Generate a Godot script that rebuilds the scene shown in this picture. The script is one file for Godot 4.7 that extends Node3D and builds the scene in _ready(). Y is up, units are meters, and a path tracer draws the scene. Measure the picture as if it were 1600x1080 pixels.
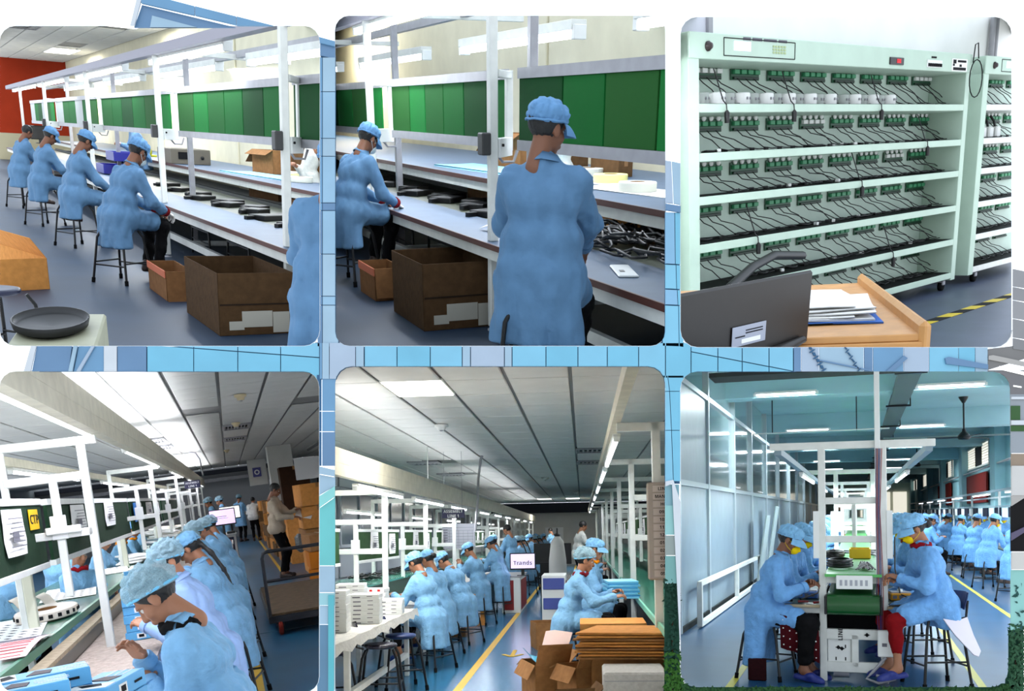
extends Node3D
# A wall of six display cases in front of a glass tower; each case holds a full-size factory room.
const EYE := Vector3(0, 1.55, 0)
const D := 2.2                                   # distance of the case fronts from the camera
# the windows: left, top, right, bottom, corner radius, in units of D / 1500 from (800, 795)
const WINDOWS := {1: [0, 41, 499, 540, 24], 2: [524, 25, 1039, 540, 22], 3: [1064, 27, 1580, 542, 26], 4: [0, 581, 498, 1082, 24], 5: [524, 573, 1039, 1100, 26], 6: [1064, 581, 1580, 1075, 26]}
const EYE_HEIGHT := {1: 1.56, 2: 1.58, 3: 1.43, 4: 1.6, 5: 1.5, 6: 1.5}
# each room's axes: across (x) and up (y); its length runs along -z
const AXES := {
	1: [Vector3(0.8635, 0.1310, -0.4870), Vector3(0.0562, 0.9346, 0.3511)],
	2: [Vector3(0.9266, 0.1428, -0.3478), Vector3(0.0026, 0.9226, 0.3857)],
	3: [Vector3(0.7204, 0.2686, -0.6394), Vector3(-0.0681, 0.9449, 0.3201)],
	4: [Vector3(0.9502, 0.1388, -0.2791), Vector3(-0.1300, 0.9903, 0.0496)],
	5: [Vector3(0.9972, 0.0199, 0.0726), Vector3(-0.0181, 0.9995, -0.0260)],
	6: [Vector3(0.9408, 0.0113, 0.3387), Vector3(-0.0096, 0.9999, -0.0068)]}

func enter(i: int) -> void:
	room = i
	var x: Vector3 = AXES[i][0].normalized()
	var z: Vector3 = x.cross(AXES[i][1]).normalized()
	var b := Basis(x, z.cross(x), z)
	RT = Transform3D(b, EYE - b * Vector3(0, EYE_HEIGHT[i], 0))

func _ready() -> void:
	var cam := Camera3D.new()
	cam.name = "camera"
	add_child(cam)
	cam.position = EYE
	cam.projection = Camera3D.PROJECTION_FRUSTUM
	cam.near = 0.05
	cam.far = 400.0
	cam.size = 0.05 * 1080.0 / 1500.0
	cam.frustum_offset = Vector2(0, 0.05 * 255.0 / 1500.0)
	cam.current = true
	var env := Environment.new()
	env.background_mode = Environment.BG_SKY
	var sky := Sky.new()
	var sm := ProceduralSkyMaterial.new()
	sm.sky_top_color = Color(0.86, 0.91, 0.97)
	sm.sky_horizon_color = Color(0.93, 0.95, 0.98)
	sm.ground_horizon_color = Color(0.90, 0.92, 0.94)
	sm.ground_bottom_color = Color(0.85, 0.87, 0.89)
	sky.sky_material = sm
	env.sky = sky
	env.background_energy_multiplier = SKY
	env.tonemap_mode = Environment.TONE_MAPPER_LINEAR
	env.tonemap_exposure = 1.0
	env.sdfgi_enabled = true
	env.ssao_enabled = true
	env.ssil_enabled = true
	var we := WorldEnvironment.new()
	we.name = "surroundings"
	we.environment = env
	add_child(we)
	build_all()

# ---------------------------------------------------------------- mesh building
class MB:
	var v := PackedVector3Array()
	var nn := PackedVector3Array()
	var uv := PackedVector2Array()
	var ix := PackedInt32Array()

	func tri(a: Vector3, b: Vector3, c: Vector3, n: Vector3) -> MB:
		var f := (b - a).cross(c - a)
		var k := v.size()
		if f.dot(n) > 0.0:
			v.append_array([a, c, b])
		else:
			v.append_array([a, b, c])
		var m := f.normalized() * (1.0 if f.dot(n) > 0.0 else -1.0)
		nn.append_array([m, m, m])
		uv.append_array([Vector2.ZERO, Vector2.ZERO, Vector2.ZERO])
		ix.append_array([k, k + 1, k + 2])
		return self

	func quad(a: Vector3, b: Vector3, c: Vector3, d: Vector3, n: Vector3) -> MB:
		# corners in order round; uv (0,0) (1,0) (1,1) (0,1)
		var f := (b - a).cross(c - a) + (c - a).cross(d - a)
		var k := v.size()
		v.append_array([a, b, c, d])
		var m := f.normalized() * (1.0 if f.dot(n) > 0.0 else -1.0)
		nn.append_array([m, m, m, m])
		uv.append_array([Vector2(0, 0), Vector2(1, 0), Vector2(1, 1), Vector2(0, 1)])
		if f.dot(n) > 0.0:
			ix.append_array([k, k + 2, k + 1, k, k + 3, k + 2])
		else:
			ix.append_array([k, k + 1, k + 2, k, k + 2, k + 3])
		return self

	func box(c: Vector3, s: Vector3, ch := 0.003, b := Basis()) -> MB:
		var h := s * 0.5
		ch = minf(ch, minf(h.x, minf(h.y, h.z)) * 0.9)
		var P := {}
		for sx in [-1, 1]:
			for sy in [-1, 1]:
				for sz in [-1, 1]:
					for ax in 3:
						var q := Vector3(sx * (h.x - ch), sy * (h.y - ch), sz * (h.z - ch))
						q[ax] = [sx, sy, sz][ax] * h[ax]
						P[[sx, sy, sz, ax]] = c + b * q
		for ax in 3:
			var u := (ax + 1) % 3
			var w := (ax + 2) % 3
			for s0 in [-1, 1]:
				var q := []
				for st in [[-1, -1], [1, -1], [1, 1], [-1, 1]]:
					var sg := [0, 0, 0]
					sg[ax] = s0
					sg[u] = st[0]
					sg[w] = st[1]
					q.append(P[[sg[0], sg[1], sg[2], ax]])
				var n := Vector3.ZERO
				n[ax] = s0
				quad(q[0], q[1], q[2], q[3], b * n)
				if ch > 0.0:
					for s1 in [-1, 1]:
						var sa := [0, 0, 0]
						sa[ax] = s0
						sa[u] = s1
						sa[w] = -1
						var sb := sa.duplicate()
						sb[w] = 1
						var m := Vector3.ZERO
						m[ax] = s0
						m[u] = s1
						quad(P[[sa[0], sa[1], sa[2], ax]], P[[sb[0], sb[1], sb[2], ax]], P[[sb[0], sb[1], sb[2], u]], P[[sa[0], sa[1], sa[2], u]], b * m)
		if ch > 0.0:
			for sx in [-1, 1]:
				for sy in [-1, 1]:
					for sz in [-1, 1]:
						tri(P[[sx, sy, sz, 0]], P[[sx, sy, sz, 1]], P[[sx, sy, sz, 2]], b * Vector3(sx, sy, sz))
		return self

	func span(lo: Vector3, hi: Vector3, ch := 0.003) -> MB:
		var s := (hi - lo).abs()
		if s.z > 3.0 and maxf(s.x, s.y) < 2.2: return long_box((lo + hi) * 0.5, s)
		return box((lo + hi) * 0.5, s, ch)

	# a long bar along z in short lengths
	func long_box(c: Vector3, s: Vector3) -> MB:
		var n := int(ceil(s.z / 1.6))
		var h := s * 0.5
		var p := [V2(-h.x, -h.y), V2(h.x, -h.y), V2(h.x, h.y), V2(-h.x, h.y)]
		for j in 4:
			var a: Vector2 = p[j]
			var b: Vector2 = p[(j + 1) % 4]
			for i in n:
				var z0 := c.z - h.z + s.z * i / n
				var z1 := c.z - h.z + s.z * (i + 1) / n
				quad(Vector3(c.x + a.x, c.y + a.y, z0), Vector3(c.x + b.x, c.y + b.y, z0), Vector3(c.x + b.x, c.y + b.y, z1), Vector3(c.x + a.x, c.y + a.y, z1), Vector3(a.x + b.x, a.y + b.y, 0) * Vector3(1.0 / s.x, 1.0 / s.y, 1))
		for e in [-1, 1]:
			quad(c + Vector3(p[0].x, p[0].y, e * h.z), c + Vector3(p[1].x, p[1].y, e * h.z), c + Vector3(p[2].x, p[2].y, e * h.z), c + Vector3(p[3].x, p[3].y, e * h.z), Vector3(0, 0, e))
		return self

	func V2(x: float, y: float) -> Vector2:
		return Vector2(x, y)

	# a straight bar with a rectangular section (w across, h along up)
	func bar(a: Vector3, b: Vector3, w: float, h: float, up := Vector3.UP, ch := 0.003) -> MB:
		var z := (b - a).normalized()
		if absf(z.dot(up)) > 0.95:
			up = Vector3.RIGHT if absf(z.x) < 0.5 else Vector3.UP
		var x := up.cross(z).normalized()
		return box((a + b) * 0.5, Vector3(w, h, (b - a).length()), ch, Basis(x, z.cross(x), z))

	func tube(path: Array, r, n := 8, caps := true) -> MB:
		var m := path.size()
		var k := v.size()
		var t0: Vector3 = (path[1] - path[0]).normalized()
		var x := t0.cross(Vector3.UP if absf(t0.y) < 0.9 else Vector3.RIGHT).normalized()
		for i in m:
			var t: Vector3 = ((path[mini(i + 1, m - 1)] - path[maxi(i - 1, 0)]) as Vector3).normalized()
			x = (x - t * x.dot(t)).normalized()
			var y := t.cross(x)
			var rr: float = r[i] if r is Array else r
			for j in n:
				var a := TAU * j / n
				var d := x * cos(a) + y * sin(a)
				v.append(path[i] + d * rr)
				nn.append(d)
				uv.append(Vector2(float(j) / n, float(i) / (m - 1)))
		for i in m - 1:
			for j in n:
				var a := k + i * n + j
				var b := k + i * n + (j + 1) % n
				ix.append_array([a, b, b + n, a, b + n, a + n])
		if caps:
			for e in [0, m - 1]:
				var t: Vector3 = ((path[1] - path[0]) * -1.0 if e == 0 else path[m - 1] - path[m - 2]) as Vector3
				for j in range(1, n - 1):
					tri(v[k + e * n], v[k + e * n + j], v[k + e * n + j + 1], t)
		return self

	# profile points (radius, height) turned round the y axis of xf
	func lathe(prof: Array, n := 24, xf := Transform3D(), flat := false) -> MB:
		var m := prof.size()
		var k := v.size()
		for i in m:
			var a: Vector2 = prof[maxi(i - 1, 0)]
			var b: Vector2 = prof[mini(i + 1, m - 1)]
			var tn := Vector2(b.y - a.y, a.x - b.x).normalized()
			for j in n + 1:
				var an := TAU * j / n
				var o := Vector3(cos(an), 0, sin(an))
				v.append(xf * (o * prof[i].x + Vector3.UP * prof[i].y))
				nn.append((xf.basis * (o * tn.x + Vector3.UP * tn.y)).normalized())
				uv.append(Vector2(float(j) / n, float(i) / (m - 1)))
		for i in m - 1:
			for j in n:
				var a := k + i * (n + 1) + j
				ix.append_array([a, a + n + 1, a + 1, a + 1, a + n + 1, a + n + 2])
		return self

	# a polygon in the xy plane of xf, extruded along its z from 0 to depth
	func prism(poly: PackedVector2Array, depth: float, xf := Transform3D()) -> MB:
		if Geometry2D.is_polygon_clockwise(poly):
			poly = poly.duplicate()
			poly.reverse()
		var t := Geometry2D.triangulate_polygon(poly)
		for i in range(0, t.size(), 3):
			for e in 2:
				var z := depth if e else 0.0
				tri(xf * Vector3(poly[t[i]].x, poly[t[i]].y, z), xf * Vector3(poly[t[i + 1]].x, poly[t[i + 1]].y, z), xf * Vector3(poly[t[i + 2]].x, poly[t[i + 2]].y, z), xf.basis * Vector3(0, 0, 1 if e else -1))
		for i in poly.size():
			var a := poly[i]
			var b := poly[(i + 1) % poly.size()]
			var o := Vector3(b.y - a.y, a.x - b.x, 0)
			quad(xf * Vector3(a.x, a.y, 0), xf * Vector3(b.x, b.y, 0), xf * Vector3(b.x, b.y, depth), xf * Vector3(a.x, a.y, depth), xf.basis * o)
		return self

	# a grid of points (rows of equal length) as a smooth sheet with a thickness along its normals
	func sheet(rows: Array, th := 0.002, two := true) -> MB:
		var m := rows.size()
		var n: int = rows[0].size()
		var k := v.size()
		for side in (2 if two else 1):
			for i in m:
				for j in n:
					var du: Vector3 = rows[i][mini(j + 1, n - 1)] - rows[i][maxi(j - 1, 0)]
					var dv: Vector3 = rows[mini(i + 1, m - 1)][j] - rows[maxi(i - 1, 0)][j]
					var no := du.cross(dv).normalized() * (1.0 if side == 0 else -1.0)
					v.append(rows[i][j] + no * (th * 0.5 if two else 0.0))
					nn.append(no)
					uv.append(Vector2(float(j) / (n - 1), float(i) / (m - 1)))
		for side in (2 if two else 1):
			for i in m - 1:
				for j in n - 1:
					var a := k + side * m * n + i * n + j
					if side == 0:
						ix.append_array([a, a + n + 1, a + 1, a, a + n, a + n + 1])
					else:
						ix.append_array([a, a + 1, a + n + 1, a, a + n + 1, a + n])
		if two:
			var edge := []
			for j in n - 1:
				edge.append([j, j + 1])
				edge.append([(m - 1) * n + j + 1, (m - 1) * n + j])
			for i in m - 1:
				edge.append([(i + 1) * n, i * n])
				edge.append([i * n + n - 1, (i + 1) * n + n - 1])
			for e in edge:
				var a: int = k + e[0]
				var b: int = k + e[1]
				ix.append_array([a, b, b + m * n, a, b + m * n, a + m * n])
		return self

	func add(o: MB, xf := Transform3D()) -> MB:
		var k := v.size()
		var b := xf.basis.orthonormalized()
		for p in o.v:
			v.append(xf * p)
		for p in o.nn:
			nn.append(b * p)
		uv.append_array(o.uv)
		for i in o.ix:
			ix.append(i + k)
		return self

	func mesh() -> ArrayMesh:
		for t in range(0, ix.size(), 3):
			var a := ix[t]
			var b := ix[t + 1]
			var c := ix[t + 2]
			if (v[b] - v[a]).cross(v[c] - v[a]).dot(nn[a] + nn[b] + nn[c]) > 0.0:
				ix[t + 1] = c
				ix[t + 2] = b
		return fill(ArrayMesh.new())

	func fill(m: ArrayMesh) -> ArrayMesh:
		var a := []
		a.resize(Mesh.ARRAY_MAX)
		a[Mesh.ARRAY_VERTEX] = v
		a[Mesh.ARRAY_NORMAL] = nn
		a[Mesh.ARRAY_TEX_UV] = uv
		a[Mesh.ARRAY_INDEX] = ix
		m.add_surface_from_arrays(Mesh.PRIMITIVE_TRIANGLES, a)
		return m


func V(x: float, y: float, z: float) -> Vector3:
	return Vector3(x, y, z)


# ---------------------------------------------------------------- objects
var RT := Transform3D()          # where the room being built stands
var room := 0
var taken := {}
var cache := {}

func numbered(n: String) -> String:
	taken[n] = taken.get(n, -1) + 1
	return n if taken[n] == 0 else "%s_%03d" % [n, taken[n]]

func as_mesh(m) -> Mesh:
	return (m as MB).mesh() if m is MB else m

func short(label: String) -> String:
	if room > 0:
		for w in [" in the ", " of the "]: label = label.replace(w + SPOT[room], ", " + SPOT[room])
	return label

func tag(o: Node3D, label: String, category: String, group := "", kind := "") -> Node3D:
	if label: o.set_meta("label", short(label))
	if category: o.set_meta("category", category)
	if group: o.set_meta("group", group)
	if kind: o.set_meta("kind", kind)
	return o

func thing(called: String, label: String, category: String, at := Vector3.ZERO, turn := 0.0, group := "") -> Node3D:
	var o := Node3D.new()
	o.name = numbered(called)
	add_child(o)
	o.transform = RT * Transform3D(Basis(Vector3.UP, turn), at)
	o.set_meta("room", room)
	return tag(o, label, category, group)

func part(called: String, m, mat: Material, parent: Node3D, xf := Transform3D()) -> MeshInstance3D:
	var o := MeshInstance3D.new()
	o.name = called
	o.mesh = as_mesh(m)
	o.material_override = mat
	parent.add_child(o, true)
	o.transform = xf
	return o

func solo(called: String, m, mat: Material, label: String, category: String, xf := Transform3D(), group := "") -> MeshInstance3D:
	var o := MeshInstance3D.new()
	o.name = numbered(called)
	o.mesh = as_mesh(m)
	o.material_override = mat
	add_child(o)
	o.transform = RT * xf
	o.set_meta("room", room)
	tag(o, label, category, group)
	return o

func struct(called: String, m, mat: Material, xf := Transform3D()) -> MeshInstance3D:
	var o := solo(called, m, mat, "", "", xf)
	o.set_meta("kind", "structure")
	return o

func again(o: Node3D, at: Vector3, turn: float, label := "", grow := 1.0, group := "") -> Node3D:
	var c: Node3D = o.duplicate()
	var n := str(o.name)
	if n.length() > 4 and n[n.length() - 4] == "_": n = n.left(n.length() - 4)
	c.name = numbered(n)
	add_child(c)
	c.transform = RT * Transform3D(Basis(Vector3.UP, turn).scaled(Vector3.ONE * grow), at)
	c.set_meta("room", room)
	if label: c.set_meta("label", short(label))
	if group: c.set_meta("group", group)
	return c

func X(at: Vector3, turn := 0.0, pitch := 0.0, roll := 0.0) -> Transform3D:
	return Transform3D(Basis.from_euler(Vector3(pitch, turn, roll)), at)

# a lamp's own light: a glowing face of size (sx by sz) that looks down, or along "to"
func area(parent: Node3D, at: Vector3, sx: float, sz: float, energy: float, col := Color(1, 0.98, 0.95), to := Vector3.DOWN) -> void:
	var l := AreaLight3D.new()
	l.name = "glow"
	l.area_size = Vector2(sx, sz)
	l.light_energy = energy
	l.light_color = col
	l.area_range = 200.0
	l.area_attenuation = 2.0
	l.shadow_enabled = true
	parent.add_child(l, true)
	var zb := -to.normalized()
	var xb := Vector3.RIGHT if absf(zb.x) < 0.9 else Vector3.BACK
	var yb := zb.cross(xb).normalized()
	l.transform = Transform3D(Basis(yb.cross(zb), yb, zb), at)


# ---------------------------------------------------------------- materials
var M := {}
var noises := {}

func noise_tex(freq: float, as_normal := false, kind := FastNoiseLite.TYPE_SIMPLEX_SMOOTH, ramp: Array = [], seed_ := 1, oct := 4, size := 256) -> NoiseTexture2D:
	var key := str([freq, as_normal, kind, ramp, seed_, oct, size])
	if not noises.has(key):
		var n := FastNoiseLite.new()
		n.noise_type = kind
		n.frequency = freq
		n.seed = seed_
		n.fractal_octaves = oct
		var t := NoiseTexture2D.new()
		t.width = size
		t.height = size
		t.seamless = true
		t.noise = n
		t.as_normal_map = as_normal
		if as_normal: t.bump_strength = 6.0
		if ramp.size():
			var g := Gradient.new()
			g.offsets = PackedFloat32Array(range(ramp.size()).map(func(i): return float(i) / (ramp.size() - 1)))
			g.colors = PackedColorArray(ramp)
			t.color_ramp = g
		noises[key] = t
	return noises[key]

func mat(called: String, c: Color, rough := 0.6, metal := 0.0) -> StandardMaterial3D:
	if M.has(called): return M[called]
	var m := StandardMaterial3D.new()
	m.resource_name = called
	m.albedo_color = c
	m.roughness = rough
	m.metallic = metal
	if rough >= .6: m.metallic_specular = .25
	M[called] = m
	return m

# mottling: the colour multiplied by a noise between lo and 1
func mottled(called: String, c: Color, rough: float, lo: float, scale: float, bump := 0.0, freq := 0.02, seed_ := 1) -> StandardMaterial3D:
	if M.has(called): return M[called]
	var m := mat(called, c, rough)
	m.albedo_texture = noise_tex(freq, false, FastNoiseLite.TYPE_SIMPLEX_SMOOTH, [Color(lo, lo, lo), Color.WHITE], seed_)
	m.uv1_triplanar = true
	m.uv1_scale = Vector3.ONE * scale
	if bump > 0.0:
		m.normal_enabled = true
		m.normal_texture = noise_tex(freq * 2.0, true, FastNoiseLite.TYPE_SIMPLEX_SMOOTH, [], seed_ + 7)
		m.normal_scale = bump
	return m

func glow(called: String, c: Color, e: float) -> StandardMaterial3D:
	if M.has(called): return M[called]
	var m := mat(called, c, 0.4)
	m.emission_enabled = true
	m.emission = c
	m.emission_energy_multiplier = e
	return m


# ---------------------------------------------------------------- the six display cases
# each case is a tapering box with rounded edges; its room is trimmed at its sides
var case_planes := {}

func window_outline(i: int, grow: float, seg: int) -> PackedVector2Array:
	# the window's rounded outline in metres on the front, x right and y up from the camera's foot
	var w: Array = WINDOWS[i]
	var s := D / 1500.0
	var lo := Vector2((w[0] - 800.0) * s - grow, (795.0 - w[3]) * s - grow)
	var hi := Vector2((w[2] - 800.0) * s + grow, (795.0 - w[1]) * s + grow)
	var r: float = w[4] * s + grow
	var out := PackedVector2Array()
	for q in [[hi.x - r, hi.y - r, 0.0], [lo.x + r, hi.y - r, 90.0], [lo.x + r, lo.y + r, 180.0], [hi.x - r, lo.y + r, 270.0]]:
		for k in seg + 1:
			var a := deg_to_rad(q[2] + 90.0 * k / seg)
			out.append(Vector2(q[0] + cos(a) * r, q[1] + sin(a) * r))
	return out

func side_of(a: Vector2, b: Vector2) -> String:
	var d := b - a
	if absf(d.x) > absf(d.y) * 8.0: return "top" if d.x < 0.0 else "bottom"
	if absf(d.y) > absf(d.x) * 8.0: return "left" if d.y < 0.0 else "right"
	return "corner"

func make_case(i: int, far: float, glazed := []) -> void:
	var inn := window_outline(i, 0.0008, 4)
	var outr := window_outline(i, 0.0032, 4)
	var n := inn.size()
	var planes: Array[Plane] = []
	var mid := Vector2.ZERO
	for p in inn: mid += p / n
	var at := func(p: Vector2, t: float) -> Vector3: return EYE + Vector3(p.x, p.y, -D) * t
	var m := MB.new()
	var k := far / D
	for j in n:
		var a := inn[j]
		var b := inn[(j + 1) % n]
		if a.distance_to(b) > 0.001:
			var no := Vector3(a.x, a.y, -D).cross(Vector3(b.x, b.y, -D)).normalized()
			if no.dot(Vector3(mid.x, mid.y, -D)) > 0.0: no = -no
			planes.append(Plane(no, no.dot(EYE)))
			if glazed.has(side_of(a, b)): continue
			var c := outr[j]
			var d := outr[(j + 1) % n]
			for e in 20:
				var k0 := maxf(pow(k, e / 20.0), 1.007)
				var k1 := pow(k, (e + 1) / 20.0)
				m.quad(at.call(a, k0), at.call(b, k0), at.call(b, k1), at.call(a, k1), -no)
				m.quad(at.call(c, k0), at.call(d, k0), at.call(d, k1), at.call(c, k1), no)
			m.quad(at.call(a, 1.007), at.call(b, 1.007), at.call(d, 1.007), at.call(c, 1.007), Vector3.BACK)
	planes.append(Plane(Vector3.BACK, -D - 0.016))
	case_planes[i] = planes
	RT = Transform3D()
	room = 0
	struct("trim_%d" % i, m, mat("case_white", Color(0.93, 0.93, 0.92), 0.7))

func trim_all() -> void:
	finish_queue()
	for o in get_children():
		if o.has_meta("room") and o.get_meta("room") > 0:
			if not trim(o, Transform3D(), case_planes[o.get_meta("room")]):
				remove_child(o)
				o.free()

func trim(o: Node3D, up: Transform3D, planes: Array) -> bool:
	var gx := up * o.transform
	var keep := false
	for c in o.get_children():
		if c is Light3D:
			keep = true
		elif c is Node3D:
			if trim(c, gx, planes):
				keep = true
			else:
				o.remove_child(c)
				c.free()
	if o is MultiMeshInstance3D: return true
	if not (o is MeshInstance3D): return keep
	var box: AABB = o.mesh.get_aabb()
	var cut: Array[Plane] = []
	for p in planes:
		var out := 0
		for k in 8:
			if p.is_point_over(gx * box.get_endpoint(k)): out += 1
		if out == 8:
			if keep: o.mesh = null
			return keep
		if out: cut.append(p * gx)
	if cut.is_empty(): return true
	var a: Array = o.mesh.surface_get_arrays(0)
	var v: PackedVector3Array = a[Mesh.ARRAY_VERTEX]
	var n: PackedVector3Array = a[Mesh.ARRAY_NORMAL]
	var uv = a[Mesh.ARRAY_TEX_UV]
	if uv == null:
		uv = PackedVector2Array()
		uv.resize(v.size())
	var col = a[Mesh.ARRAY_COLOR]
	var ix: PackedInt32Array = a[Mesh.ARRAY_INDEX]
	for p in cut:
		var d := PackedFloat32Array()
		d.resize(v.size())
		var any := false
		for k in v.size():
			d[k] = p.distance_to(v[k])
			if d[k] > 0.0: any = true
		if not any: continue
		var ox := PackedInt32Array()
		var seen := {}
		for t in range(0, ix.size(), 3):
			var q := [ix[t], ix[t + 1], ix[t + 2]]
			var inside := int(d[q[0]] <= 0.0) + int(d[q[1]] <= 0.0) + int(d[q[2]] <= 0.0)
			if inside == 3:
				ox.append_array(q)
				continue
			if inside == 0: continue
			var poly := []
			for e in 3:
				var i0: int = q[e]
				var i1: int = q[(e + 1) % 3]
				if d[i0] <= 0.0: poly.append(i0)
				if (d[i0] <= 0.0) != (d[i1] <= 0.0):
					var key := Vector2i(mini(i0, i1), maxi(i0, i1))
					if not seen.has(key):
						var f := d[i0] / (d[i0] - d[i1])
						seen[key] = v.size()
						v.append(v[i0].lerp(v[i1], f))
						n.append(n[i0].lerp(n[i1], f).normalized())
						uv.append(uv[i0].lerp(uv[i1], f))
						if col != null: col.append(col[i0].lerp(col[i1], f))
					poly.append(seen[key])
			for e in range(1, poly.size() - 1):
				ox.append_array([poly[0], poly[e], poly[e + 1]])
		ix = ox
	if ix.is_empty():
		if keep: o.mesh = null
		return keep
	# keep only the vertices in use
	var map := {}
	var b := []
	b.resize(Mesh.ARRAY_MAX)
	var v2 := PackedVector3Array()
	var n2 := PackedVector3Array()
	var u2 := PackedVector2Array()
	var c2 := PackedColorArray()
	var i2 := PackedInt32Array()
	for k in ix:
		if not map.has(k):
			map[k] = v2.size()
			v2.append(v[k])
			n2.append(n[k])
			u2.append(uv[k])
			if col != null: c2.append(col[k])
		i2.append(map[k])
	b[Mesh.ARRAY_VERTEX] = v2
	b[Mesh.ARRAY_NORMAL] = n2
	b[Mesh.ARRAY_TEX_UV] = u2
	if col != null: b[Mesh.ARRAY_COLOR] = c2
	b[Mesh.ARRAY_INDEX] = i2
	var nm := ArrayMesh.new()
	nm.add_surface_from_arrays(Mesh.PRIMITIVE_TRIANGLES, b)
	o.mesh = nm
	return true

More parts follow.
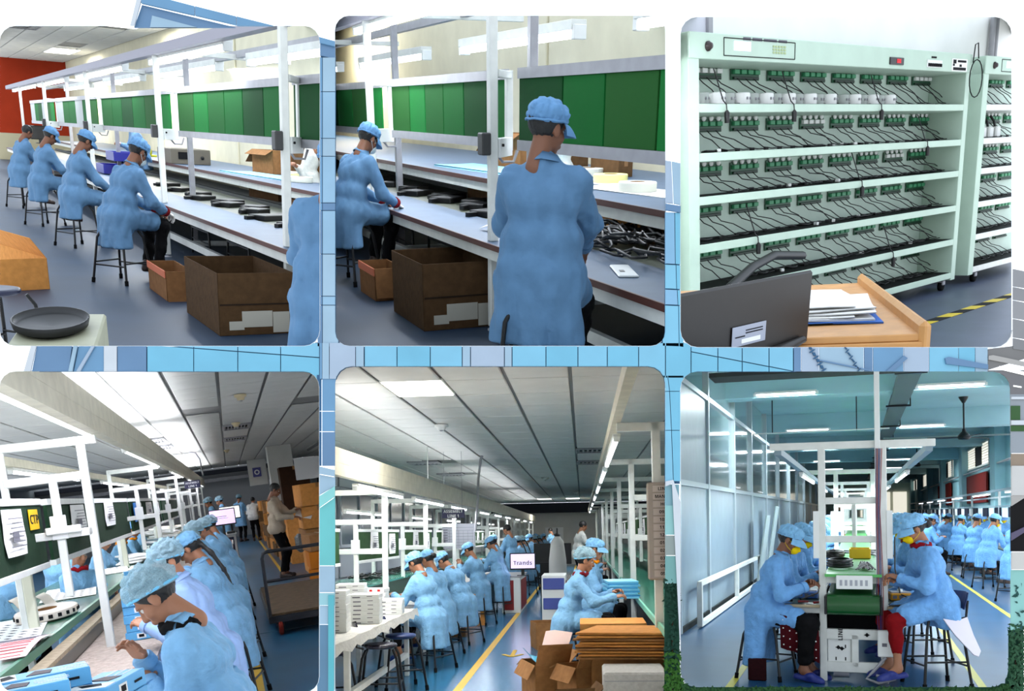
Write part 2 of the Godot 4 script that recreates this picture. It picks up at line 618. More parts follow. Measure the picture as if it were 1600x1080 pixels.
# ---------------------------------------------------------------- soft solids: tapered capsules and ellipsoids joined smoothly
class Field:
	var a := PackedVector3Array()
	var ba := PackedVector3Array()
	var r0 := PackedFloat32Array()
	var r1 := PackedFloat32Array()
	var il := PackedFloat32Array()
	var el := []                     # [centre, radii, inverse basis]
	var minus := []                  # [centre, radius]
	var cuts: Array[Plane] = []      # what lies over these planes is removed
	var k := 0.03
	var amp := 0.0
	var noise: FastNoiseLite
	var squash := Vector3.ONE        # the noise's stretch

	func cap(p: Vector3, q: Vector3, ra: float, rb: float) -> Field:
		a.append(p)
		ba.append(q - p)
		r0.append(ra)
		r1.append(rb - ra)
		il.append(1.0 / maxf((q - p).length_squared(), 1e-8))
		return self

	func egg(c: Vector3, r: Vector3, b := Basis()) -> Field:
		el.append([c, r, b.inverse()])
		return self

	func one(i: int, p: Vector3) -> float:
		if i < a.size():
			var pa := p - a[i]
			var t := clampf(pa.dot(ba[i]) * il[i], 0.0, 1.0)
			return (pa - ba[i] * t).length() - r0[i] - r1[i] * t
		var e: Array = el[i - a.size()]
		var q: Vector3 = e[2] * (p - e[0])
		var s: Vector3 = q / e[1]
		var k0 := s.length()
		return k0 * (k0 - 1.0) / maxf((s / e[1]).length(), 1e-5)

	func at(p: Vector3, list: PackedInt32Array) -> float:
		var d := 1e9
		var nc := a.size()
		for i in list:
			var x: float
			if i < nc:
				var pa := p - a[i]
				var t := clampf(pa.dot(ba[i]) * il[i], 0.0, 1.0)
				x = (pa - ba[i] * t).length() - r0[i] - r1[i] * t
			else:
				x = one(i, p)
			var h := k - absf(d - x)
			d = minf(d, x)
			if h > 0.0: d -= h * h * 0.25 / k
		for m in minus:
			var x: float = m[1] - p.distance_to(m[0])
			var h := 0.01 - absf(d - x)
			d = maxf(d, x)
			if h > 0.0: d += h * h * 25.0
		if amp > 0.0:
			d += amp * noise.get_noise_3d(p.x * squash.x, p.y * squash.y, p.z * squash.z)
		for c in cuts:
			d = maxf(d, c.distance_to(p))
		return d

	func nets(h: float) -> MB:
		var lo := Vector3.ONE * 1e9
		var hi := Vector3.ONE * -1e9
		for i in a.size():
			var r := maxf(r0[i], r0[i] + r1[i])
			lo = lo.min(a[i] - Vector3.ONE * r).min(a[i] + ba[i] - Vector3.ONE * r)
			hi = hi.max(a[i] + Vector3.ONE * r).max(a[i] + ba[i] + Vector3.ONE * r)
		for e in el:
			var r := maxf(e[1].x, maxf(e[1].y, e[1].z))
			lo = lo.min(e[0] - Vector3.ONE * r)
			hi = hi.max(e[0] + Vector3.ONE * r)
		lo -= Vector3.ONE * (amp + h * 2.0)
		hi += Vector3.ONE * (amp + h * 2.0)
		var B := 4
		var bx := int(ceil((hi.x - lo.x) / h / B))
		var by := int(ceil((hi.y - lo.y) / h / B))
		var bz := int(ceil((hi.z - lo.z) / h / B))
		var nx := bx * B + 1
		var ny := by * B + 1
		var nz := bz * B + 1
		var sy := nx
		var sz := nx * ny
		var vals := PackedFloat32Array()
		vals.resize(nx * ny * nz)
		vals.fill(1e9)
		var n := a.size() + el.size()
		var rr := h * B * 0.87
		var blocks := []
		for z in bz:
			for y in by:
				for x in bx:
					var c := lo + Vector3(x + 0.5, y + 0.5, z + 0.5) * (h * B)
					var ds := PackedFloat32Array()
					var best := 1e9
					for i in n:
						var q := one(i, c)
						ds.append(q)
						if q < best: best = q
					if best > rr * 1.2 + amp + k * 0.5 or best < -rr * 1.6 - amp - 0.03: continue
					var list := PackedInt32Array()
					for i in n:
						if ds[i] < best + rr * 2.0 + k: list.append(i)
					var dc := at(c, list)
					if absf(dc) > rr * 1.25 + amp + 0.004: continue
					blocks.append(Vector3i(x, y, z))
					for kz in B + 1:
						for ky in B + 1:
							var id := x * B + (y * B + ky) * sy + (z * B + kz) * sz
							var p := lo + Vector3(x * B, y * B + ky, z * B + kz) * h
							for kx in B + 1:
								if vals[id + kx] > 1e8:
									vals[id + kx] = at(Vector3(p.x + kx * h, p.y, p.z), list)
		var cell := PackedInt32Array()
		cell.resize(nx * ny * nz)
		cell.fill(-1)
		var out := MB.new()
		var ids := PackedInt32Array()
		var off := [0, 1, sy, sy + 1, sz, sz + 1, sz + sy, sz + sy + 1]
		var ed := [[0, 1], [2, 3], [4, 5], [6, 7], [0, 2], [1, 3], [4, 6], [5, 7], [0, 4], [1, 5], [2, 6], [3, 7]]
		for b in blocks:
			for kz in B:
				for ky in B:
					for kx in B:
						var id: int = b.x * B + kx + (b.y * B + ky) * sy + (b.z * B + kz) * sz
						var mk := 0
						for c in 8:
							if vals[id + off[c]] < 0.0: mk |= 1 << c
						if mk == 0 or mk == 255: continue
						var s := Vector3.ZERO
						var m := 0
						for e in ed:
							var c0: int = e[0]
							var c1: int = e[1]
							if (mk >> c0 & 1) != (mk >> c1 & 1):
								var v0 := vals[id + off[c0]]
								var v1 := vals[id + off[c1]]
								if v1 > 1e8 or v0 > 1e8: continue
								var f := v0 / (v0 - v1)
								s += Vector3(c0 & 1, c0 >> 1 & 1, c0 >> 2).lerp(Vector3(c1 & 1, c1 >> 1 & 1, c1 >> 2), f)
								m += 1
						if m == 0: continue
						cell[id] = out.v.size()
						ids.append(id)
						out.v.append(lo + (Vector3(b.x * B + kx, b.y * B + ky, b.z * B + kz) + s / m) * h)
		var strides := [1, sy, sz]
		for id in ids:
			var s0 := vals[id] < 0.0
			for ax in 3:
				if (vals[id + strides[ax]] < 0.0) == s0: continue
				var u: int = strides[(ax + 1) % 3]
				var w: int = strides[(ax + 2) % 3]
				if id - u - w < 0: continue
				var q0 := cell[id]
				var q1 := cell[id - u]
				var q2 := cell[id - u - w]
				var q3 := cell[id - w]
				if q1 < 0 or q2 < 0 or q3 < 0: continue
				if s0: out.ix.append_array([q0, q2, q1, q0, q3, q2])
				else: out.ix.append_array([q0, q1, q2, q0, q2, q3])
		out.nn.resize(out.v.size())
		out.uv.resize(out.v.size())
		for t in range(0, out.ix.size(), 3):
			var i0 := out.ix[t]
			var i1 := out.ix[t + 1]
			var i2 := out.ix[t + 2]
			var f := (out.v[i2] - out.v[i0]).cross(out.v[i1] - out.v[i0])
			out.nn[i0] += f
			out.nn[i1] += f
			out.nn[i2] += f
		for i in out.nn.size(): out.nn[i] = out.nn[i].normalized()
		return out

# soft solids wait in a queue and are worked out side by side
var queue := []

func later(f: Field, h: float, more: Array = []) -> ArrayMesh:
	var m := ArrayMesh.new()
	queue.append([f, h, more, m, null])
	return m

func work(i: int) -> void:
	var b: MB = queue[i][0].nets(queue[i][1])
	for a in queue[i][2]: b.add(a[0], a[1])
	queue[i][4] = b

func finish_queue() -> void:
	var id := WorkerThreadPool.add_group_task(work, queue.size())
	WorkerThreadPool.wait_for_group_task_completion(id)
	for q in queue:
		q[4].fill(q[3])
	queue.clear()

func cloth_noise(seed_: int, freq := 1.0) -> FastNoiseLite:
	var n := FastNoiseLite.new()
	n.seed = seed_
	n.noise_type = FastNoiseLite.TYPE_SIMPLEX_SMOOTH
	n.frequency = freq
	n.fractal_octaves = 2
	n.fractal_type = FastNoiseLite.FRACTAL_RIDGED
	return n

# ---------------------------------------------------------------- heads, hands, headwear (each in the head's or the wrist's own frame, looking along +z)
func head_mesh(woman: bool, h: float) -> MB:
	var key := "head%s%s" % [woman, h]
	if not cache.has(key):
		var f := Field.new()
		f.k = 0.016
		var j := 0.92 if woman else 1.0
		f.egg(V(0, .03, -.012), V(.074, .088, .094)).egg(V(0, -.04, .028), V(.056 * j, .072, .06)).egg(V(0, -.098, .055), V(.024 * j, .02, .022))
		f.egg(V(.036, -.028, .055), V(.026, .028, .026)).egg(V(-.036, -.028, .055), V(.026, .028, .026))
		f.cap(V(-.034, .024, .076), V(.034, .024, .076), .012, .012)
		f.cap(V(0, .012, .086), V(0, -.03, .102), .008, .012).egg(V(0, -.034, .096), V(.017, .009, .012))
		f.egg(V(0, -.063, .083), V(.022, .006, .012)).egg(V(0, -.073, .081), V(.018, .006, .011))
		f.egg(V(.075, -.008, -.004), V(.011, .031, .02)).egg(V(-.075, -.008, -.004), V(.011, .031, .02))
		f.cap(V(0, -.06, -.02), V(0, -.19, -.03), .05 * j, .056 * j)
		f.minus = [[V(.031, .003, .099), .017], [V(-.031, .003, .099), .017]]
		cache[key] = f.nets(h)
	return cache[key]

func hand_mesh(curl: float, h: float, left: bool) -> MB:
	# the wrist at the origin, fingers along +z, palm down; the right hand's thumb towards +x
	var key := "hand%s%s%s" % [curl, h, left]
	if not cache.has(key):
		var f := Field.new()
		f.k = 0.008
		f.cap(V(0, 0, -.05), V(0, 0, 0), .027, .024)
		f.egg(V(.002, -.002, .045), V(.042, .015, .052))
		f.cap(V(.024, 0, .03), V(.028, .002, .078), .012, .010).cap(V(-.026, 0, .03), V(-.028, 0, .072), .012, .009)
		var roots := [V(.029, .002, .082), V(.010, .004, .088), V(-.010, .003, .085), V(-.028, 0, .077)]
		var lens := [.040, .045, .042, .032]
		for i in 4:
			var p: Vector3 = roots[i]
			var an := curl * (0.6 + 0.12 * i)
			var spread := (1.5 - i) * 0.05
			var r := .0092 if i < 3 else .0082
			for s in 3:
				var l: float = lens[i] * [1.0, .65, .5][s]
				var q := p + V(sin(spread), -sin(an) * cos(spread), cos(an) * cos(spread)) * l
				f.cap(p, q, r, r * .92)
				p = q
				r *= .9
				an += curl * 1.1
		var t := V(.034, -.006, .028)
		var q1 := t + V(.026, -.014, .03)
		var q2 := q1 + V(.006 - curl * .012, -.012 * (1.0 + curl), .030)
		f.cap(V(.02, -.004, .01), t, .014, .012).cap(t, q1, .0125, .0105).cap(q1, q2, .0105, .0085)
		var m := f.nets(h)
		if left:
			for i in m.v.size():
				m.v[i].x = -m.v[i].x
				m.nn[i].x = -m.nn[i].x
			for i in range(0, m.ix.size(), 3):
				var o := m.ix[i]
				m.ix[i] = m.ix[i + 1]
				m.ix[i + 1] = o
		cache[key] = m
	return cache[key]

func hair_mesh(style: String, h: float) -> Mesh:
	var key := "hair%s%s" % [style, h]
	if not cache.has(key):
		var f := Field.new()
		f.k = 0.02
		f.noise = cloth_noise(5, 14.0)
		f.squash = V(3, 0.6, 2)
		f.amp = 0.006
		f.egg(V(0, .036, -.018), V(.083, .096, .1))
		f.cuts = [Plane(V(0, -.62, .78).normalized(), V(0, -.62, .78).normalized().dot(V(0, .05, .07)))]
		if style == "short": f.cuts.append(Plane(V(0, -1, -.3).normalized(), V(0, -1, -.3).normalized().dot(V(0, -.06, -.08))))
		if style == "bun": f.egg(V(0, .0, -.125), V(.045, .042, .04))
		if style == "braid":
			f.cap(V(0, -.02, -.10), V(.01, -.14, -.125), .024, .022).cap(V(.01, -.14, -.125), V(.03, -.32, -.12), .022, .017).cap(V(.03, -.32, -.12), V(.04, -.46, -.10), .017, .008)
			f.cuts.clear()
			f.minus = [[V(0, -.06, .12), .108]]
		cache[key] = f.nets(h).mesh()
	return cache[key]

func cap_mesh(style: String, h: float) -> Mesh:
	var key := "hat%s%s" % [style, h]
	if not cache.has(key):
		var f := Field.new()
		f.noise = cloth_noise(9, 11.0)
		f.k = 0.02
		if style == "net":
			f.amp = 0.018
			f.squash = V(1.2, 1.0, 1.2)
			f.egg(V(0, .062, -.022), V(.106, .098, .126)).egg(V(0, .035, -.055), V(.094, .068, .092))
			var n := V(0, -.94, .34).normalized()
			f.cuts = [Plane(n, n.dot(V(0, .028, 0)))]
		else:
			f.amp = 0.012
			f.squash = V(1.5, 0.8, 1.5)
			f.egg(V(0, .07, -.012), V(.098, .066, .114)).cap(V(0, .055, -.03), V(0, .055, .015), .092, .088)
			var n := V(0, -.98, .17).normalized()
			f.cuts = [Plane(n, n.dot(V(0, .03, 0)))]
		cache[key] = f.nets(h).mesh()
	return cache[key]

func brim_mesh() -> Mesh:
	if not cache.has("brim"):
		var rows := []
		for i in 6:
			var t := i / 5.0
			var row := []
			for j in 15:
				var an := deg_to_rad(lerpf(-74.0, 74.0, j / 14.0))
				var reach := 0.072 * pow(cos(an * 1.02), 0.55) * t
				row.append(V(sin(an) * (.089 + reach * .55), .046 - .06 * t * t * 0.6 - absf(sin(an)) * .014 - .016 * t, cos(an) * (.098 + reach) + .003))
			rows.append(row)
		cache["brim"] = MB.new().sheet(rows, .004).mesh()
	return cache["brim"]

func band_mesh(y: float, tilt: float, r: Vector2, w: float) -> Mesh:
	var key := "band%s%s%s%s" % [y, tilt, r, w]
	if not cache.has(key):
		var p := []
		for i in 25:
			var an := TAU * i / 24.0
			p.append(V(cos(an) * r.x, y + sin(an) * tilt + sin(an * 9) * .002, sin(an) * r.y - .014))
		cache[key] = MB.new().tube(p, w, 6, false).mesh()
	return cache[key]

func mask_mesh() -> Mesh:
	if not cache.has("mask"):
		var f := Field.new()
		f.k = .02
		f.egg(V(0, -.058, .07), V(.054, .05, .05)).cap(V(0, -.035, .09), V(0, -.055, .128), .026, .007)
		f.cuts = [Plane(V(0, 0, -1), -.06)]
		var m := f.nets(.006)
		for s in [-1, 1]:
			m.tube([V(.05 * s, -.035, .064), V(.072 * s, .0, .03), V(.082 * s, .012, -.004), V(.08 * s, -.03, -.016)], .0022, 5)
			m.tube([V(.048 * s, -.08, .062), V(.07 * s, -.058, .02), V(.08 * s, -.03, -.016)], .0022, 5)
		cache["mask"] = m.mesh()
	return cache["mask"]

func eyes_for(o: Node3D, th: Transform3D) -> void:
	if not cache.has("eye"):
		cache["eye"] = MB.new().lathe([V2(0, -.0118), V2(.006, -.0102), V2(.0102, -.006), V2(.0118, 0), V2(.0102, .006), V2(.006, .0102), V2(0, .0118)], 12).mesh()
		cache["iris"] = MB.new().lathe([V2(.0052, .0002), V2(0, .0012)], 12).mesh()
		var b := MB.new()
		b.tube([V(.014, .021, .0855), V(.028, .026, .0850), V(.046, .021, .0755)], [.0022, .003, .0014], 5).tube([V(-.014, .021, .0855), V(-.028, .026, .0850), V(-.046, .021, .0755)], [.0022, .003, .0014], 5)
		b.tube([V(.016, .0095, .0865), V(.031, .0125, .0868), V(.046, .007, .079)], [.0014, .0019, .0012], 5).tube([V(-.016, .0095, .0865), V(-.031, .0125, .0868), V(-.046, .007, .079)], [.0014, .0019, .0012], 5)
		cache["brow"] = b.mesh()
	for s in [-1, 1]:
		var e := part("eye", cache["eye"], mat("eye_white", Color(.8, .78, .75), .25), o, th * X(V(.0305 * s, .002, .0715)))
		part("iris", cache["iris"], mat("dark_iris", Color(.05, .03, .02), .2), e, X(V(0, -.003, .0112), 0, PI / 2 + .25))
	part("eyebrow", cache["brow"], M.hair, o, th)

func V2(x: float, y: float) -> Vector2:
	return Vector2(x, y)

func shoe_mesh(kind: String) -> Mesh:
	var key := "shoe" + kind
	if not cache.has(key):
		var f := Field.new()
		f.k = .02
		if kind == "slipper":
			f.cap(V(0, .014, -.07), V(0, .014, .15), .036, .04).cap(V(-.02, .05, .06), V(.02, .05, .06), .03, .03).cap(V(0, .045, .03), V(0, .035, .12), .034, .03)
		else:
			f.cap(V(0, .03, -.06), V(0, .03, .13), .036, .04).cap(V(0, .06, -.05), V(0, .05, .06), .036, .034).cap(V(0, .08, -.045), V(0, .1, -.045), .036, .036)
		f.cuts = [Plane(V(0, -1, 0), 0.0)]
		cache[key] = f.nets(.008).mesh()
	return cache[key]

func dir(an: float) -> Vector3:
	return V(0, cos(an), sin(an))

func bend(s: Vector3, w: Vector3, l1: float, l2: float, pole: Vector3) -> Array:
	# the middle joint, and the end drawn in to reach
	var d := w - s
	var l := clampf(d.length(), 0.08, (l1 + l2) * 0.995)
	d = d.normalized()
	var x := (l1 * l1 - l2 * l2 + l * l) / (2.0 * l)
	var y := sqrt(maxf(l1 * l1 - x * x, 0.0))
	var p := (pole - d * pole.dot(d)).normalized()
	return [s + d * x + p * y, s + d * l]

# ---------------------------------------------------------------- a person (facing +z, the left side towards +x)
# s: size, seat (0: standing), lean, head [pitch, yaw], lh / rh: the wrists' places, hat, mask, hair, skin, coat, trousers, q: coarseness
func person(label: String, group: String, at: Vector3, turn: float, o: Dictionary) -> Node3D:
	var t := thing("person", label, "person", at, turn, group)
	var s: float = o.get("s", 1.0)
	var q: float = o.get("q", 1.0)
	var woman: bool = o.get("woman", false)
	var seat: float = o.get("seat", 0.0)
	var a: float = o.get("lean", 0.15)
	var pelvis := V(0, seat + .1 if seat > 0.0 else .93 * s, o.get("back", 0.0))
	var waist := pelvis + dir(a * .5) * .17 * s
	var chest := waist + dir(a) * .2 * s
	var neck := chest + dir(a * 1.15) * .17 * s
	var hd: Array = o.get("head", [.3, 0.0])
	var skull := neck + dir(a * .7 + hd[0] * .45) * .165 * s
	var hb := Basis.from_euler(Vector3(hd[0], hd[1], hd[2] if hd.size() > 2 else 0.0))
	var th := Transform3D(hb.scaled(Vector3.ONE * s), skull)
	var sw: float = (.15 if woman else .172) * s
	var sh := [chest + dir(a) * .09 * s + V(sw, 0, 0), chest + dir(a) * .09 * s + V(-sw, 0, 0)]
	var hip := [pelvis + V(.085 * s, 0, 0), pelvis + V(-.085 * s, 0, 0)]
	var hands: Array = [o.get("lh", V(.1, pelvis.y + .25, .38)), o.get("rh", V(-.1, pelvis.y + .25, .38))]
	var el := []
	for i in 2:
		var pole := V(.55 if i == 0 else -.55, -.8, -.35)
		if o.has("poles"): pole = o.poles[i]
		var b := bend(sh[i], hands[i], .29 * s, .25 * s, pole)
		el.append(b[0])
		hands[i] = b[1]
	var knee := []
	var foot := []
	for i in 2:
		var sg := 1.0 if i == 0 else -1.0
		var ft: Vector3 = V(sg * .09, .09, .03) if seat == 0.0 else V(sg * .10, o.get("rest", .16), .36)
		if o.has("feet"): ft = o.feet[i]
		var b := bend(hip[i], ft, .44 * s, .43 * s, V(sg * .1, .35, 1))
		knee.append(b[0])
		foot.append(b[1])
	# body
	var f := Field.new()
	f.k = .05
	f.cap(neck, chest, .042, .06).cap(chest + V(.06, 0, 0), chest - V(.06, 0, 0), .075, .075).cap(waist + V(.05, 0, 0), waist - V(.05, 0, 0), .085, .085).cap(hip[0], hip[1], .09, .09)
	for i in 2:
		f.cap(sh[i], el[i], .045 * s, .038 * s).cap(el[i], hands[i], .037 * s, .026 * s)
		f.cap(sh[i], chest, .04, .06)
		f.cap(hip[i], knee[i], .075 * s, .05 * s).cap(knee[i], foot[i], .05 * s, .034 * s).cap(foot[i], foot[i] + V(0, -.035, .08), .032, .028)
	var more := [[head_mesh(woman, .0042 if q <= 1.0 else .0065 if q < 1.8 else .011), th]]
	var skin: StandardMaterial3D = M["skin_" + str(o.get("skin", 1))]
	var gl := MB.new()
	for i in 2:
		var fw: Vector3 = (hands[i] - el[i]).normalized()
		fw = fw.lerp(o.get("point", fw), .5).normalized()
		var palm: Vector3 = o.get("palm", [V(-.3, -1, 0), V(.3, -1, 0)])[i]
		var yb := (-palm + fw * palm.dot(fw)).normalized()
		var xb := yb.cross(fw)
		var hx := Transform3D(Basis(xb, yb, fw).scaled(Vector3.ONE * s * (.94 if woman else 1.0)), hands[i])
		var hm := hand_mesh(o.get("curl", .55), .004 if q <= 1.0 else .006 if q < 1.8 else .01, i == 0)
		if o.get("gloves", -1) == i: gl.add(hm, Transform3D(hx.basis.scaled(Vector3.ONE * 1.06), hx.origin))
		else: more.append([hm, hx])
	part("body", later(f, .024 * maxf(q, 1.0), more), skin, t)
	if gl.v.size(): part("glove", gl, mat("white_glove", Color(.86, .85, .83), .8), t)
	# legs' clothing
	f = Field.new()
	f.k = .04
	var tr: float = o.get("trouser_width", 1.0)
	f.cap(hip[0], hip[1], .11 * s, .11 * s)
	for i in 2:
		f.cap(hip[i], knee[i], .098 * s, .075 * s * tr).cap(knee[i], foot[i].lerp(knee[i], o.get("short", .12)), .074 * s * tr, .06 * s * tr)
	f.noise = cloth_noise(3 + int(at.x * 7), 5.0)
	f.amp = .016
	part("trousers", later(f, .02 * maxf(q, 1.0)), o.get("trousers", M.black_cloth), t)
	for i in 2:
		var sx := Transform3D(Basis(Vector3.UP, .15 if i == 0 else -.15).scaled(Vector3.ONE * s), foot[i] + V(0, -.085 * s, .01))
		if seat > 0.0: sx.basis = sx.basis * Basis.from_euler(V(.12, 0, 0))
		part("shoe", shoe_mesh(o.get("shoes", "shoe")), o.get("shoe_mat", M.brown_leather), t, sx)
	# coat
	f = Field.new()
	f.k = .045
	var fat: float = o.get("fat", 1.0)
	f.cap(chest + V(.085 * s, 0, -.005), chest + V(-.085 * s, 0, -.005), .122 * s, .122 * s).cap(waist + V(.075 * s, 0, 0), waist + V(-.075 * s, 0, 0), .128 * s * fat, .128 * s * fat)
	f.cap(pelvis + V(.08 * s, 0, 0), pelvis + V(-.08 * s, 0, 0), .15 * s * fat, .15 * s * fat)
	f.cap(sh[0] - V(.012, .012, 0), sh[1] + V(.012, -.012, 0), .062 * s, .062 * s).cap(neck + dir(a) * .022 * s - V(0, 0, .006), chest, .058 * s, .11 * s)
	for i in 2: f.cap(neck - dir(a) * .02 * s, sh[i], .066 * s, .056 * s)
	for i in 2:
		f.cap(sh[i], el[i], .07 * s, .062 * s).cap(el[i], hands[i].lerp(el[i], .1), .060 * s, .048 * s)
	var hem: float = o.get("hem", seat - .12 if seat > 0.0 else .55)
	if not o.get("shirt", false):
		if seat > 0.0:
			for i in 2:
				var sg := 1.0 if i == 0 else -1.0
				f.cap(hip[i] + V(0, .01, 0), hip[i].lerp(knee[i], o.get("lap", .7)) + V(0, .015, 0), .125 * s, .105 * s)
				f.cap(pelvis + V(.1 * sg, 0, -.05), V(.15 * sg * fat, hem - .03, pelvis.z - .07), .115 * s, .10 * s)
			f.cap(pelvis + V(0, 0, -.06), V(0, hem - .03, pelvis.z - .11), .12, .10)
		else:
			for i in 2:
				var sg := 1.0 if i == 0 else -1.0
				f.cap(pelvis + V(.08 * sg, 0, 0), V(.1 * sg * fat, hem - .05, .02), .145 * s, .135 * s * fat)
	else:
		hem = pelvis.y - .1
	f.cuts = [Plane(V(0, -1, 0), -hem)]
	f.noise = cloth_noise(11 + int(absf(at.x * 13 + at.z * 5)), 6.0)
	f.squash = V(1.3, .45, 1.3)
	f.amp = o.get("folds", .013)
	var coat: Material = o.get("coat", M.coat_blue)
	var cm := part("coat" if not o.get("shirt", false) else "shirt", later(f, .0135 * q), coat, t)
	if q <= 1.3:
		# collar round the neck, back seam and cuffs
		var rows := []
		for i in 3:
			var row := []
			for j in 17:
				var an := lerpf(-2.75, 2.75, j / 16.0)
				var rr: float = (.058 + [.0, .004, .026][i]) * s
				row.append(neck + Basis(V(1, 0, 0), a) * V(-sin(an) * rr, ([.012, .058, .022][i] - .02 * absf(sin(an * .5))) * s, -cos(an) * rr - .004))
			rows.append(row)
		part("collar", MB.new().sheet(rows, .004), coat, t)
		for i in 2:
			var c: Vector3 = hands[i].lerp(el[i], .1)
			var ax: Vector3 = (hands[i] - el[i]).normalized()
			var cf: Material = o.get("cuffs", coat)
			part("cuff", MB.new().tube([c - ax * .012, c + ax * .028, c + ax * .036], [.0515 * s, .049 * s, .040 * s], 14, true), cf, t)
	# head
	var hq := .006 if q <= 1.3 else .011
	var hs: String = o.get("hair", "short")
	if o.get("hat", "cap") == "net" and hs == "bun": hs = "short"
	if hs != "none": part("hair", hair_mesh(hs, hq), M.hair, t, th)
	var hat: String = o.get("hat", "cap")
	if hat == "cap":
		var c := part("cap", cap_mesh("cap", hq), o.get("cap_mat", M.cap_blue), t, th)
		part("brim", brim_mesh(), o.get("cap_mat", M.cap_blue), c)
		part("cap_band", band_mesh(.036, .012, V2(.093, .112), .006), o.get("cap_mat", M.cap_blue), c)
		if o.get("badge", false): part("badge", MB.new().lathe([V2(.017, 0), V2(.016, .002), V2(0, .003)], 14), mat("badge_yellow", Color(.85, .65, .1), .5), c, X(V(0, .098, .088), 0, 1.0))
	elif hat == "net":
		var c := part("hairnet", cap_mesh("net", hq), M.hairnet, t, th)
		part("elastic_band", band_mesh(.032, .036, V2(.092, .112), .007), M.net_band, c)
	var mask: String = o.get("mask", "")
	if mask: part("face_mask", mask_mesh(), mat("mask_" + mask, Color(.88, .76, .06) if mask == "yellow" else Color(.82, .87, .88), .8), t, th)
	if q <= 1.3: eyes_for(t, th)
	if o.get("scarf", null):
		var p := []
		for i in 15:
			var an := TAU * i / 14.0
			p.append(neck + V(cos(an) * .075, .01 + .012 * sin(an * 5), sin(an) * .07))
		part("scarf", MB.new().tube(p, .021, 8, false), o.scarf, t)
	return t

func people_materials() -> void:
	mat("skin_0", Color(.68, .47, .35), .55)
	mat("skin_1", Color(.58, .39, .28), .55)
	mat("skin_2", Color(.46, .29, .20), .55)
	mottled("hair", Color(.035, .028, .026), .5, .6, 12.0, .6, .05)
	for c in [["coat_blue", Color(.46, .62, .78)], ["coat_pale", Color(.50, .70, .85)], ["cap_blue", Color(.45, .64, .82)], ["cap_pale", Color(.52, .74, .90)], ["coat_bright", Color(.44, .66, .88)], ["coat_white", Color(.85, .86, .84)]]:
		var m := mottled(c[0], c[1], .62, .86, 2.2, .7, .02)
		m.rim_enabled = true
		m.rim = .25
	mottled("black_cloth", Color(.045, .045, .055), .85, .7, 3.0, .3)
	mat("brown_leather", Color(.16, .10, .07), .55)
	var h := mottled("hairnet", Color(.74, .90, .96), .6, .7, 9.0, .9, .05)
	h.transparency = BaseMaterial3D.TRANSPARENCY_ALPHA
	h.albedo_color.a = .62
	mat("net_band", Color(.45, .74, .88), .7)

# ---------------------------------------------------------------- things that several rooms share
const SPOT := {1: "top-left view", 2: "top-middle view", 3: "top-right view", 4: "bottom-left view", 5: "bottom-middle view", 6: "bottom-right view"}

func prop_materials() -> void:
	mottled("white_steel", Color(.86, .87, .85), .45, .93, 1.1)
	mottled("grey_steel", Color(.62, .62, .64), .42, .9, 1.1)
	mat("dark_steel", Color(.05, .055, .065), .4, .3)
	mat("black_plastic", Color(.03, .03, .035), .45)
	mat("rubber", Color(.05, .05, .055), .9)
	mat("navy_plastic", Color(.05, .075, .20), .35)
	mat("paper_white", Color(.90, .90, .89), .85)
	mat("white_plastic", Color(.86, .87, .86), .4)
	mottled("cardboard", Color(.60, .43, .27), .85, .86, 2.0, .15)
	mottled("cardboard_dark", Color(.42, .31, .20), .88, .84, 2.0, .15)
	mottled("cardboard_bright", Color(.80, .55, .29), .85, .88, 2.0, .15)
	mat("tape_brown", Color(.55, .38, .18), .3)
	mat("ceiling_joint", Color(.55, .55, .55), .8)
	mat("print_grey", Color(.42, .42, .45), .8)
	mat("chart_grey", Color(.62, .63, .66), .6)
	mottled("wall_grey", Color(.60, .63, .66), .6, .94, .3)
	mottled("beam_cream", Color(.84, .82, .74), .5, .9, 1.0)
	mat("ink", Color(.09, .09, .1), .7)
	glow("tube_glow", Color(.96, .97, 1.0), 5.0)
	glow("panel_glow", Color(1, .99, .96), 3.0)

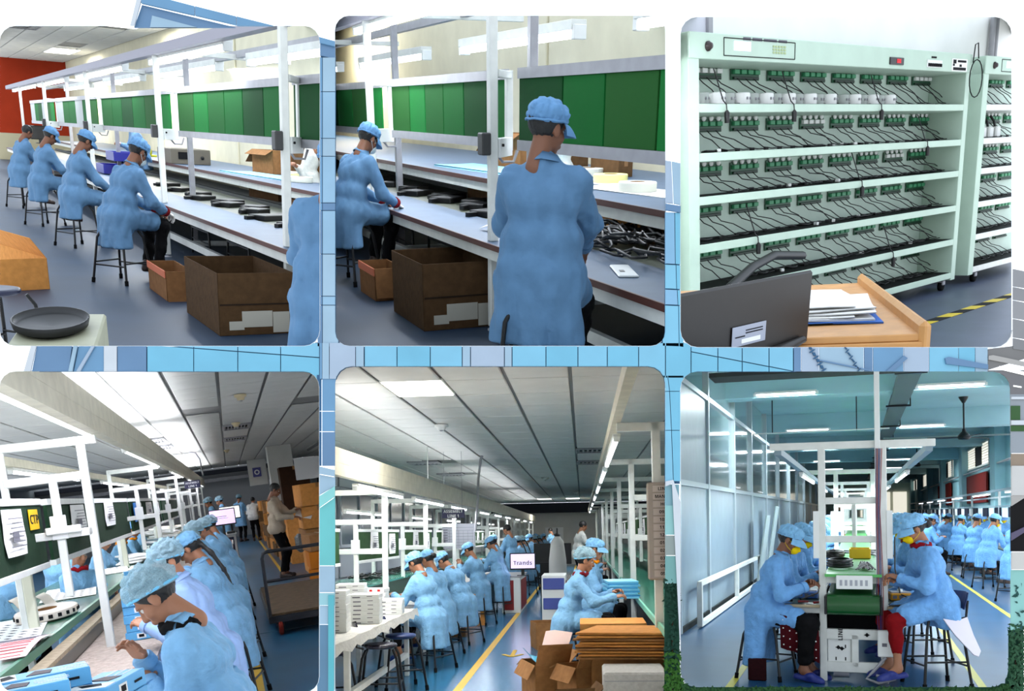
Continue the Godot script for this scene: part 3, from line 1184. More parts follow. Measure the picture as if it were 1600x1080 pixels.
func stool(label: String, at: Vector3, turn: float, h: float, back := false, seat_mat: Material = M.navy_plastic, group := "") -> Node3D:
	var t := thing("stool", label, "stool", at, turn, group)
	if not cache.has("stool%s" % h):
		var lg := []
		for sx in [-1, 1]:
			for sz in [-1, 1]:
				var m := MB.new().tube([V(.13 * sx, h - .03, .12 * sz), V(.165 * sx, h - .10, .15 * sz), V(.215 * sx, .03, .20 * sz)], .0125, 8)
				var f := MB.new().tube([V(.213 * sx, .05, .198 * sz), V(.218 * sx, 0.0, .203 * sz)], .019, 8)
				lg.append([m.mesh(), f.mesh()])
		var r := MB.new()
		for sx in [-1, 1]: r.tube([V(.185 * sx, h * .38, -.172), V(.185 * sx, h * .38, .172)], .009, 6)
		r.tube([V(-.19, h * .33, .175), V(.19, h * .33, .175)], .009, 6).tube([V(-.19, h * .33, -.175), V(.19, h * .33, -.175)], .009, 6)
		var sr := []
		for p in [[.0, -.028], [.12, -.028], [.146, -.016], [.152, .0], [.144, .012], [.12, .016], [.0, .010]]: sr.append(V2(p[0], h + p[1]))
		var bk := MB.new()
		var rows := []
		for i in 5:
			var row := []
			for j in 9:
				var u := (j - 4) / 4.0
				row.append(V(u * .19 * (1.0 - .12 * pow(i / 4.0, 2)), h + .07 + i * .035, -.20 + .05 * u * u - i * .012))
			rows.append(row)
		bk.sheet(rows, .014)
		var bars := MB.new()
		for sx in [-1, 1]: bars.tube([V(.12 * sx, h - .02, -.14), V(.13 * sx, h + .0, -.2), V(.13 * sx, h + .14, -.215)], .011, 6)
		cache["stool%s" % h] = [lg, r.mesh(), MB.new().lathe(sr, 24).mesh(), bk.mesh(), bars.mesh()]
	var c: Array = cache["stool%s" % h]
	part("seat", c[2], seat_mat, t)
	for l in c[0]:
		var lp := part("leg", l[0], M.dark_steel, t)
		part("rubber_foot", l[1], M.rubber, lp)
	part("foot_ring", c[1], M.dark_steel, t)
	if back:
		var b := part("backrest", c[3], seat_mat, t)
		part("back_support", c[4], M.dark_steel, b)
	return t

# a carton standing at "at" (its base's middle), s: width, height, depth; open: flaps folded up/out by these angles or []
func carton(label: String, at: Vector3, turn: float, s: Vector3, m: Material, open: Array = [], group := "", marks := true) -> Node3D:
	var t := thing("carton", label, "carton", at, turn, group)
	var th := .006
	if open.is_empty():
		part("body", MB.new().box(V(0, s.y / 2, 0), s, .006), m, t)
		part("packing_tape", MB.new().box(V(0, s.y + .001, 0), V(.05, .002, s.z * .99), .0).box(V(0, s.y - .04, s.z / 2 + .001), V(.05, .08, .002), 0.0), M.tape_brown, t)
	else:
		var b := MB.new()
		b.box(V(0, th / 2, 0), V(s.x, th, s.z), .001)
		for sg in [-1, 1]:
			b.box(V(sg * (s.x - th) / 2, s.y / 2, 0), V(th, s.y, s.z), .001).box(V(0, s.y / 2, sg * (s.z - th) / 2), V(s.x, s.y, th), .001)
		part("body", b, m, t)
		for i in 4:
			if open[i] == null: continue
			var along: float = s.z if i < 2 else s.x
			var wide: float = (s.z if i >= 2 else s.x) * .46
			var turn_b := Basis(Vector3.UP, [PI / 2, -PI / 2, 0.0, PI][i])
			var hinge := turn_b * V(0, 0, (s.x if i < 2 else s.z) / 2)
			var fb := turn_b * Basis(Vector3.RIGHT, deg_to_rad(open[i]))
			part("flap", MB.new().box(V(0, wide / 2, 0), V(along * .98, wide, th), .001), m, t, Transform3D(fb, hinge + V(0, s.y, 0)))
	if marks:
		part("sticker", MB.new().box(V(s.x * .18, s.y * .36, s.z / 2 + .001), V(s.x * .28, s.y * .2, .002), 0.0), M.paper_white, t)
	return t

func paper(called: String, label: String, cat: String, rows: Array, m: Material = M.paper_white, group := "", th := .002) -> Node3D:
	return solo(called, MB.new().sheet(rows, th), m, label, cat, Transform3D(), group)

func flat_sheet(c: Vector3, w: float, d: float, turn: float, rise := .006) -> Array:
	var rows := []
	var b := Basis(Vector3.UP, turn)
	for i in 5:
		var row := []
		for j in 5:
			var u := j / 4.0 - .5
			var q := i / 4.0 - .5
			row.append(c + b * V(u * w, rise * (sin(u * 5 + q * 3) * .5 + .7), q * d))
		rows.append(row)
	return rows

# a fluorescent batten between two points, the glowing side down
func tube_lamp(label: String, group: String, a: Vector3, b: Vector3, energy: float, w := .07, col := Color(.95, .97, 1.0), light := true) -> Node3D:
	var t := thing("tube_light", label, "light", Vector3.ZERO, 0.0, group)
	var d := (b - a).normalized()
	part("housing", MB.new().bar(a + V(0, w * .45, 0), b + V(0, w * .45, 0), w * 1.1, w * .6), M.white_steel, t)
	part("tube", MB.new().tube([a + d * .03, b - d * .03], w * .38, 6, false), M.tube_glow, t)
	for e in [a, b]: part("end_cap", MB.new().box(e, V(w * .9, w * .9, w * .5), .006), M.white_plastic, t)
	if light:
		var m := (a + b) / 2 - V(0, w * .55, 0)
		area(t, m, w, (b - a).length(), energy, col)
		var l: Node3D = t.get_child(t.get_child_count() - 1)
		var zb := V(0, 1, 0)
		var yb := (d - zb * d.dot(zb)).normalized()
		l.transform = Transform3D(Basis(yb.cross(zb), yb, zb), m)
	return t

# an added trough lamp on a beam's top, put there to brighten the ceiling
func added_uplight(label: String, a: Vector3, b: Vector3, energy: float, col := Color(.97, .98, 1.0)) -> void:
	var t := tube_lamp(label, "", a, b, 0.0, .04, col, false)
	area(t, (a + b) / 2 + V(0, .06, 0), .05, (b - a).length(), energy, col, Vector3.UP)

func post(m: MB, x: float, z: float, y0: float, y1: float, w := .06) -> MB:
	return m.span(V(x - w / 2, y0, z - w / 2), V(x + w / 2, y1, z + w / 2), .006)

# letters lying in the xy plane of xf, facing +z
func letters(s: String, size: float, depth := .002, serif := false) -> TextMesh:
	var key := "txt%s%s" % [s, size]
	if not cache.has(key):
		var f := SystemFont.new()
		f.font_names = PackedStringArray(["Droid Sans"])
		f.font_weight = 700
		var t := TextMesh.new()
		t.text = s
		t.font = f
		t.font_size = 32
		t.pixel_size = size / 32.0
		t.depth = depth
		cache[key] = t
	return cache[key]

# the joints of a suspended ceiling and its tiles, each tile a piece
func tiled_ceiling(at: float, xs: Array, zs: Array, tile: Material, joint: Material, wedge: Vector2, holes := {}, near_z := -1e9) -> Node3D:
	var c := thing("ceiling", "", "")
	c.set_meta("kind", "structure")
	part("slab", MB.new().span(V(xs[0] - 3, at + .03, zs[-1] - .5), V(xs[-1] + 3, at + .2, 0), 0.0), joint, c)
	var rest := MB.new()
	var n := 0
	for i in xs.size() - 1:
		for k in zs.size() - 1:
			if holes.has(Vector2i(i, k)): continue
			var w: float = xs[i + 1] - xs[i] - .035
			var d: float = absf(zs[k + 1] - zs[k]) - .03
			var p := V((xs[i] + xs[i + 1]) / 2, at + .012, (zs[k] + zs[k + 1]) / 2)
			if p.x + w < wedge.x * -p.z - .6 or p.x - w > wedge.y * -p.z + .6: continue
			if n < 290 and p.z > near_z:
				var key := "tile%.3f,%.3f" % [w, d]
				if not cache.has(key): cache[key] = MB.new().box(Vector3.ZERO, V(w, .024, d), .006).mesh()
				part("tile", cache[key], tile, c, Transform3D(Basis(), p))
				n += 1
			else:
				rest.box(p, V(w, .024, d), .006)
	if rest.v.size(): part("far_tiles", rest, tile, c).set_meta("kind", "stuff")
	return c

func vent(label: String, at: Vector3, w: float, d: float, n: int, group := "") -> void:
	var t := thing("ceiling_vent", label, "vent", at, 0.0, group)
	var f := MB.new()
	for s in [-1, 1]: f.box(V(s * w / 2, -.01, 0), V(.03, .03, d)).box(V(0, -.01, s * d / 2), V(w, .03, .03))
	part("frame", f, M.grey_steel, t)
	part("duct", MB.new().box(V(0, .02, 0), V(w, .02, d), 0.0), M.ink, t)
	for i in n:
		part("slat", MB.new().box(V(w * ((i + .5) / n - .5), -.008, 0), V(w / n * .5, .006, d * .94), .001, Basis(Vector3.BACK, .6)), M.grey_steel, t)

# ---------------------------------------------------------------- top left and top middle: the same assembly line with green boards
func line_room(k: int) -> void:
	enter(k)
	var W: String = SPOT[k]
	var one := k == 1
	var zs := 1.0 if one else .83                     # the second view stands closer
	var floor_m := mottled("floor_slate", Color(.10, .19, .28), .5, .85, .25)
	var cream := mottled("wall_cream", Color(.86, .84, .74), .8, .94, .3)
	var wx := 5.6 if one else 5.8
	struct("floor", MB.new().span(V(-4, -.1, -52), V(wx, 0, -2.5), 0.0), floor_m)
	struct("wall_right", MB.new().span(V(wx, 0, -52), V(wx + .1, 3.9, -2.5), 0.0), cream)
	struct("wall_left", MB.new().span(V(-4.1, 0, -52), V(-4, 3.9, -2.5), 0.0), cream)
	var zb := -45.5
	struct("wall_back", MB.new().span(V(-4, 1.0, zb - .1), V(wx, 3.9, zb), 0.0), mottled("wall_red", Color(.62, .20, .10), .75, .93, .3))
	struct("baseboard_back", MB.new().span(V(-4, 0, zb - .1), V(wx, 1.0, zb + .02), 0.0), mat("dado_cream", Color(.70, .68, .58), .8))
	for i in 3:
		struct("trim_%d" % (10 * k + i), MB.new().span(V(wx - .04, 0, [-13.0, -20.5, -8.2][i] - .5), V(wx, 3.75, [-13.0, -20.5, -8.2][i]), .01), cream)
	# suspended ceiling with light panels and a vent
	var ch := 3.75 if one else 3.25
	var xs := []
	var zz := []
	for i in 10: xs.append(-.4 + i * .66)
	for i in 18: zz.append(-11.8 - i * 2.0)
	var lit := {Vector2i(7, 7): 1, Vector2i(7, 11): 1, Vector2i(8, 4): 1} if one else {Vector2i(9, 7): 1, Vector2i(8, 1): 1}
	tiled_ceiling(ch, xs, zz, mottled("ceiling_tile", Color(.80, .80, .79), .9, .95, .4), mat("ceiling_joint", Color(.55, .55, .55), .8), Vector2(0.0, .5), lit)
	var pl := [[4.55, -25.6, .75, 2.2], [4.6, -38.0, .8, 2.6]] if one else [[5.1, -22.5, .8, 2.2]]
	for i in pl.size():
		var p: Array = pl[i]
		if p[0] > wx: p[0] = 5.2
		var t := thing("ceiling_light", "%s white ceiling light panel over the line in the %s" % [["nearer", "farther"][i] if one else "square", W], "light", V(p[0], ch - .01, p[1]), 0.0)
		part("diffuser", MB.new().box(V(0, -.012, 0), V(p[2], .02, p[3]), .002), M.panel_glow, t)
		part("frame", MB.new().box(V(0, 0, 0), V(p[2] + .06, .02, p[3] + .06), .004), M.white_steel, t)
		area(t, V(0, -.04, 0), p[2], p[3], 30.0)
	if one: vent("louvred ceiling vent above the red wall in the " + W, V(2.7, 3.74, -29.5), .8, 1.4, 9)

	# the line: bench, belts, posts, beams
	var ex := 2.55
	var t := thing("assembly_line", "long blue-topped assembly bench with white posts and overhead beams in the " + W, "workbench", Vector3.ZERO)
	var z0 := -3.6 * zs
	var z1 := -37.0
	var top_m := mottled("worktop_blue", Color(.27, .36, .46), .5, .9, .6)
	part("worktop", MB.new().span(V(ex, .635, z1), V(3.12, .665, z0), .004), top_m, t)
	part("edge_strip", MB.new().span(V(ex - .014, .628, z1), V(ex, .668, z0), .004), mat("edge_rust", Color(.30, .15, .11), .5), t)
	part("front_rail", MB.new().span(V(ex + .01, .55, z1), V(ex + .05, .627, z0), .004), M.white_steel, t)
	part("conveyor_belt", MB.new().span(V(3.13, .63, z1), V(3.98, .655, z0), .004), mat("belt_olive", Color(.30, .32, .26), .4), t)
	part("belt_rail", MB.new().span(V(3.98, .62, z1), V(4.03, .70, z0), .004), mat("rail_dark", Color(.07, .10, .08), .5), t)
	part("white_belt", MB.new().span(V(4.04, .63, z1), V(4.7, .66, z0), .004), mottled("belt_white", Color(.80, .81, .78), .5, .93, .8), t)
	var fx := 3.95 if one else 3.42
	part("rear_worktop", MB.new().span(V(fx, .925, z1), V(5.5, .95, z0), .004), top_m, t)
	part("rear_edge_strip", MB.new().span(V(fx - .014, .91, z1), V(fx, .953, z0), .004), M.edge_rust, t)
	part("rear_rail", MB.new().span(V(fx + .01, .83, z1), V(fx + .05, .908, z0), .004), M.white_steel, t)
	part("foot_rail", MB.new().span(V(ex + .3, .14, z1), V(ex + .35, .22, z0), .004), M.white_steel, t)
	part("shelf_board", MB.new().span(V(3.3, .30, z1), V(3.34, .52, z0), .004), mat("panel_blue", Color(.30, .44, .56), .6), t)
	var pz := [-8.25, -13.2, -19.0, -25.4, -31.2] if one else [-6.85, -10.3, -15.0, -20.0]
	for z in pz:
		part("post", post(MB.new(), ex + .08, z, .665, 2.40, .065), M.white_steel, t)
		part("leg", post(MB.new(), ex + .08, z, .03, .55, .065), M.white_steel, t)
		part("levelling_foot", MB.new().lathe([V2(.045, 0), V2(.045, .012), V2(.012, .016), V2(.012, .04)], 12, X(V(ex + .08, 0, z))), M.grey_steel, t)
		part("cross_beam", MB.new().span(V(ex + .1, 2.4, z - .03), V(4.3, 2.46, z + .03), .004), M.white_steel, t)
		part("cross_rail", MB.new().span(V(ex + .3, .14, z - .03), V(4.2, .2, z + .03), .004), M.white_steel, t)
	for z in ([-14.6, -20.5, -27.0] if one else [-7.7, -11.7, -16.5]):
		part("rear_post", post(MB.new(), 3.3, z, 0, 2.5, .07), M.grey_steel, t)
	part("beam", MB.new().span(V(ex + .02, 2.36, z1 + 2), V(ex + .13, 2.46, pz[0] + .1), .004), mat("beam_lilac", Color(.52, .51, .56), .45), t)
	part("rear_beam", MB.new().span(V(3.6, 2.42, z1 + 2), V(3.68, 2.50, z0), .004), M.grey_steel, t)
	# green boards hung behind the posts
	var bx := ex + .33
	var greens := []
	for c in [Color(.02, .25, .09), Color(.045, .36, .14), Color(.12, .33, .13), Color(.055, .42, .17), Color(.08, .33, .13), Color(.04, .34, .13)]:
		greens.append(mat("board_green_%d" % greens.size(), c, .75))
	var spans: Array = [[-4.4, -8.75], [-9.1, -13.25], [-13.7, -19.2], [-19.7, -25.6], [-26.1, -31.4]] if one else [[-3.2, -6.95], [-7.2, -10.35], [-10.75, -15.2], [-15.6, -20.2]]
	var yb := 1.53 if one else 1.36
	var yt := 1.96 if one else 1.77
	for i in spans.size():
		var a: float = spans[i][0]
		var b: float = spans[i][1]
		var g := thing("green_board", ("green partition board, %s from the near end of the line in the %s" % [["first", "second", "third", "fourth", "fifth"][i], W]), "board", V(bx, 0, 0), 0.0)
		part("top_rail", MB.new().span(V(-.02, yt, b), V(.02, yt + .07, a), .004), M.grey_steel, g)
		part("bottom_rail", MB.new().span(V(-.02, yb - .07, b), V(.02, yb, a), .004), M.grey_steel, g)
		var cuts := [0.0, .2, .36, .53, .70, .87, 1.0]
		for j in 6:
			var p0: float = lerpf(b, a, cuts[j])
			var p1: float = lerpf(b, a, cuts[j + 1])
			if i >= 3: 
				part("sheet", MB.new().span(V(-.008, yb, p0 + .01), V(.008, yt, p1 - .01), .002), greens[(j + i) % 6] if j % 3 else mat("board_grey", Color(.55, .58, .57), .4), g)
			else:
				part("sheet", MB.new().span(V(-.008, yb, p0 + .01), V(.008, yt, p1 - .01), .002), greens[(j + i * 2) % 6], g)
	# brackets with socket boxes between each post and the boards
	for i in mini(pz.size(), 4):
		var z: float = pz[i]
		var g := thing("socket_bracket", "white bracket with socket box on the %s post of the line in the %s" % [["nearest", "second", "third", "fourth"][i], W], "bracket", V(ex + .08, 0, z), 0.0)
		var l := V(.25, 0, -.02 - .35 * zs * (1 if i == 0 else .4))
		part("arm", MB.new().bar(V(.03, yt + .03, 0), V(l.x, yt + .03, l.z), .05, .05), M.white_steel, g)
		part("upright", MB.new().bar(V(l.x, yb - .08, l.z), V(l.x, yt + .06, l.z), .05, .05, V(1, 0, 0)), M.white_steel, g)
		var bxx := part("socket_box", MB.new().bar(V(.03, yb - .05, 0), V(l.x, yb - .05, l.z), .06, .13), M.white_plastic, g)
		part("socket", MB.new().bar(V(.1, yb - .03, .028 + l.z * .4), V(.16, yb - .03, .03 + l.z * .6), .004, .03).bar(V(.06, yb - .03, .03), V(.08, yb - .03, .03), .01, .02), M.ink, bxx)
		part("breaker_box", MB.new().box(V(-.07, yb - .02, .02), V(.07, .15, .10), .008), mat("breaker_grey", Color(.20, .20, .20), .5), g)
		part("cable_loop", MB.new().tube([V(l.x - .1, yb - .1, l.z), V(l.x - .05, yb - .16, l.z), V(l.x + .04, yb - .16, l.z), V(l.x + .07, yb - .08, l.z)], .012, 6), M.grey_steel, g)
	# lamps
	var fr := [[-10.2, -13.8], [-15.7, -20.5], [-22.1, -27.0], [-28.3, -34.0]] if one else [[-7.9, -11.0], [-12.5, -16.5], [-18, -22], [-24, -29]]
	for i in fr.size():
		tube_lamp("glowing tube light under the front beam, %s from the near end, in the %s" % [["first", "second", "third", "fourth", "fifth"][i], W], "", V(ex + .16, 2.32, fr[i][0]), V(ex + .16, 2.32, fr[i][1]), 5.0, .10)
	var rr := [[-9.4, -12.7], [-14.2, -17.8], [-19.5, -23.5], [-25.5, -30]] if one else [[-5.3, -6.6], [-7.6, -10.3], [-11.6, -14.6], [-16, -20], [-22, -27]]
	var rx := 3.65
	var ry := 2.36 if one else 2.13
	for i in rr.size():
		tube_lamp("glowing tube light along the rear beam, %s from the near end, in the %s" % [["first", "second", "third", "fourth", "fifth"][i], W], "", V(rx, ry, rr[i][0]), V(rx, ry, rr[i][1]), 5.0, .12)

	# black adapters on the belt
	var ad := MB.new().box(V(0, .03, 0), V(.26, .06, .30), .008).box(V(-.05, .03, .2), V(.05, .04, .12), .004).mesh()
	var spots := [[3.3, -10.1], [3.27, -11.0], [3.52, -11.1], [3.4, -11.9], [3.55, -12.4], [3.36, -12.9], [3.5, -13.4], [3.3, -14.1], [3.45, -14.9], [3.38, -15.9], [3.5, -17.2]]
	for i in spots.size():
		var sp: Array = spots[i]
		solo("power_adapter", ad, M.black_plastic, "black power adapter, %s, lying on the olive conveyor belt in the %s" % [NTH[i] + " from the near end", W], "adapter", X(V(sp[0], .655, sp[1] * (1.0 if one else .78)), -.9 + .2 * sin(i * 5.0)), "black adapters on the belt, " + W)
	# on the benches
	var js := V(2.98, .665, -8.55) if one else V(2.98, .665, -7.35)
	var jar := thing("jar", "clear jar of red wire coils with dark lid on the bench in the " + W, "jar", js)
	part("glass", MB.new().lathe([V2(0, 0), V2(.055, 0), V2(.06, .02), V2(.06, .13), V2(.045, .15)], 18), mat("jar_red", Color(.62, .25, .19), .2), jar)
	part("lid", MB.new().lathe([V2(.047, .15), V2(.05, .155), V2(.05, .18), V2(0, .185)], 18), mat("lid_dark", Color(.16, .06, .05), .4), jar)
	for i in 5: part("coil", MB.new().tube([V(cos(i * 1.26) * .055, .02, sin(i * 1.26) * .055), V(cos(i * 1.26) * .062, .07, sin(i * 1.26) * .062), V(cos(i * 1.26) * .055, .125, sin(i * 1.26) * .055)], .006, 5), mat("coil_orange", Color(.75, .38, .28), .4), jar)
	paper("tissue", "crumpled white tissue on the bench beside the red jar in the " + W, "tissue", [[js + V(-.20, .004, .15), js + V(-.17, .07, .05), js + V(-.20, .012, -.2)], [js + V(-.12, .03, .18), js + V(-.1, .09, 0), js + V(-.12, .05, -.16)], [js + V(-.04, .004, .12), js + V(-.03, .012, .02), js + V(-.04, .004, -.15)]])
	solo("cable_scraps", MB.new().tube([js + V(-.1, .01, .3), js + V(-.02, .05, .2), js + V(.03, .02, .33), js + V(-.05, .06, .45), js + V(0, .01, .3)], .012, 6).box(js + V(-.03, .03, .38), V(.1, .06, .12), .01, Basis(V(0, 1, 0), .6)), mat("scrap_white", Color(.75, .74, .75), .6), "tangle of white cable scraps beside the red jar in the " + W, "cable")
	var far_z := 1.0 if one else .62
	paper("cyan_sheet", "pale cyan folder lying on the rear bench in the " + W, "folder", flat_sheet(V(fx + .55, .955, -15.2 if one else -10.1), .5, 2.4, .1), mat("sheet_cyan", Color(.55, .80, .88), .6), "", .02)
	var ct := carton("open brown carton on the rear bench by the cream wall in the " + W, V(fx + 1.05, .95, -16.4 if one else -10.9), .2, V(.34, .36, .7), M.cardboard, [null, 120, null, 130], "", false)
	carton("tall brown carton standing behind the open one on the rear bench, " + W, V(fx + 1.45, .95, -16.0 if one else -10.5), .2, V(.3, .52, .6), M.cardboard_dark, [], "", false)
	for i in 3:
		var rt := thing("tape_roll", "white tape roll on the rear bench, %s of three, in the %s" % [["nearest", "middle", "farthest"][i], W], "tape", V(fx + .6 + .25 * i, .95, (-13.6 - i * .9) if one else (-7.2 - i * .95)), 0.0)
		part("roll", MB.new().lathe([V2(.06, 0), V2(.15, 0), V2(.155, .01), V2(.155, .07), V2(.15, .08), V2(.06, .08), V2(.06, 0)], 24), mat("roll_white", Color(.85, .85, .80), .6) if i != 1 else mat("roll_yellow", Color(.83, .82, .55), .6), rt)
		part("core", MB.new().lathe([V2(.06, 0), V2(.06, .081), V2(.05, .081), V2(.05, 0)], 18), M.cardboard, rt)
	# the worker in white across the line, cut short by the board
	person("worker in white coat standing behind the far bench with arms folded in the " + W, "", V(fx + .85, .0, -13.9 if one else -9.2), -1.8, {"hat": "none", "coat": M.coat_white, "q": 1.9, "lean": .05, "lh": V(-.12, 1.15, .2), "rh": V(.12, 1.15, .22), "s": .93})
	carton("small brown carton behind the white coat on the rear bench in the " + W, V(fx + 1.3, .95, -14.2 if one else -9.0), .3, V(.2, .18, .4), M.cardboard_dark, [], "", false)
	for i in 3:
		carton("%s brown box under the rear bench in the %s" % [["wide", "printed", "small"][i], W], V(fx + .3 + .1 * i, .655, [-12.2, -10.2, -14.6][i] * (1.0 if one else .68)), .1, V(.3, .14, 1.1), [M.cardboard, M.cardboard_bright, M.cardboard_dark][i])
	# floor cartons
	var cz := V(2.24, 0, -8.45) if one else V(2.43, 0, -7.42)
	var big := carton("large open brown carton with white labels under the bench in the " + W, cz, 0.0, V(.62, .5, 1.15 if one else .85), mottled("cardboard_painted_shade", Color(.30, .22, .14), .9, .84, 2.0, .15), [178, null, null, 176], "", false)  # shade is put into this darkened cardboard colour
	part("sticker", MB.new().box(V(.0, .13, (.578 if one else .428)), V(.25, .13, .003), 0.0).box(V(.2, .1, (.579 if one else .429)), V(.14, .17, .003), 0.0).box(V(-.17, .08, (.577 if one else .427)), V(.12, .07, .003), 0.0), mat("label_grey", Color(.62, .61, .57), .8), big)
	part("packing_tape", MB.new().box(V(0, .25, (.579 if one else .429)), V(.6, .012, .003), 0.0), mat("seam_dark", Color(.14, .10, .07), .8), big)
	var c2 := carton("smaller brown carton with peach rim beside the large one in the " + W, V(2.02, 0, -10.1) if one else V(2.22, 0, -8.6), 0.0, V(.26, .28, .85 if one else .55), mottled("cardboard_peach", Color(.50, .35, .22), .88, .85, 2.0), [170, null, 172, null], "", false)
	part("peach_rim", MB.new().box(V(-.135, .25, 0), V(.012, .07, .85 if one else .55), .004), mat("rim_peach", Color(.70, .40, .30), .7), c2)
	for i in 2:
		var sx := thing("folded_stool", "black stool frame standing upside under the bench, %s, in the %s" % [["left one", "right one"][i], W], "stool", V(3.05, 0, [-13.2, -11.4][i] * (1.0 if one else .82)))
		for s in [-1, 1]: part("leg", MB.new().tube([V(0, .0, s * .5), V(.0, .45, s * .42)], .014, 6), M.dark_steel, sx)
		part("foot_ring", MB.new().tube([V(0, .34, -.43), V(0, .34, .43)], .012, 6).tube([V(0, .2, -.46), V(0, .2, .46)], .008, 6), M.dark_steel, sx)

	if one:
		var hats := {"seat": .56, "skin": 2, "coat": mottled("coat_dusk", Color(.37, .52, .66), .62, .88, 1.7, .25, .015), "cap_mat": mottled("cap_dusk", Color(.40, .58, .75), .62, .88, 1.7, .25, .015), "hem": .36, "fat": 1.06}
		var defs := [[V(1.72, 0, -11.0), 1.95, "seated worker in blue coat and cap nearest on the line, white glove, "], [V(1.72, 0, -14.4), 1.75, "seated worker in blue coat and cap second along the bench, "], [V(1.62, 0, -17.4), 1.8, "seated worker in blue coat and cap third along the bench, "], [V(1.62, 0, -21.0), 1.9, "bareheaded worker in blue coat farthest along the bench, "]]
		for i in 4:
			var d: Dictionary = hats.duplicate()
			d.merge({"lean": .42 if i == 0 else .3, "head": [.55, .1], "hat": "none" if i == 3 else "cap", "lh": V(.12, .72, .50), "rh": V(-.16, .72, .46), "q": [1.0, 1.4, 1.5, 1.8][i], "mask": "white" if i == 0 else "", "gloves": 1 if i == 0 else -1}, true)
			if i == 0: d.cuffs = mat("cuff_red", Color(.45, .08, .10), .7)
			person(defs[i][2] + W, "", defs[i][0], defs[i][1], d)
			stool("black four-legged stool under the %s worker in the %s" % [["nearest", "second", "third", "farthest"][i], W], defs[i][0], defs[i][1] + .3, .56)
		person("worker in blue coat whose back fills the right edge of the " + W, "", V(1.88, 0, -5.1), 2.6, {"seat": .62, "hem": .38, "skin": 2, "coat": mottled("coat_dusk", Color(.37, .52, .66), .62, .88, 1.7, .25, .015), "cap_mat": mottled("cap_dusk", Color(.40, .58, .75), .62, .88, 1.7, .25, .015), "lean": .12, "fat": 1.15, "head": [.3, -.3]})
		person("worker in blue beyond the line behind the blue trays in the " + W, "", V(3.9, .35, -21.5), -1.6, {"seat": .5, "q": 1.9, "lean": .3, "head": [.5, 0]})
		for i in 2:
			var bt := thing("tray", "bright blue plastic tray on the bench, %s of two, in the %s" % [["upper", "lower"][i], W], "tray", V(3.4 + i * -.15, [.92, .68][i], -20.5 - i * .3))
			part("body", MB.new().box(V(0, .01, 0), V(.5, .02, .9)).box(V(.25, .08, 0), V(.02, .16, .9)).box(V(-.25, .08, 0), V(.02, .16, .9)).box(V(0, .08, .45), V(.5, .16, .02)).box(V(0, .08, -.45), V(.5, .16, .02)), mat("tray_blue", Color(.07, .10, .55), .4), bt)
		var inst := thing("test_instrument", "grey bench instrument behind the nearest cap on the rear bench in the " + W, "instrument", V(4.3, .95, -19.6))
		part("body", MB.new().box(V(0, .13, 0), V(.7, .26, 1.2), .01), mat("instrument_grey", Color(.42, .40, .36), .6), inst)
		part("screen", MB.new().box(V(-.1, .15, .61), V(.25, .12, .02), .004), M.ink, inst)
		part("knob", MB.new().lathe([V2(.03, 0), V2(.03, .03), V2(0, .035)], 12, X(V(.2, .12, .6), 0, PI / 2)), M.black_plastic, inst)
		var mon := thing("monitor", "small dark monitor before the red wall in the " + W, "monitor", V(3.0, .95, -31.0))
		part("screen", MB.new().box(V(0, .28, 0), V(.5, .36, .06), .02), M.black_plastic, mon)
		part("stand", MB.new().box(V(0, .05, 0), V(.1, .12, .06)).box(V(0, .01, 0), V(.26, .02, .2)), M.black_plastic, mon)
		var ytp := thing("tape_dispenser", "yellow tape dispenser on the rear bench in the " + W, "tape", V(4.25, .95, -23.0))
		part("body", MB.new().lathe([V2(.09, 0), V2(.1, .02), V2(.1, .12), V2(.06, .14)], 16, X(V(0, .1, .1), 0, PI / 2)), mat("dispenser_yellow", Color(.80, .80, .12), .4), ytp)
		part("base", MB.new().box(V(.05, .02, 0), V(.3, .04, .4), .01), M.dispenser_yellow, ytp)
		# near left: device with a black dish, half a chair, a carton
		var dv := thing("scale_device", "cream metal device with a round black dish at the lower left of the " + W, "machine", V(.575, 0, -5.75), 0.0)
		dv.transform = RT * Transform3D(Basis(Vector3.UP, -.2), V(.55, 0, -5.75))
		part("body", MB.new().box(V(0, .25, 0), V(.42, .5, .95), .012), mottled("cream_metal", Color(.66, .66, .56), .5, .93, 1.0), dv)
		part("dish", MB.new().lathe([V2(0, .50), V2(.15, .50), V2(.185, .52), V2(.195, .56), V2(.185, .562), V2(.175, .525), V2(0, .515)], 32, Transform3D(Basis().scaled(V(1.0, 1, 1.9)), V(-.04, 0, .0))), M.black_plastic, dv)
		part("motor", MB.new().lathe([V2(0, 0), V2(.09, 0), V2(.1, .03), V2(.1, .2), V2(.06, .24), V2(0, .24)], 18, X(V(-.16, .36, .42), 0.0, PI / 2)), M.black_plastic, dv)
		part("knob", MB.new().lathe([V2(.018, 0), V2(.018, .015), V2(0, .02)], 10, X(V(.12, .38, .48), 0, PI / 2)), M.ink, dv)
		stool("dark blue seat and black frame of a chair cut by the left edge of the " + W, V(.33, 0, -7.2), .7, .5, true)
		carton("brown carton with one flap up at the left edge of the " + W, V(.45, 0, -11.6), .25, V(.5, .3, 2.2), M.cardboard_bright, [-35, null, null, null], "", false)
		solo("paper_scrap", MB.new().box(V(1.08, .004, -6.2), V(.05, .006, .1), .002), M.paper_white, "tiny white scrap lying on the open floor in the " + W, "scrap")
	else:
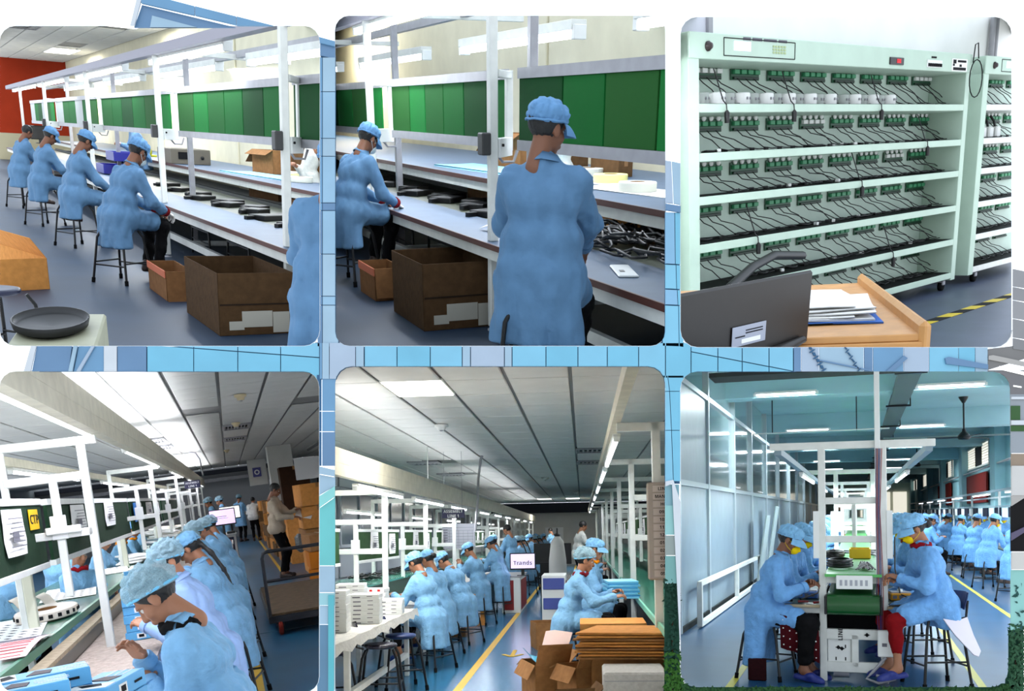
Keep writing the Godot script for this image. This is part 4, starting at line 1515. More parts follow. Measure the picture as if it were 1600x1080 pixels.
		person("worker seen from behind in blue coat and cap at the bench in the " + W, "", V(2.04, 0, -4.62), 2.45, {"seat": .68, "hem": .44, "skin": 2, "coat": mottled("coat_dusk", Color(.37, .52, .66), .62, .88, 1.7, .25, .015), "cap_mat": mottled("cap_dusk", Color(.40, .58, .75), .62, .88, 1.7, .25, .015), "lean": .10, "fat": 1.12, "head": [.22, -.55], "lh": V(.2, .95, .42), "rh": V(-.12, .88, .42), "poles": [V(.6, -.8, -.3), V(-.9, -.5, -.25)]})
		stool("dark stool beneath the seated worker in the " + W, V(2.04, 0, -4.62), 2.6, .66)
		person("seated worker in blue cap cut by the left edge of the " + W, "", V(2.13, 0, -9.4), 1.95, {"seat": .56, "hem": .34, "skin": 2, "coat": mottled("coat_dusk", Color(.37, .52, .66), .62, .88, 1.7, .25, .015), "cap_mat": mottled("cap_dusk", Color(.40, .58, .75), .62, .88, 1.7, .25, .015), "lean": .42, "head": [.55, .1], "lh": V(.12, .72, .5), "rh": V(-.16, .72, .46), "mask": "white", "gloves": 1, "cuffs": mat("cuff_red", Color(.45, .08, .10), .7), "q": 1.2})
		stool("black stool under the left worker in the " + W, V(2.13, 0, -9.4), 2.2, .56)
		var ph := thing("phone", "white smartphone with cable lying on the bench in the " + W, "phone", V(2.84, .665, -5.2), -.35)
		part("body", MB.new().box(V(0, .008, 0), V(.12, .014, .42), .006), M.white_plastic, ph)
		part("camera", MB.new().box(V(-.02, .017, .05), V(.03, .003, .06), .001), mat("phone_grey", Color(.5, .5, .48), .3), ph)
		var pile := MB.new()
		var rg := RandomNumberGenerator.new()
		rg.seed = 4
		for i in 70:
			var c := V(3.3 + rg.randf_range(-.32, .5), .68 + rg.randf() * .14 * (1.0 - i / 110.0), -5.75 + rg.randf_range(-1.0, .7))
			var p := []
			for j in 9:
				var a := j * .85 + rg.randf() * .3
				p.append(c + V(cos(a) * rg.randf_range(.04, .09), rg.randf_range(-.015, .03) + .02, sin(a) * rg.randf_range(.08, .2)))
			pile.tube(p, .010, 5)
		solo("cable_pile", pile, M.black_plastic, "tangled heap of black cables on the belt in the " + W, "cables").set_meta("kind", "stuff")
		var ms := [[V(4.2, .952, -8.2), 1.2], [V(4.1, .952, -6.9), 2.0]]
		for i in 2: paper("paper_sheet", "%s white paper lying on the rear bench in the %s" % [["small", "large torn"][i], W], "paper", flat_sheet(ms[i][0], .3 + i * .15, ms[i][1], .15))

# ---------------------------------------------------------------- top right: charging racks, a laptop on a desk
func rack_room() -> void:
	enter(3)
	var W: String = SPOT[3]
	struct("floor", MB.new().span(V(0, -.1, -5.2), V(18, 0, 0), 0.0), mottled("floor_grey_blue", Color(.27, .31, .40), .4, .85, .4))
	struct("wall_back", MB.new().span(V(7.17, 0, -5.2), V(18, 4.5, -5.05), 0.0), mottled("wall_white", Color(.93, .93, .92), .8, .96, .3))
	struct("wall_left", MB.new().span(V(2, 0, -5.2), V(7.14, 4.5, -5.06), 0.0), mottled("wall_lilac", Color(.80, .80, .84), .8, .95, .3))
	struct("trim_30", MB.new().span(V(7.12, 0, -5.08), V(7.18, 4.5, -5.03), .004), M.grey_steel)
	struct("wall_side", MB.new().span(V(4.5, 0, -4.98), V(6.12, 2.16, -4.9), .004), mottled("partition_brown", Color(.20, .175, .16), .7, .85, .6))
	struct("trim_31", MB.new().bar(V(11.0, 3.42, -5.0), V(14.5, 3.36, -5.0), .10, .09), M.white_plastic)
	var cd := thing("cable_conduit", "grey cables and yellow elbow running down the wall in the " + W, "conduit", V(12.75, 0, -5.0))
	part("pipe", MB.new().tube([V(-.05, 2.3, 0), V(-.05, 2.95, 0), V(-.02, 3.2, 0), V(.15, 3.36, 0)], .035, 8).tube([V(.05, 2.3, 0), V(.05, 2.9, 0), V(.1, 3.15, 0), V(.25, 3.3, 0)], .03, 8), M.grey_steel, cd)
	part("elbow", MB.new().tube([V(-.06, 3.08, .02), V(0, 3.26, .02), V(.16, 3.38, .02)], .05, 8), mat("elbow_yellow", Color(.78, .76, .30), .5), cd)
	solo("wall_hook", MB.new().tube([V(0, 0, 0), V(.03, -.03, .06), V(.1, -.02, .06)], .012, 6), M.white_plastic, "small white hook on the bright wall in the " + W, "hook", X(V(10.62, 3.0, -5.05)))

	var green := mottled("rack_green", Color(.71, .80, .735), .5, .95, .5)
	var shelf_y := [1.89, 1.55, 1.24, .89, .54, .185]
	var black_shelf := mottled("shelf_mat", Color(.085, .095, .09), .7, .7, 2.0)
	var F := -4.5
	var B := -4.88
	for r in 2:
		var x0: float = [6.12, 11.30][r]
		var x1: float = [10.95, 16.0][r]
		var rk := thing("charging_rack", ["large pale green charging rack with six shelves of circuit boards in the ", "second pale green charging rack cut by the right edge of the "][r] + W, "rack", V(0, 0, 0))
		part("side_panel", MB.new().span(V(x0, .1, B), V(x0 + .13, 2.36, F), .004), green, rk)
		part("side_panel", MB.new().span(V(x1 - .10, .1, B), V(x1, 2.36, F), .004), green, rk)
		part("back_panel", MB.new().span(V(x0, .1, B - .03), V(x1, 2.3, B), 0.0), mottled("rack_back", Color(.74, .82, .77), .55, .95, .5), rk)
		var hp := part("header", MB.new().span(V(x0, 2.185, B), V(x1, 2.36, F + .01), .005), green, rk)
		for i in 6:
			part("shelf", MB.new().span(V(x0 + .13, shelf_y[i] - .065, B), V(x1 - .1, shelf_y[i] - .004, F), .004), M.white_steel if r else green, rk)
			part("shelf_mat", MB.new().span(V(x0 + .14, shelf_y[i] - .004, B), V(x1 - .11, shelf_y[i], F - .02), .001), black_shelf, rk)
		for x in [x0 + .3, x1 - .2]:
			var c := part("caster", MB.new().lathe([V2(.0, -.02), V2(.05, -.02), V2(.05, .02), V2(0, .02)], 14, X(V(x, .05, F - .06), 0, PI / 2)), M.rubber, rk)
			part("caster_fork", MB.new().box(V(x, .085, F - .06), V(.06, .05, .07), .006), M.grey_steel, c)
		# header fittings
		part("indicator_lamp", MB.new().lathe([V2(.035, 0), V2(.035, .012), V2(.026, .02), V2(.02, .035), V2(0, .04)], 16, X(V(x0 + .22, 2.27, F + .01), 0, PI / 2)), mat("lamp_dark", Color(.16, .10, .10), .35), hp)
		var px := x0 + .42
		var fr := MB.new()
		for s in [0, 1]:
			fr.box(V(px + .49, 2.215 + .12 * s, F + .012), V(.98, .006, .004), 0.0).box(V(px + .98 * s, 2.275, F + .012), V(.006, .12, .004), 0.0)
		var pn := part("control_frame", fr, M.ink, hp)
		part("screen", MB.new().box(V(px + .24, 2.285, F + .013), V(.22, .065, .006), .001), glow("screen_lilac", Color(.86, .87, 1.0), 1.1), pn)
		var keys := MB.new()
		for i in 5:
			for j in 3: keys.box(V(px + .67 + i * .04, 2.255 + j * .022, F + .013), V(.026, .014, .005), .001)
		part("keypad", keys, mat("keypad_olive", Color(.66, .72, .55), .6), pn)
		if r == 0:
			part("lettering", MB.new().box(V(-.20, 0, 0), V(.10, .022, .002), 0.0).box(V(-.06, 0, 0), V(.13, .022, .002), 0.0).box(V(.12, 0, 0), V(.18, .02, .002), 0.0).box(V(.30, 0, 0), V(.12, .02, .002), 0.0), M.print_grey, pn, X(V(px + .5, 2.338, F + .012)))
			var dm := part("display_meter", MB.new().box(V(9.27, 2.25, F + .012), V(.27, .062, .02), .004), mat("meter_black", Color(.10, .09, .10), .4), hp)
			part("digits", letters("888", .05), glow("digits_red", Color(.75, .05, .12), 1.0), dm, X(V(9.30, 2.25, F + .024)))
			var sw := part("breaker_row", MB.new().box(V(10.06, 2.265, F + .012), V(.32, .03, .02), .003).box(V(10.06, 2.235, F + .012), V(.32, .04, .012), .003), M.white_plastic, hp)
			var tg := MB.new()
			for i in 7: tg.box(V(9.93 + i * .044, 2.235, F + .022), V(.024, .028, .012), .002)
			part("switch", tg, M.ink, sw)
			part("lettering", MB.new().box(V(0, 0, 0), V(.11, .016, .002), 0.0), M.ink, hp, X(V(10.05, 2.305, F + .012)))
			part("notice", MB.new().box(V(10.64, 2.25, F + .012), V(.36, .115, .004), 0.0), M.paper_white, hp)
			part("notice_print", MB.new().box(V(-.12, .03, 0), V(.07, .035, .002), 0.0).box(V(.05, .035, 0), V(.2, .02, .002), 0.0).box(V(-.14, 0, 0), V(.04, .02, .002), 0.0).box(V(.02, -.005, 0), V(.05, .022, .002), 0.0).box(V(0, -.035, 0), V(.3, .026, .002), 0.0), M.ink, hp, X(V(10.64, 2.25, F + .015)))
		# circuit boards under the top and each shelf
		var tops := [2.205, 1.815, 1.475, 1.16, .81, .465]
		for i in 6:
			for j in (8 if r == 0 else 3):
				var bx := x0 + .73 + j * .54
				var t := thing("circuit_board", "green circuit board, %s from the left on the %s level of the %s rack" % [NTH[j], NTH[i], ["large", "right-hand"][r]], "circuit board", V(bx, tops[i] - .055, B + .012), 0.0, "green circuit boards in the racks")
				part("board", MB.new().box(V(0, 0, 0), V(.41, .095, .008), .001), mat("pcb_green", Color(.07, .30, .19), .45), t)
				var rl := MB.new()
				var ld := MB.new()
				for q in 1:
					rl.box(V(-.15 + q * .1, .012, .016), V(.07, .034, .03), .003)
					ld.lathe([V2(.024, 0), V2(.022, .012), V2(0, .016)], 10, X(V(-.15 + q * .1, .056, .008), 0, PI / 2))
				for q in 4: part("relay", rl, mat("relay_mint", Color(.22, .55, .38), .5) if (i + j * 2) % 7 or i > 2 else M.white_plastic, t, X(V(q * .1, 0, 0)))
				if i < 3:
					for q in 4: part("led", ld, M.white_plastic, t, X(V(q * .1, 0, 0)))
				part("terminal", MB.new().box(V(0, -.033, .012), V(.36, .018, .02), .002), mat("terminal_green", Color(.035, .16, .10), .5), t)
		# drooping cables, a few shapes used again and again
		var rg := RandomNumberGenerator.new()
		rg.seed = 21 + r
		for i in 6:
			for j in (8 if r == 0 else 2):
				for q in 3:
					var bx := x0 + .59 + j * .54 + q * .12
					var drop: float = tops[i] - .09 - shelf_y[i]
					var kx := "droop%d_%d" % [i, (j + q) % 4]
					if not cache.has(kx):
						var v := (j + q) % 4
						var rt := .14 + .09 * v
						cache[kx] = MB.new().tube([V(0, 0, 0), V(.01, -.05, .05), V(rt * .35, -drop * .45, .10), V(rt * .8, -drop * .85, .14), V(rt, -drop + .012, .19), V(rt + .14, -drop + .014, .20 - .04 * v), V(rt + .20, -drop + .012, .14)], 0.0045, 5).box(V(rt + .22, -drop + .014, .13), V(.05, .022, .022), .004).mesh()
					solo("charging_cable", cache[kx], M.black_plastic, "black cable from the %s of the %s board, %s level, %s rack" % [["left", "middle", "right"][q], NTH[j], NTH[i], ["large", "right-hand"][r]], "cable", X(V(bx, tops[i] - .09, B + .03)), "black charging cables in the racks")
		if r == 0:
			for i in 30:
				var y: float = shelf_y[1 + i % 5]
				var x := x0 + .3 + rg.randf() * 4.2
				var p := []
				for q in 9: p.append(V(x + cos(q * .9) * .10 + q * .02, y + .01 + .004 * (q % 2), B + .16 + sin(q * .9) * .06))
				solo("cable_coil", MB.new().tube(p, .009, 5), M.black_plastic, "loose loop of black cable lying on a rack shelf in the " + W, "cable", Transform3D(), "loose cable loops on the rack shelves")
			for i in 22:
				solo("usb_plug", MB.new().box(V(0, .013, 0), V(.04, .026, .03), .004), M.white_plastic, "tiny white plug end lying among the cables on a rack shelf, " + W, "plug", X(V(x0 + .5 + rg.randf() * 4.0, shelf_y[1 + i % 5], B + .1 + rg.randf() * .15), rg.randf() * 3), "white plug ends on the rack shelves")
			for i in 7:
				var y: float = shelf_y[[0, 0, 0, 1, 2, 3, 4][i]]
				var x: float = x0 + [.45, 1.4, 2.9, 3.9, 2.6, .9, 3.3][i]
				solo("hanging_plug", MB.new().tube([V(0, .25, -.1), V(.01, .02, -.02), V(0, -.01, .015), V(0, -.06, .02)], .005, 5).tube([V(0, -.05, .02), V(0, -.07, .02), V(0, -.14, .02)], [.008, .022, .018], 8), M.black_plastic, "black plug hanging over a shelf edge of the large rack in the " + W, "plug", X(V(x, y, F)), "black plugs hanging over shelf edges")
	for i in 18:
		var t := thing("charger_adapter", "round charger adapter number %d from the left, top shelf of the large rack" % (i + 1), "adapter", V(6.55 + i * .17 + (.1 if i > 11 else 0.0), 1.89, -4.72 + .03 * (i % 2)), 0.0, "white charger adapters on the top shelf")
		part("body", MB.new().lathe([V2(0, 0), V2(.07, 0), V2(.078, .01), V2(.078, .085), V2(.07, .095), V2(0, .095)], 16), M.white_plastic if i % 2 else mat("adapter_grey", Color(.62, .65, .63), .5), t)
		part("prong", MB.new().box(V(.02, .05, .078), V(.01, .02, .02)).box(V(-.02, .05, .078), V(.01, .02, .02)), M.grey_steel, t)
	for i in 4:
		var t := thing("charger_adapter", "white cube charger hanging under the second board of the right rack in the " + W, "adapter", V(11.62 + i * .2, 1.55, -4.7), 0.0, "white chargers in the right rack")
		part("body", MB.new().box(V(0, .06, 0), V(.12, .12, .1), .015), M.white_plastic, t)
		part("cable", MB.new().tube([V(0, .12, 0), V(.01, .18, -.02), V(0, .24, -.06)], .014, 6), M.black_plastic, t)
	var loop := []
	for i in 17:
		var a := TAU * i / 16.0
		loop.append(V(cos(a) * .16, -.17 + sin(a) * .18, .01))
	solo("wire_loop", MB.new().tube(loop, .006, 5).tube([V(-.1, -.02, .01), V(-.05, .15, 0), V(.02, .17, 0), V(.03, .02, .01)], .006, 5), M.ink, "thin wire loop hanging between the two racks in the " + W, "wire", X(V(11.02, 2.3, F + .02)))

	# hazard tape along the floor
	var hz := thing("hazard_tape", "yellow and black hazard tape stuck along the floor in the " + W, "tape", V(0, 0, -3.75))
	for i in 16:
		var x := 8.2 + i * .26
		part("stripe", MB.new().prism(PackedVector2Array([V2(x, -.055), V2(x + .26, -.055), V2(x + .20, .055), V2(x - .06, .055)]), .003, Transform3D(Basis(V(1, 0, 0), V(0, 0, -1), V(0, 1, 0)), V(0, .001, 0))), mat("hazard_yellow", Color(.80, .70, .10), .5) if i % 2 else M.ink, hz)

	# desk with a raised rim, papers, laptop
	var u := V(5.32 - 3.83, 0, -2.70 + 1.67).normalized()          # along the rim, away from the viewer
	var w := V(u.z, 0, -u.x)                                      # to the left
	var dk := thing("desk", "pale wooden desk with raised rounded rim in the lower right of the " + W, "desk", Vector3.ZERO)
	var bs := Basis(u, V(0, 1, 0), u.cross(V(0, 1, 0)))
	var o := V(3.83, 0, -1.675)
	var wood := mottled("wood_pale", Color(.78, .57, .33), .45, .88, 1.3, .1)
	var leftw := -1.0 if bs.z.dot(w) < 0.0 else 1.0
	part("top", MB.new().box(o + u * .93 + w * .95 + V(0, .735, 0), V(1.86, .03, 1.9), .004, bs), wood, dk)
	part("rim", MB.new().bar(o + V(0, .72, 0) + u * -.02, o + u * 1.88 + V(0, .72, 0), .045, .16, Vector3.UP, .018), wood, dk)
	part("front_panel", MB.new().box(o + w * .95 - u * .0 + V(0, .36, 0), V(.03, .72, 1.9), .004, bs), wood, dk)
	part("side_panel", MB.new().box(o + u * .93 + V(0, .36, 0), V(1.84, .72, .03), .004, bs), wood, dk)
	var pr := RandomNumberGenerator.new()
	pr.seed = 3
	for i in 6:
		var c := o + u * (.62 + .02 * i) + w * (.32 + .05 * (i % 3)) + V(0, .753 + i * .011, 0)
		var rows := []
		var rot := Basis(Vector3.UP, pr.randf_range(-.15, .15)) * bs
		for a in 5:
			var row := []
			for b in 5: row.append(c + rot * V((a - 2) * .16, .004 * sin(a * 1.7 + b + i) + .004, (b - 2) * .105))
			rows.append(row)
		paper("paper_sheet", "sheet of white paper in the loose pile on the wooden desk in the " + W, "paper", rows, mat("sheet_blue", Color(.25, .42, .72), .7) if i == 0 else M.paper_white, "papers piled on the desk", .006)
	for i in 2:
		paper("paper_sheet", "%s white sheet half under the laptop on the desk in the %s" % [["upper", "lower"][i], W], "paper", flat_sheet(o + u * (.75 + .14 * i) + w * (.92 + .1 * i) + V(0, .755 + .008 * i, 0), .42, .5, .5 + .5 * i, .01))
	var key := thing("key_tag", "small black key lying on the desk before the papers in the " + W, "key", o + u * .16 + w * .62 + V(0, .752, 0))
	part("body", MB.new().box(V(0, .012, 0), V(.06, .02, .03), .008, Basis(V(0, 1, 0), .5)), M.black_plastic, key)
	part("ring", MB.new().tube([V(.04, .008, .02), V(.08, .01, .05), V(.10, .008, .03)], .006, 5), M.black_plastic, key)

	var a := V(2.50, .74, -2.06)
	var b := V(3.55, .73, -2.03)
	var lu := (b - a).normalized()
	var ln := lu.cross(V(0, 1, 0)).normalized()
	if ln.z < 0: ln = -ln
	var lp := thing("laptop", "dark brown open laptop seen from behind its lid in the " + W, "laptop", Vector3.ZERO)
	var lb := Basis(lu, V(0, 1, 0), lu.cross(V(0, 1, 0))) * Basis(V(1, 0, 0), .06)
	var mid := (a + b) / 2
	var lidm := mottled("laptop_brown", Color(.105, .085, .075), .42, .9, 3.0)
	part("lid", MB.new().box(mid + V(0, .15, 0), V((b - a).length(), .29, .02), .009, lb), lidm, lp)
	part("hinge_bulge", MB.new().tube([a + V(.02, -.0, .0) + ln * .015, a.lerp(b, .75) + ln * .018, b + V(-.06, .03, 0) + ln * .016], [.03, .03, .014], 10), lidm, lp)
	part("base", MB.new().box(mid - ln * .26 + V(0, .022, 0), V((b - a).length(), .03, .5), .008, Basis(lu, V(0, 1, 0), lu.cross(V(0, 1, 0)))), lidm, lp)
	part("screen", MB.new().box(mid + V(0, .15, 0) - ln * .0115, V((b - a).length() * .92, .27, .002), 0.0, lb), M.ink, lp)
	var st := part("sticker", MB.new().box(mid + lu * .10 + V(0, .10, 0) + ln * .0125, V(.215, .075, .003), .001, lb), mat("sticker_silver", Color(.62, .64, .70), .35, .2), lp)
	var lx := Transform3D(Basis(lu, V(0, 1, 0), ln), mid + lu * .10 + V(0, .015, 0) + ln * .0155)
	part("sticker_print", MB.new().box(V(.03, .008, 0), V(.11, .004, .001), 0.0).box(V(.03, -.002, 0), V(.11, .004, .001), 0.0).box(V(-.06, -.012, 0), V(.06, .004, .001), 0.0), M.ink, st, lx.translated(V(.0, .095, 0)))
	part("sticker_stripe", MB.new().box(mid + lu * .02 + V(0, .128, 0) + ln * .014, V(.05, .012, .003), 0.0, lb), mat("stripe_red", Color(.6, .1, .12), .5), st)
	part("sticker_patch", MB.new().box(mid + lu * .11 + V(0, .08, 0) + ln * .014, V(.12, .016, .003), 0.0, lb), M.paper_white, st)
	var cb := thing("cable_bundle", "thick black cable bundle arched behind the laptop lid in the " + W, "cable", Vector3.ZERO)
	part("cable", MB.new().tube([V(5.9, .62, -4.0), V(6.35, .72, -4.1), V(6.8, .76, -4.2), V(7.4, .70, -4.3)], .035, 8), M.black_plastic, cb)

# ---------------------------------------------------------------- bottom left: women packing blue boxes along a line, an aisle with cartons
func packing_room() -> void:
	enter(4)
	var W: String = SPOT[4]
	struct("floor", MB.new().span(V(-8, -.1, -41), V(6, 0, -1.5), 0.0), mottled("floor_teal_dark", Color(.13, .34, .47), .3, .84, .25))
	struct("wall_back", MB.new().span(V(-8, 0, -41), V(6, 2.85, -40.5), 0.0), mat("wall_grey_far", Color(.62, .63, .64), .8))
	struct("trim_40", MB.new().span(V(-8, 2.3, -40.5), V(6, 2.45, -40.3), .01), M.grey_steel)
	struct("trim_41", MB.new().span(V(-8, 2.6, -40.5), V(6, 2.78, -40.2), .01), mat("duct_dark", Color(.16, .17, .20), .6))
	struct("wall_left", MB.new().span(V(-7.2, 0, -41), V(-7, 2.85, -1.5), 0.0), M.wall_grey)
	struct("wall_right", MB.new().span(V(3.6, 0, -41), V(3.8, 2.85, -1.5), 0.0), mat("wall_dark", Color(.07, .075, .08), .6))
	struct("wall_side", MB.new().span(V(1.62, 0, -39), V(1.8, 2.1, -27.5), .01), mat("sheet_white", Color(.76, .77, .78), .5))
	struct("wall_column", MB.new().span(V(1.12, 0, -26.6), V(1.75, 2.8, -25.9), .01), mottled("wall_offwhite", Color(.78, .78, .76), .8, .95, .3))
	struct("wall_column", MB.new().span(V(.78, 1.9, -35.0), V(1.4, 2.8, -34.4), .01), M.wall_offwhite)
	var xs := []
	var zz := []
	for i in 26: xs.append(-8.27 + i * .49)
	for i in 27: zz.append(-8.43 - i * 1.17)
	tiled_ceiling(2.8, xs, zz, mottled("ceiling_tile", Color(.80, .80, .79), .9, .95, .4), M.ceiling_joint, Vector2(-.36, .16), {Vector2i(18, 0): 1, Vector2i(17, 7): 1, Vector2i(17, 10): 1, Vector2i(14, 8): 1, Vector2i(14, 10): 1, Vector2i(16, 4): 1, Vector2i(19, 4): 1}, -22.5)
	for p in [[.79, -9.0, "at the top edge"], [.30, -17.2, "over the aisle"], [.30, -20.7, "behind the one over the aisle"], [-1.17, -18.4, "left above the beam"], [-1.17, -20.7, "left behind the beam"]]:
		vent("slatted ceiling vent %s in the %s" % [p[2], W], V(p[0], 2.8, p[1]), .44, 1.0, 8)
	for p in [[.30, -11.8, "nearest over the aisle"], [.28, -16.2, "second over the aisle"], [.12, -25.0, "far over the aisle"]]:
		var t := thing("smoke_detector", "round cream smoke detector %s in the %s" % [p[2], W], "detector", V(p[0], 2.78, p[1]))
		part("base", MB.new().lathe([V2(0, -.06), V2(.04, -.055), V2(.05, -.02), V2(.07, -.018), V2(.07, .012)], 18), mat("detector_cream", Color(.78, .72, .58), .5), t)
		part("sensor", MB.new().lathe([V2(0, -.075), V2(.015, -.07), V2(.02, -.055)], 12), M.grey_steel, t)
	# line frame
	var zs := [-7.05, -13.1, -19.2, -25.4, -31.5, -37]
	var fr := bench_frame("white post and beam frame with green conveyor and cloth bench, packing line, " + W, -.90, -1.40, -.80, zs, 2.14, 1.88, 1.50, .055)
	var tl := [[-4.3, -7.5], [-9.9, -14.6], [-17.6, -22.2], [-24.9, -29.6], [-31, -35], [-36, -39.5]]
	for i in tl.size():
		tube_lamp("glowing tube light under the packing line beam, %s from the near end, in the %s" % [NTH[i], W], "", V(-.89, 2.18, tl[i][0]), V(-.89, 2.18, tl[i][1]), 4.5, .05, Color(.93, .93, 1), i < 5)
	part("rear_beam", MB.new().span(V(-1.84, 2.12, -38), V(-1.77, 2.20, -6.5), .004), M.beam_cream, thing("rear_beam", "cream beam carrying the rear tube lights in the " + W, "beam"))
	for i in 4:
		tube_lamp("white tube light under the rear beam, %s from the near end, in the %s" % [NTH[i], W], "", V(-1.8, 2.08, -9.4 - i * 6.4), V(-1.8, 2.08, -13.4 - i * 6.4), 4.0, .05, Color(.97, .98, 1), i < 3)
	solo("cable_drop", MB.new().tube([V(-.75, 2.8, -24), V(-.6, 2.76, -24), V(-.52, 2.6, -24), V(-.50, 2.2, -24)], .02, 8), M.grey_steel, "bent grey cable dropping from the ceiling above the line in the " + W, "cable")
	var sg := thing("hanging_sign", "small navy sign hanging over the line in the " + W, "sign", V(-.72, 2.0, -22.5))
	part("plate", MB.new().box(V(0, 0, 0), V(.34, .17, .02), .004), mat("sign_navy", Color(.06, .07, .25), .5), sg)
	part("lettering", letters("ASSEMBLY\nLINE 1", .06), M.white_plastic, sg, X(V(0, 0, .012)))
	var s2 := thing("wall_sign", "square purple sign on the far column in the " + W, "sign", V(1.06, 2.35, -34.38))
	part("plate", MB.new().box(V(0, 0, 0), V(.28, .32, .02), .004), mat("sign_purple", Color(.28, .28, .52), .5), s2)
	part("mark", MB.new().lathe([V2(.05, 0), V2(.09, .004), V2(.09, .008), V2(.05, .008)], 20, X(V(0, 0, .01), 0, PI / 2)), M.white_plastic, s2)
	for i in 3: added_uplight("added trough light shining up from the line's beam, %s, in the %s" % [["near", "middle", "far"][i], W], V(-.80, 2.30, -5.0 - i * 10.0), V(-.80, 2.30, -14.0 - i * 10.0), 12.0)  # added lamps that brighten the ceiling and the aisle
	# boards
	var bz := [[-4.8, -7.35], [-7.6, -13.3], [-13.7, -19.4], [-19.9, -25.6]]
	for i in 4:
		var b := thing("pin_board", "dark green pin board %s from the near end in the %s" % [NTH[i], W], "board", V(-1.27, 0, 0))
		part("felt", MB.new().span(V(-.012, 1.32, bz[i][1]), V(.012, 1.72, bz[i][0]), .003), mottled("felt_dark_green", Color(.095, .20, .125), .9, .85, 2.5), b)
		part("top_rail", MB.new().span(V(-.022, 1.72, bz[i][1]), V(.022, 1.765, bz[i][0]), .003), M.white_steel, b)
		part("bottom_rail", MB.new().span(V(-.022, 1.28, bz[i][1]), V(.022, 1.32, bz[i][0]), .003), M.white_steel, b)
	notices("white printed notice, %s, on the dark green boards of the " + W, -1.25, [[-6.35, 1.42, 1.70, .55], [-8.95, 1.46, 1.71, .75], [-11.2, 1.47, 1.72, .8], [-14.6, 1.45, 1.70, 1.2], [-16.6, 1.46, 1.7, 1.1], [-18.4, 1.46, 1.7, .9]], 1.0, "notices on the packing line boards")
	var ctp := thing("sign_card", "yellow card reading CTP on the nearest green board in the " + W, "sign", V(-1.25, 1.625, -7.02), PI / 2)
	part("card", MB.new().box(V(0, 0, 0), V(.30, .135, .006), .002), mat("card_yellow", Color(.86, .68, .10), .6), ctp)
	part("lettering", letters("CTP", .085), M.ink, ctp, Transform3D(Basis().scaled(V(1.9, 1, 1)), V(0, 0, .004)))
	solo("card_holder", MB.new().box(V(-1.08, 1.53, -7.02), V(.22, .05, .05), .006), M.white_plastic, "white curled card holder on the rail of the nearest post in the " + W, "holder")
	for i in 2:
		solo("blue_folder", MB.new().box(V(-1.22, 1.57, -13.9 - .5 * i), V(.02, .26, .3), .004), [mat("folder_blue", Color(.12, .40, .68), .5), mat("folder_lime", Color(.68, .78, .15), .5)][i], "%s folder clipped on the third green board in the %s" % [["blue", "lime"][i], W], "folder")
	# conveyor with green top; lower packing bench
	var cv := fr
	part("green_conveyor", MB.new().span(V(-2.0, .885, -38), V(-1.16, .90, -3.6), .004), mottled("glass_green_deep", Color(.12, .36, .27), .22, .9, .6), cv)
	part("edge", MB.new().span(V(-1.165, .855, -38), V(-1.14, .905, -3.6), .003), mat("edge_green", Color(.03, .40, .26), .35), cv)
	part("ledge", MB.new().span(V(-1.14, .80, -38), V(-1.05, .825, -3.6), .003), mottled("ledge_cream", Color(.70, .64, .54), .7, .8, 3.0), cv)
	part("front_board", MB.new().span(V(-1.10, .70, -38), V(-1.07, .80, -3.6), .003), mat("board_deep_green", Color(.03, .12, .08), .3), cv)
	for z in [-7.05, -13.1, -19.2]: part("support", post(MB.new(), -1.35, z, .9, 1.3, .06), mat("support_cream", Color(.76, .76, .68), .5), cv)
	var bn := fr
	part("cloth_bench", MB.new().span(V(-1.10, .66, -38), V(-.55, .70, -2.7), .004), mottled("cloth_cream", Color(.77, .71, .66), .8, .82, 2.0, .6, .03), bn)
	for i in 8: part("leg", post(MB.new(), -.62, -4.5 - i * 4.5, 0, .66, .05), M.white_steel, bn)
	# on the conveyor
	var dots := MB.new()
	for i in 9:
		for j in 6: dots.box(V(-.18 + j * .072, .0045, -.62 + i * .155), V(.022, .001, .05), 0.0, Basis(Vector3.UP, .5)).box(V(-.165 + j * .072, .0045, -.60 + i * .155), V(.02, .001, .02), 0.0)
	var dm := dots.mesh()
	for i in 3:
		var t := thing("label_sheet", "sheet of black-marked white labels on the green conveyor, %s, in the %s" % [["by the roll", "behind the roll", "farthest of three"][i], W], "labels", [V(-1.50, .905, -6.9), V(-1.55, .905, -9.9), V(-1.52, .905, -12.6)][i], .12)
		part("sheet", MB.new().box(V(0, .002, 0), V(.46, .004, [2.0, 1.5, 1.3][i]), .001), M.paper_white, t)
		part("marks", dm, M.ink, t)
	var rl := thing("label_roll", "large flat roll of white label tape with black marks on the conveyor of the " + W, "tape", V(-1.38, .91, -7.7))
	part("tape", MB.new().lathe([V2(.07, 0), V2(.20, 0), V2(.205, .008), V2(.205, .052), V2(.20, .06), V2(.07, .06), V2(.07, 0)], 40, Transform3D(Basis().scaled(V(1, 1, 2.0)), Vector3.ZERO)), mat("tape_cream", Color(.86, .82, .77), .7), rl)
	part("core", MB.new().lathe([V2(.07, .0), V2(.07, .061), V2(.062, .061), V2(.062, 0)], 24, Transform3D(Basis().scaled(V(1, 1, 2.0)), Vector3.ZERO)), M.cardboard, rl)
	var mk := MB.new()
	for i in 22:
		var a := TAU * i / 22.0
		mk.box(V(cos(a) * .2055, .03, sin(a) * .411), V(.012, .026, .03), .002, Basis(Vector3.UP, -a))
	part("marks", mk, M.ink, rl)
	var cu := thing("label_strip", "loose curled strip of label tape at the back of the conveyor in the " + W, "tape", V(-1.74, .905, -8.7))
	var rows := [[], []]
	for j in 14:
		for i in 2: rows[i].append(V(-.1 + j * .028, .06 + .05 * sin(j * .9) + i * .0, [-.15, .25][i] + .06 * cos(j * .9)))
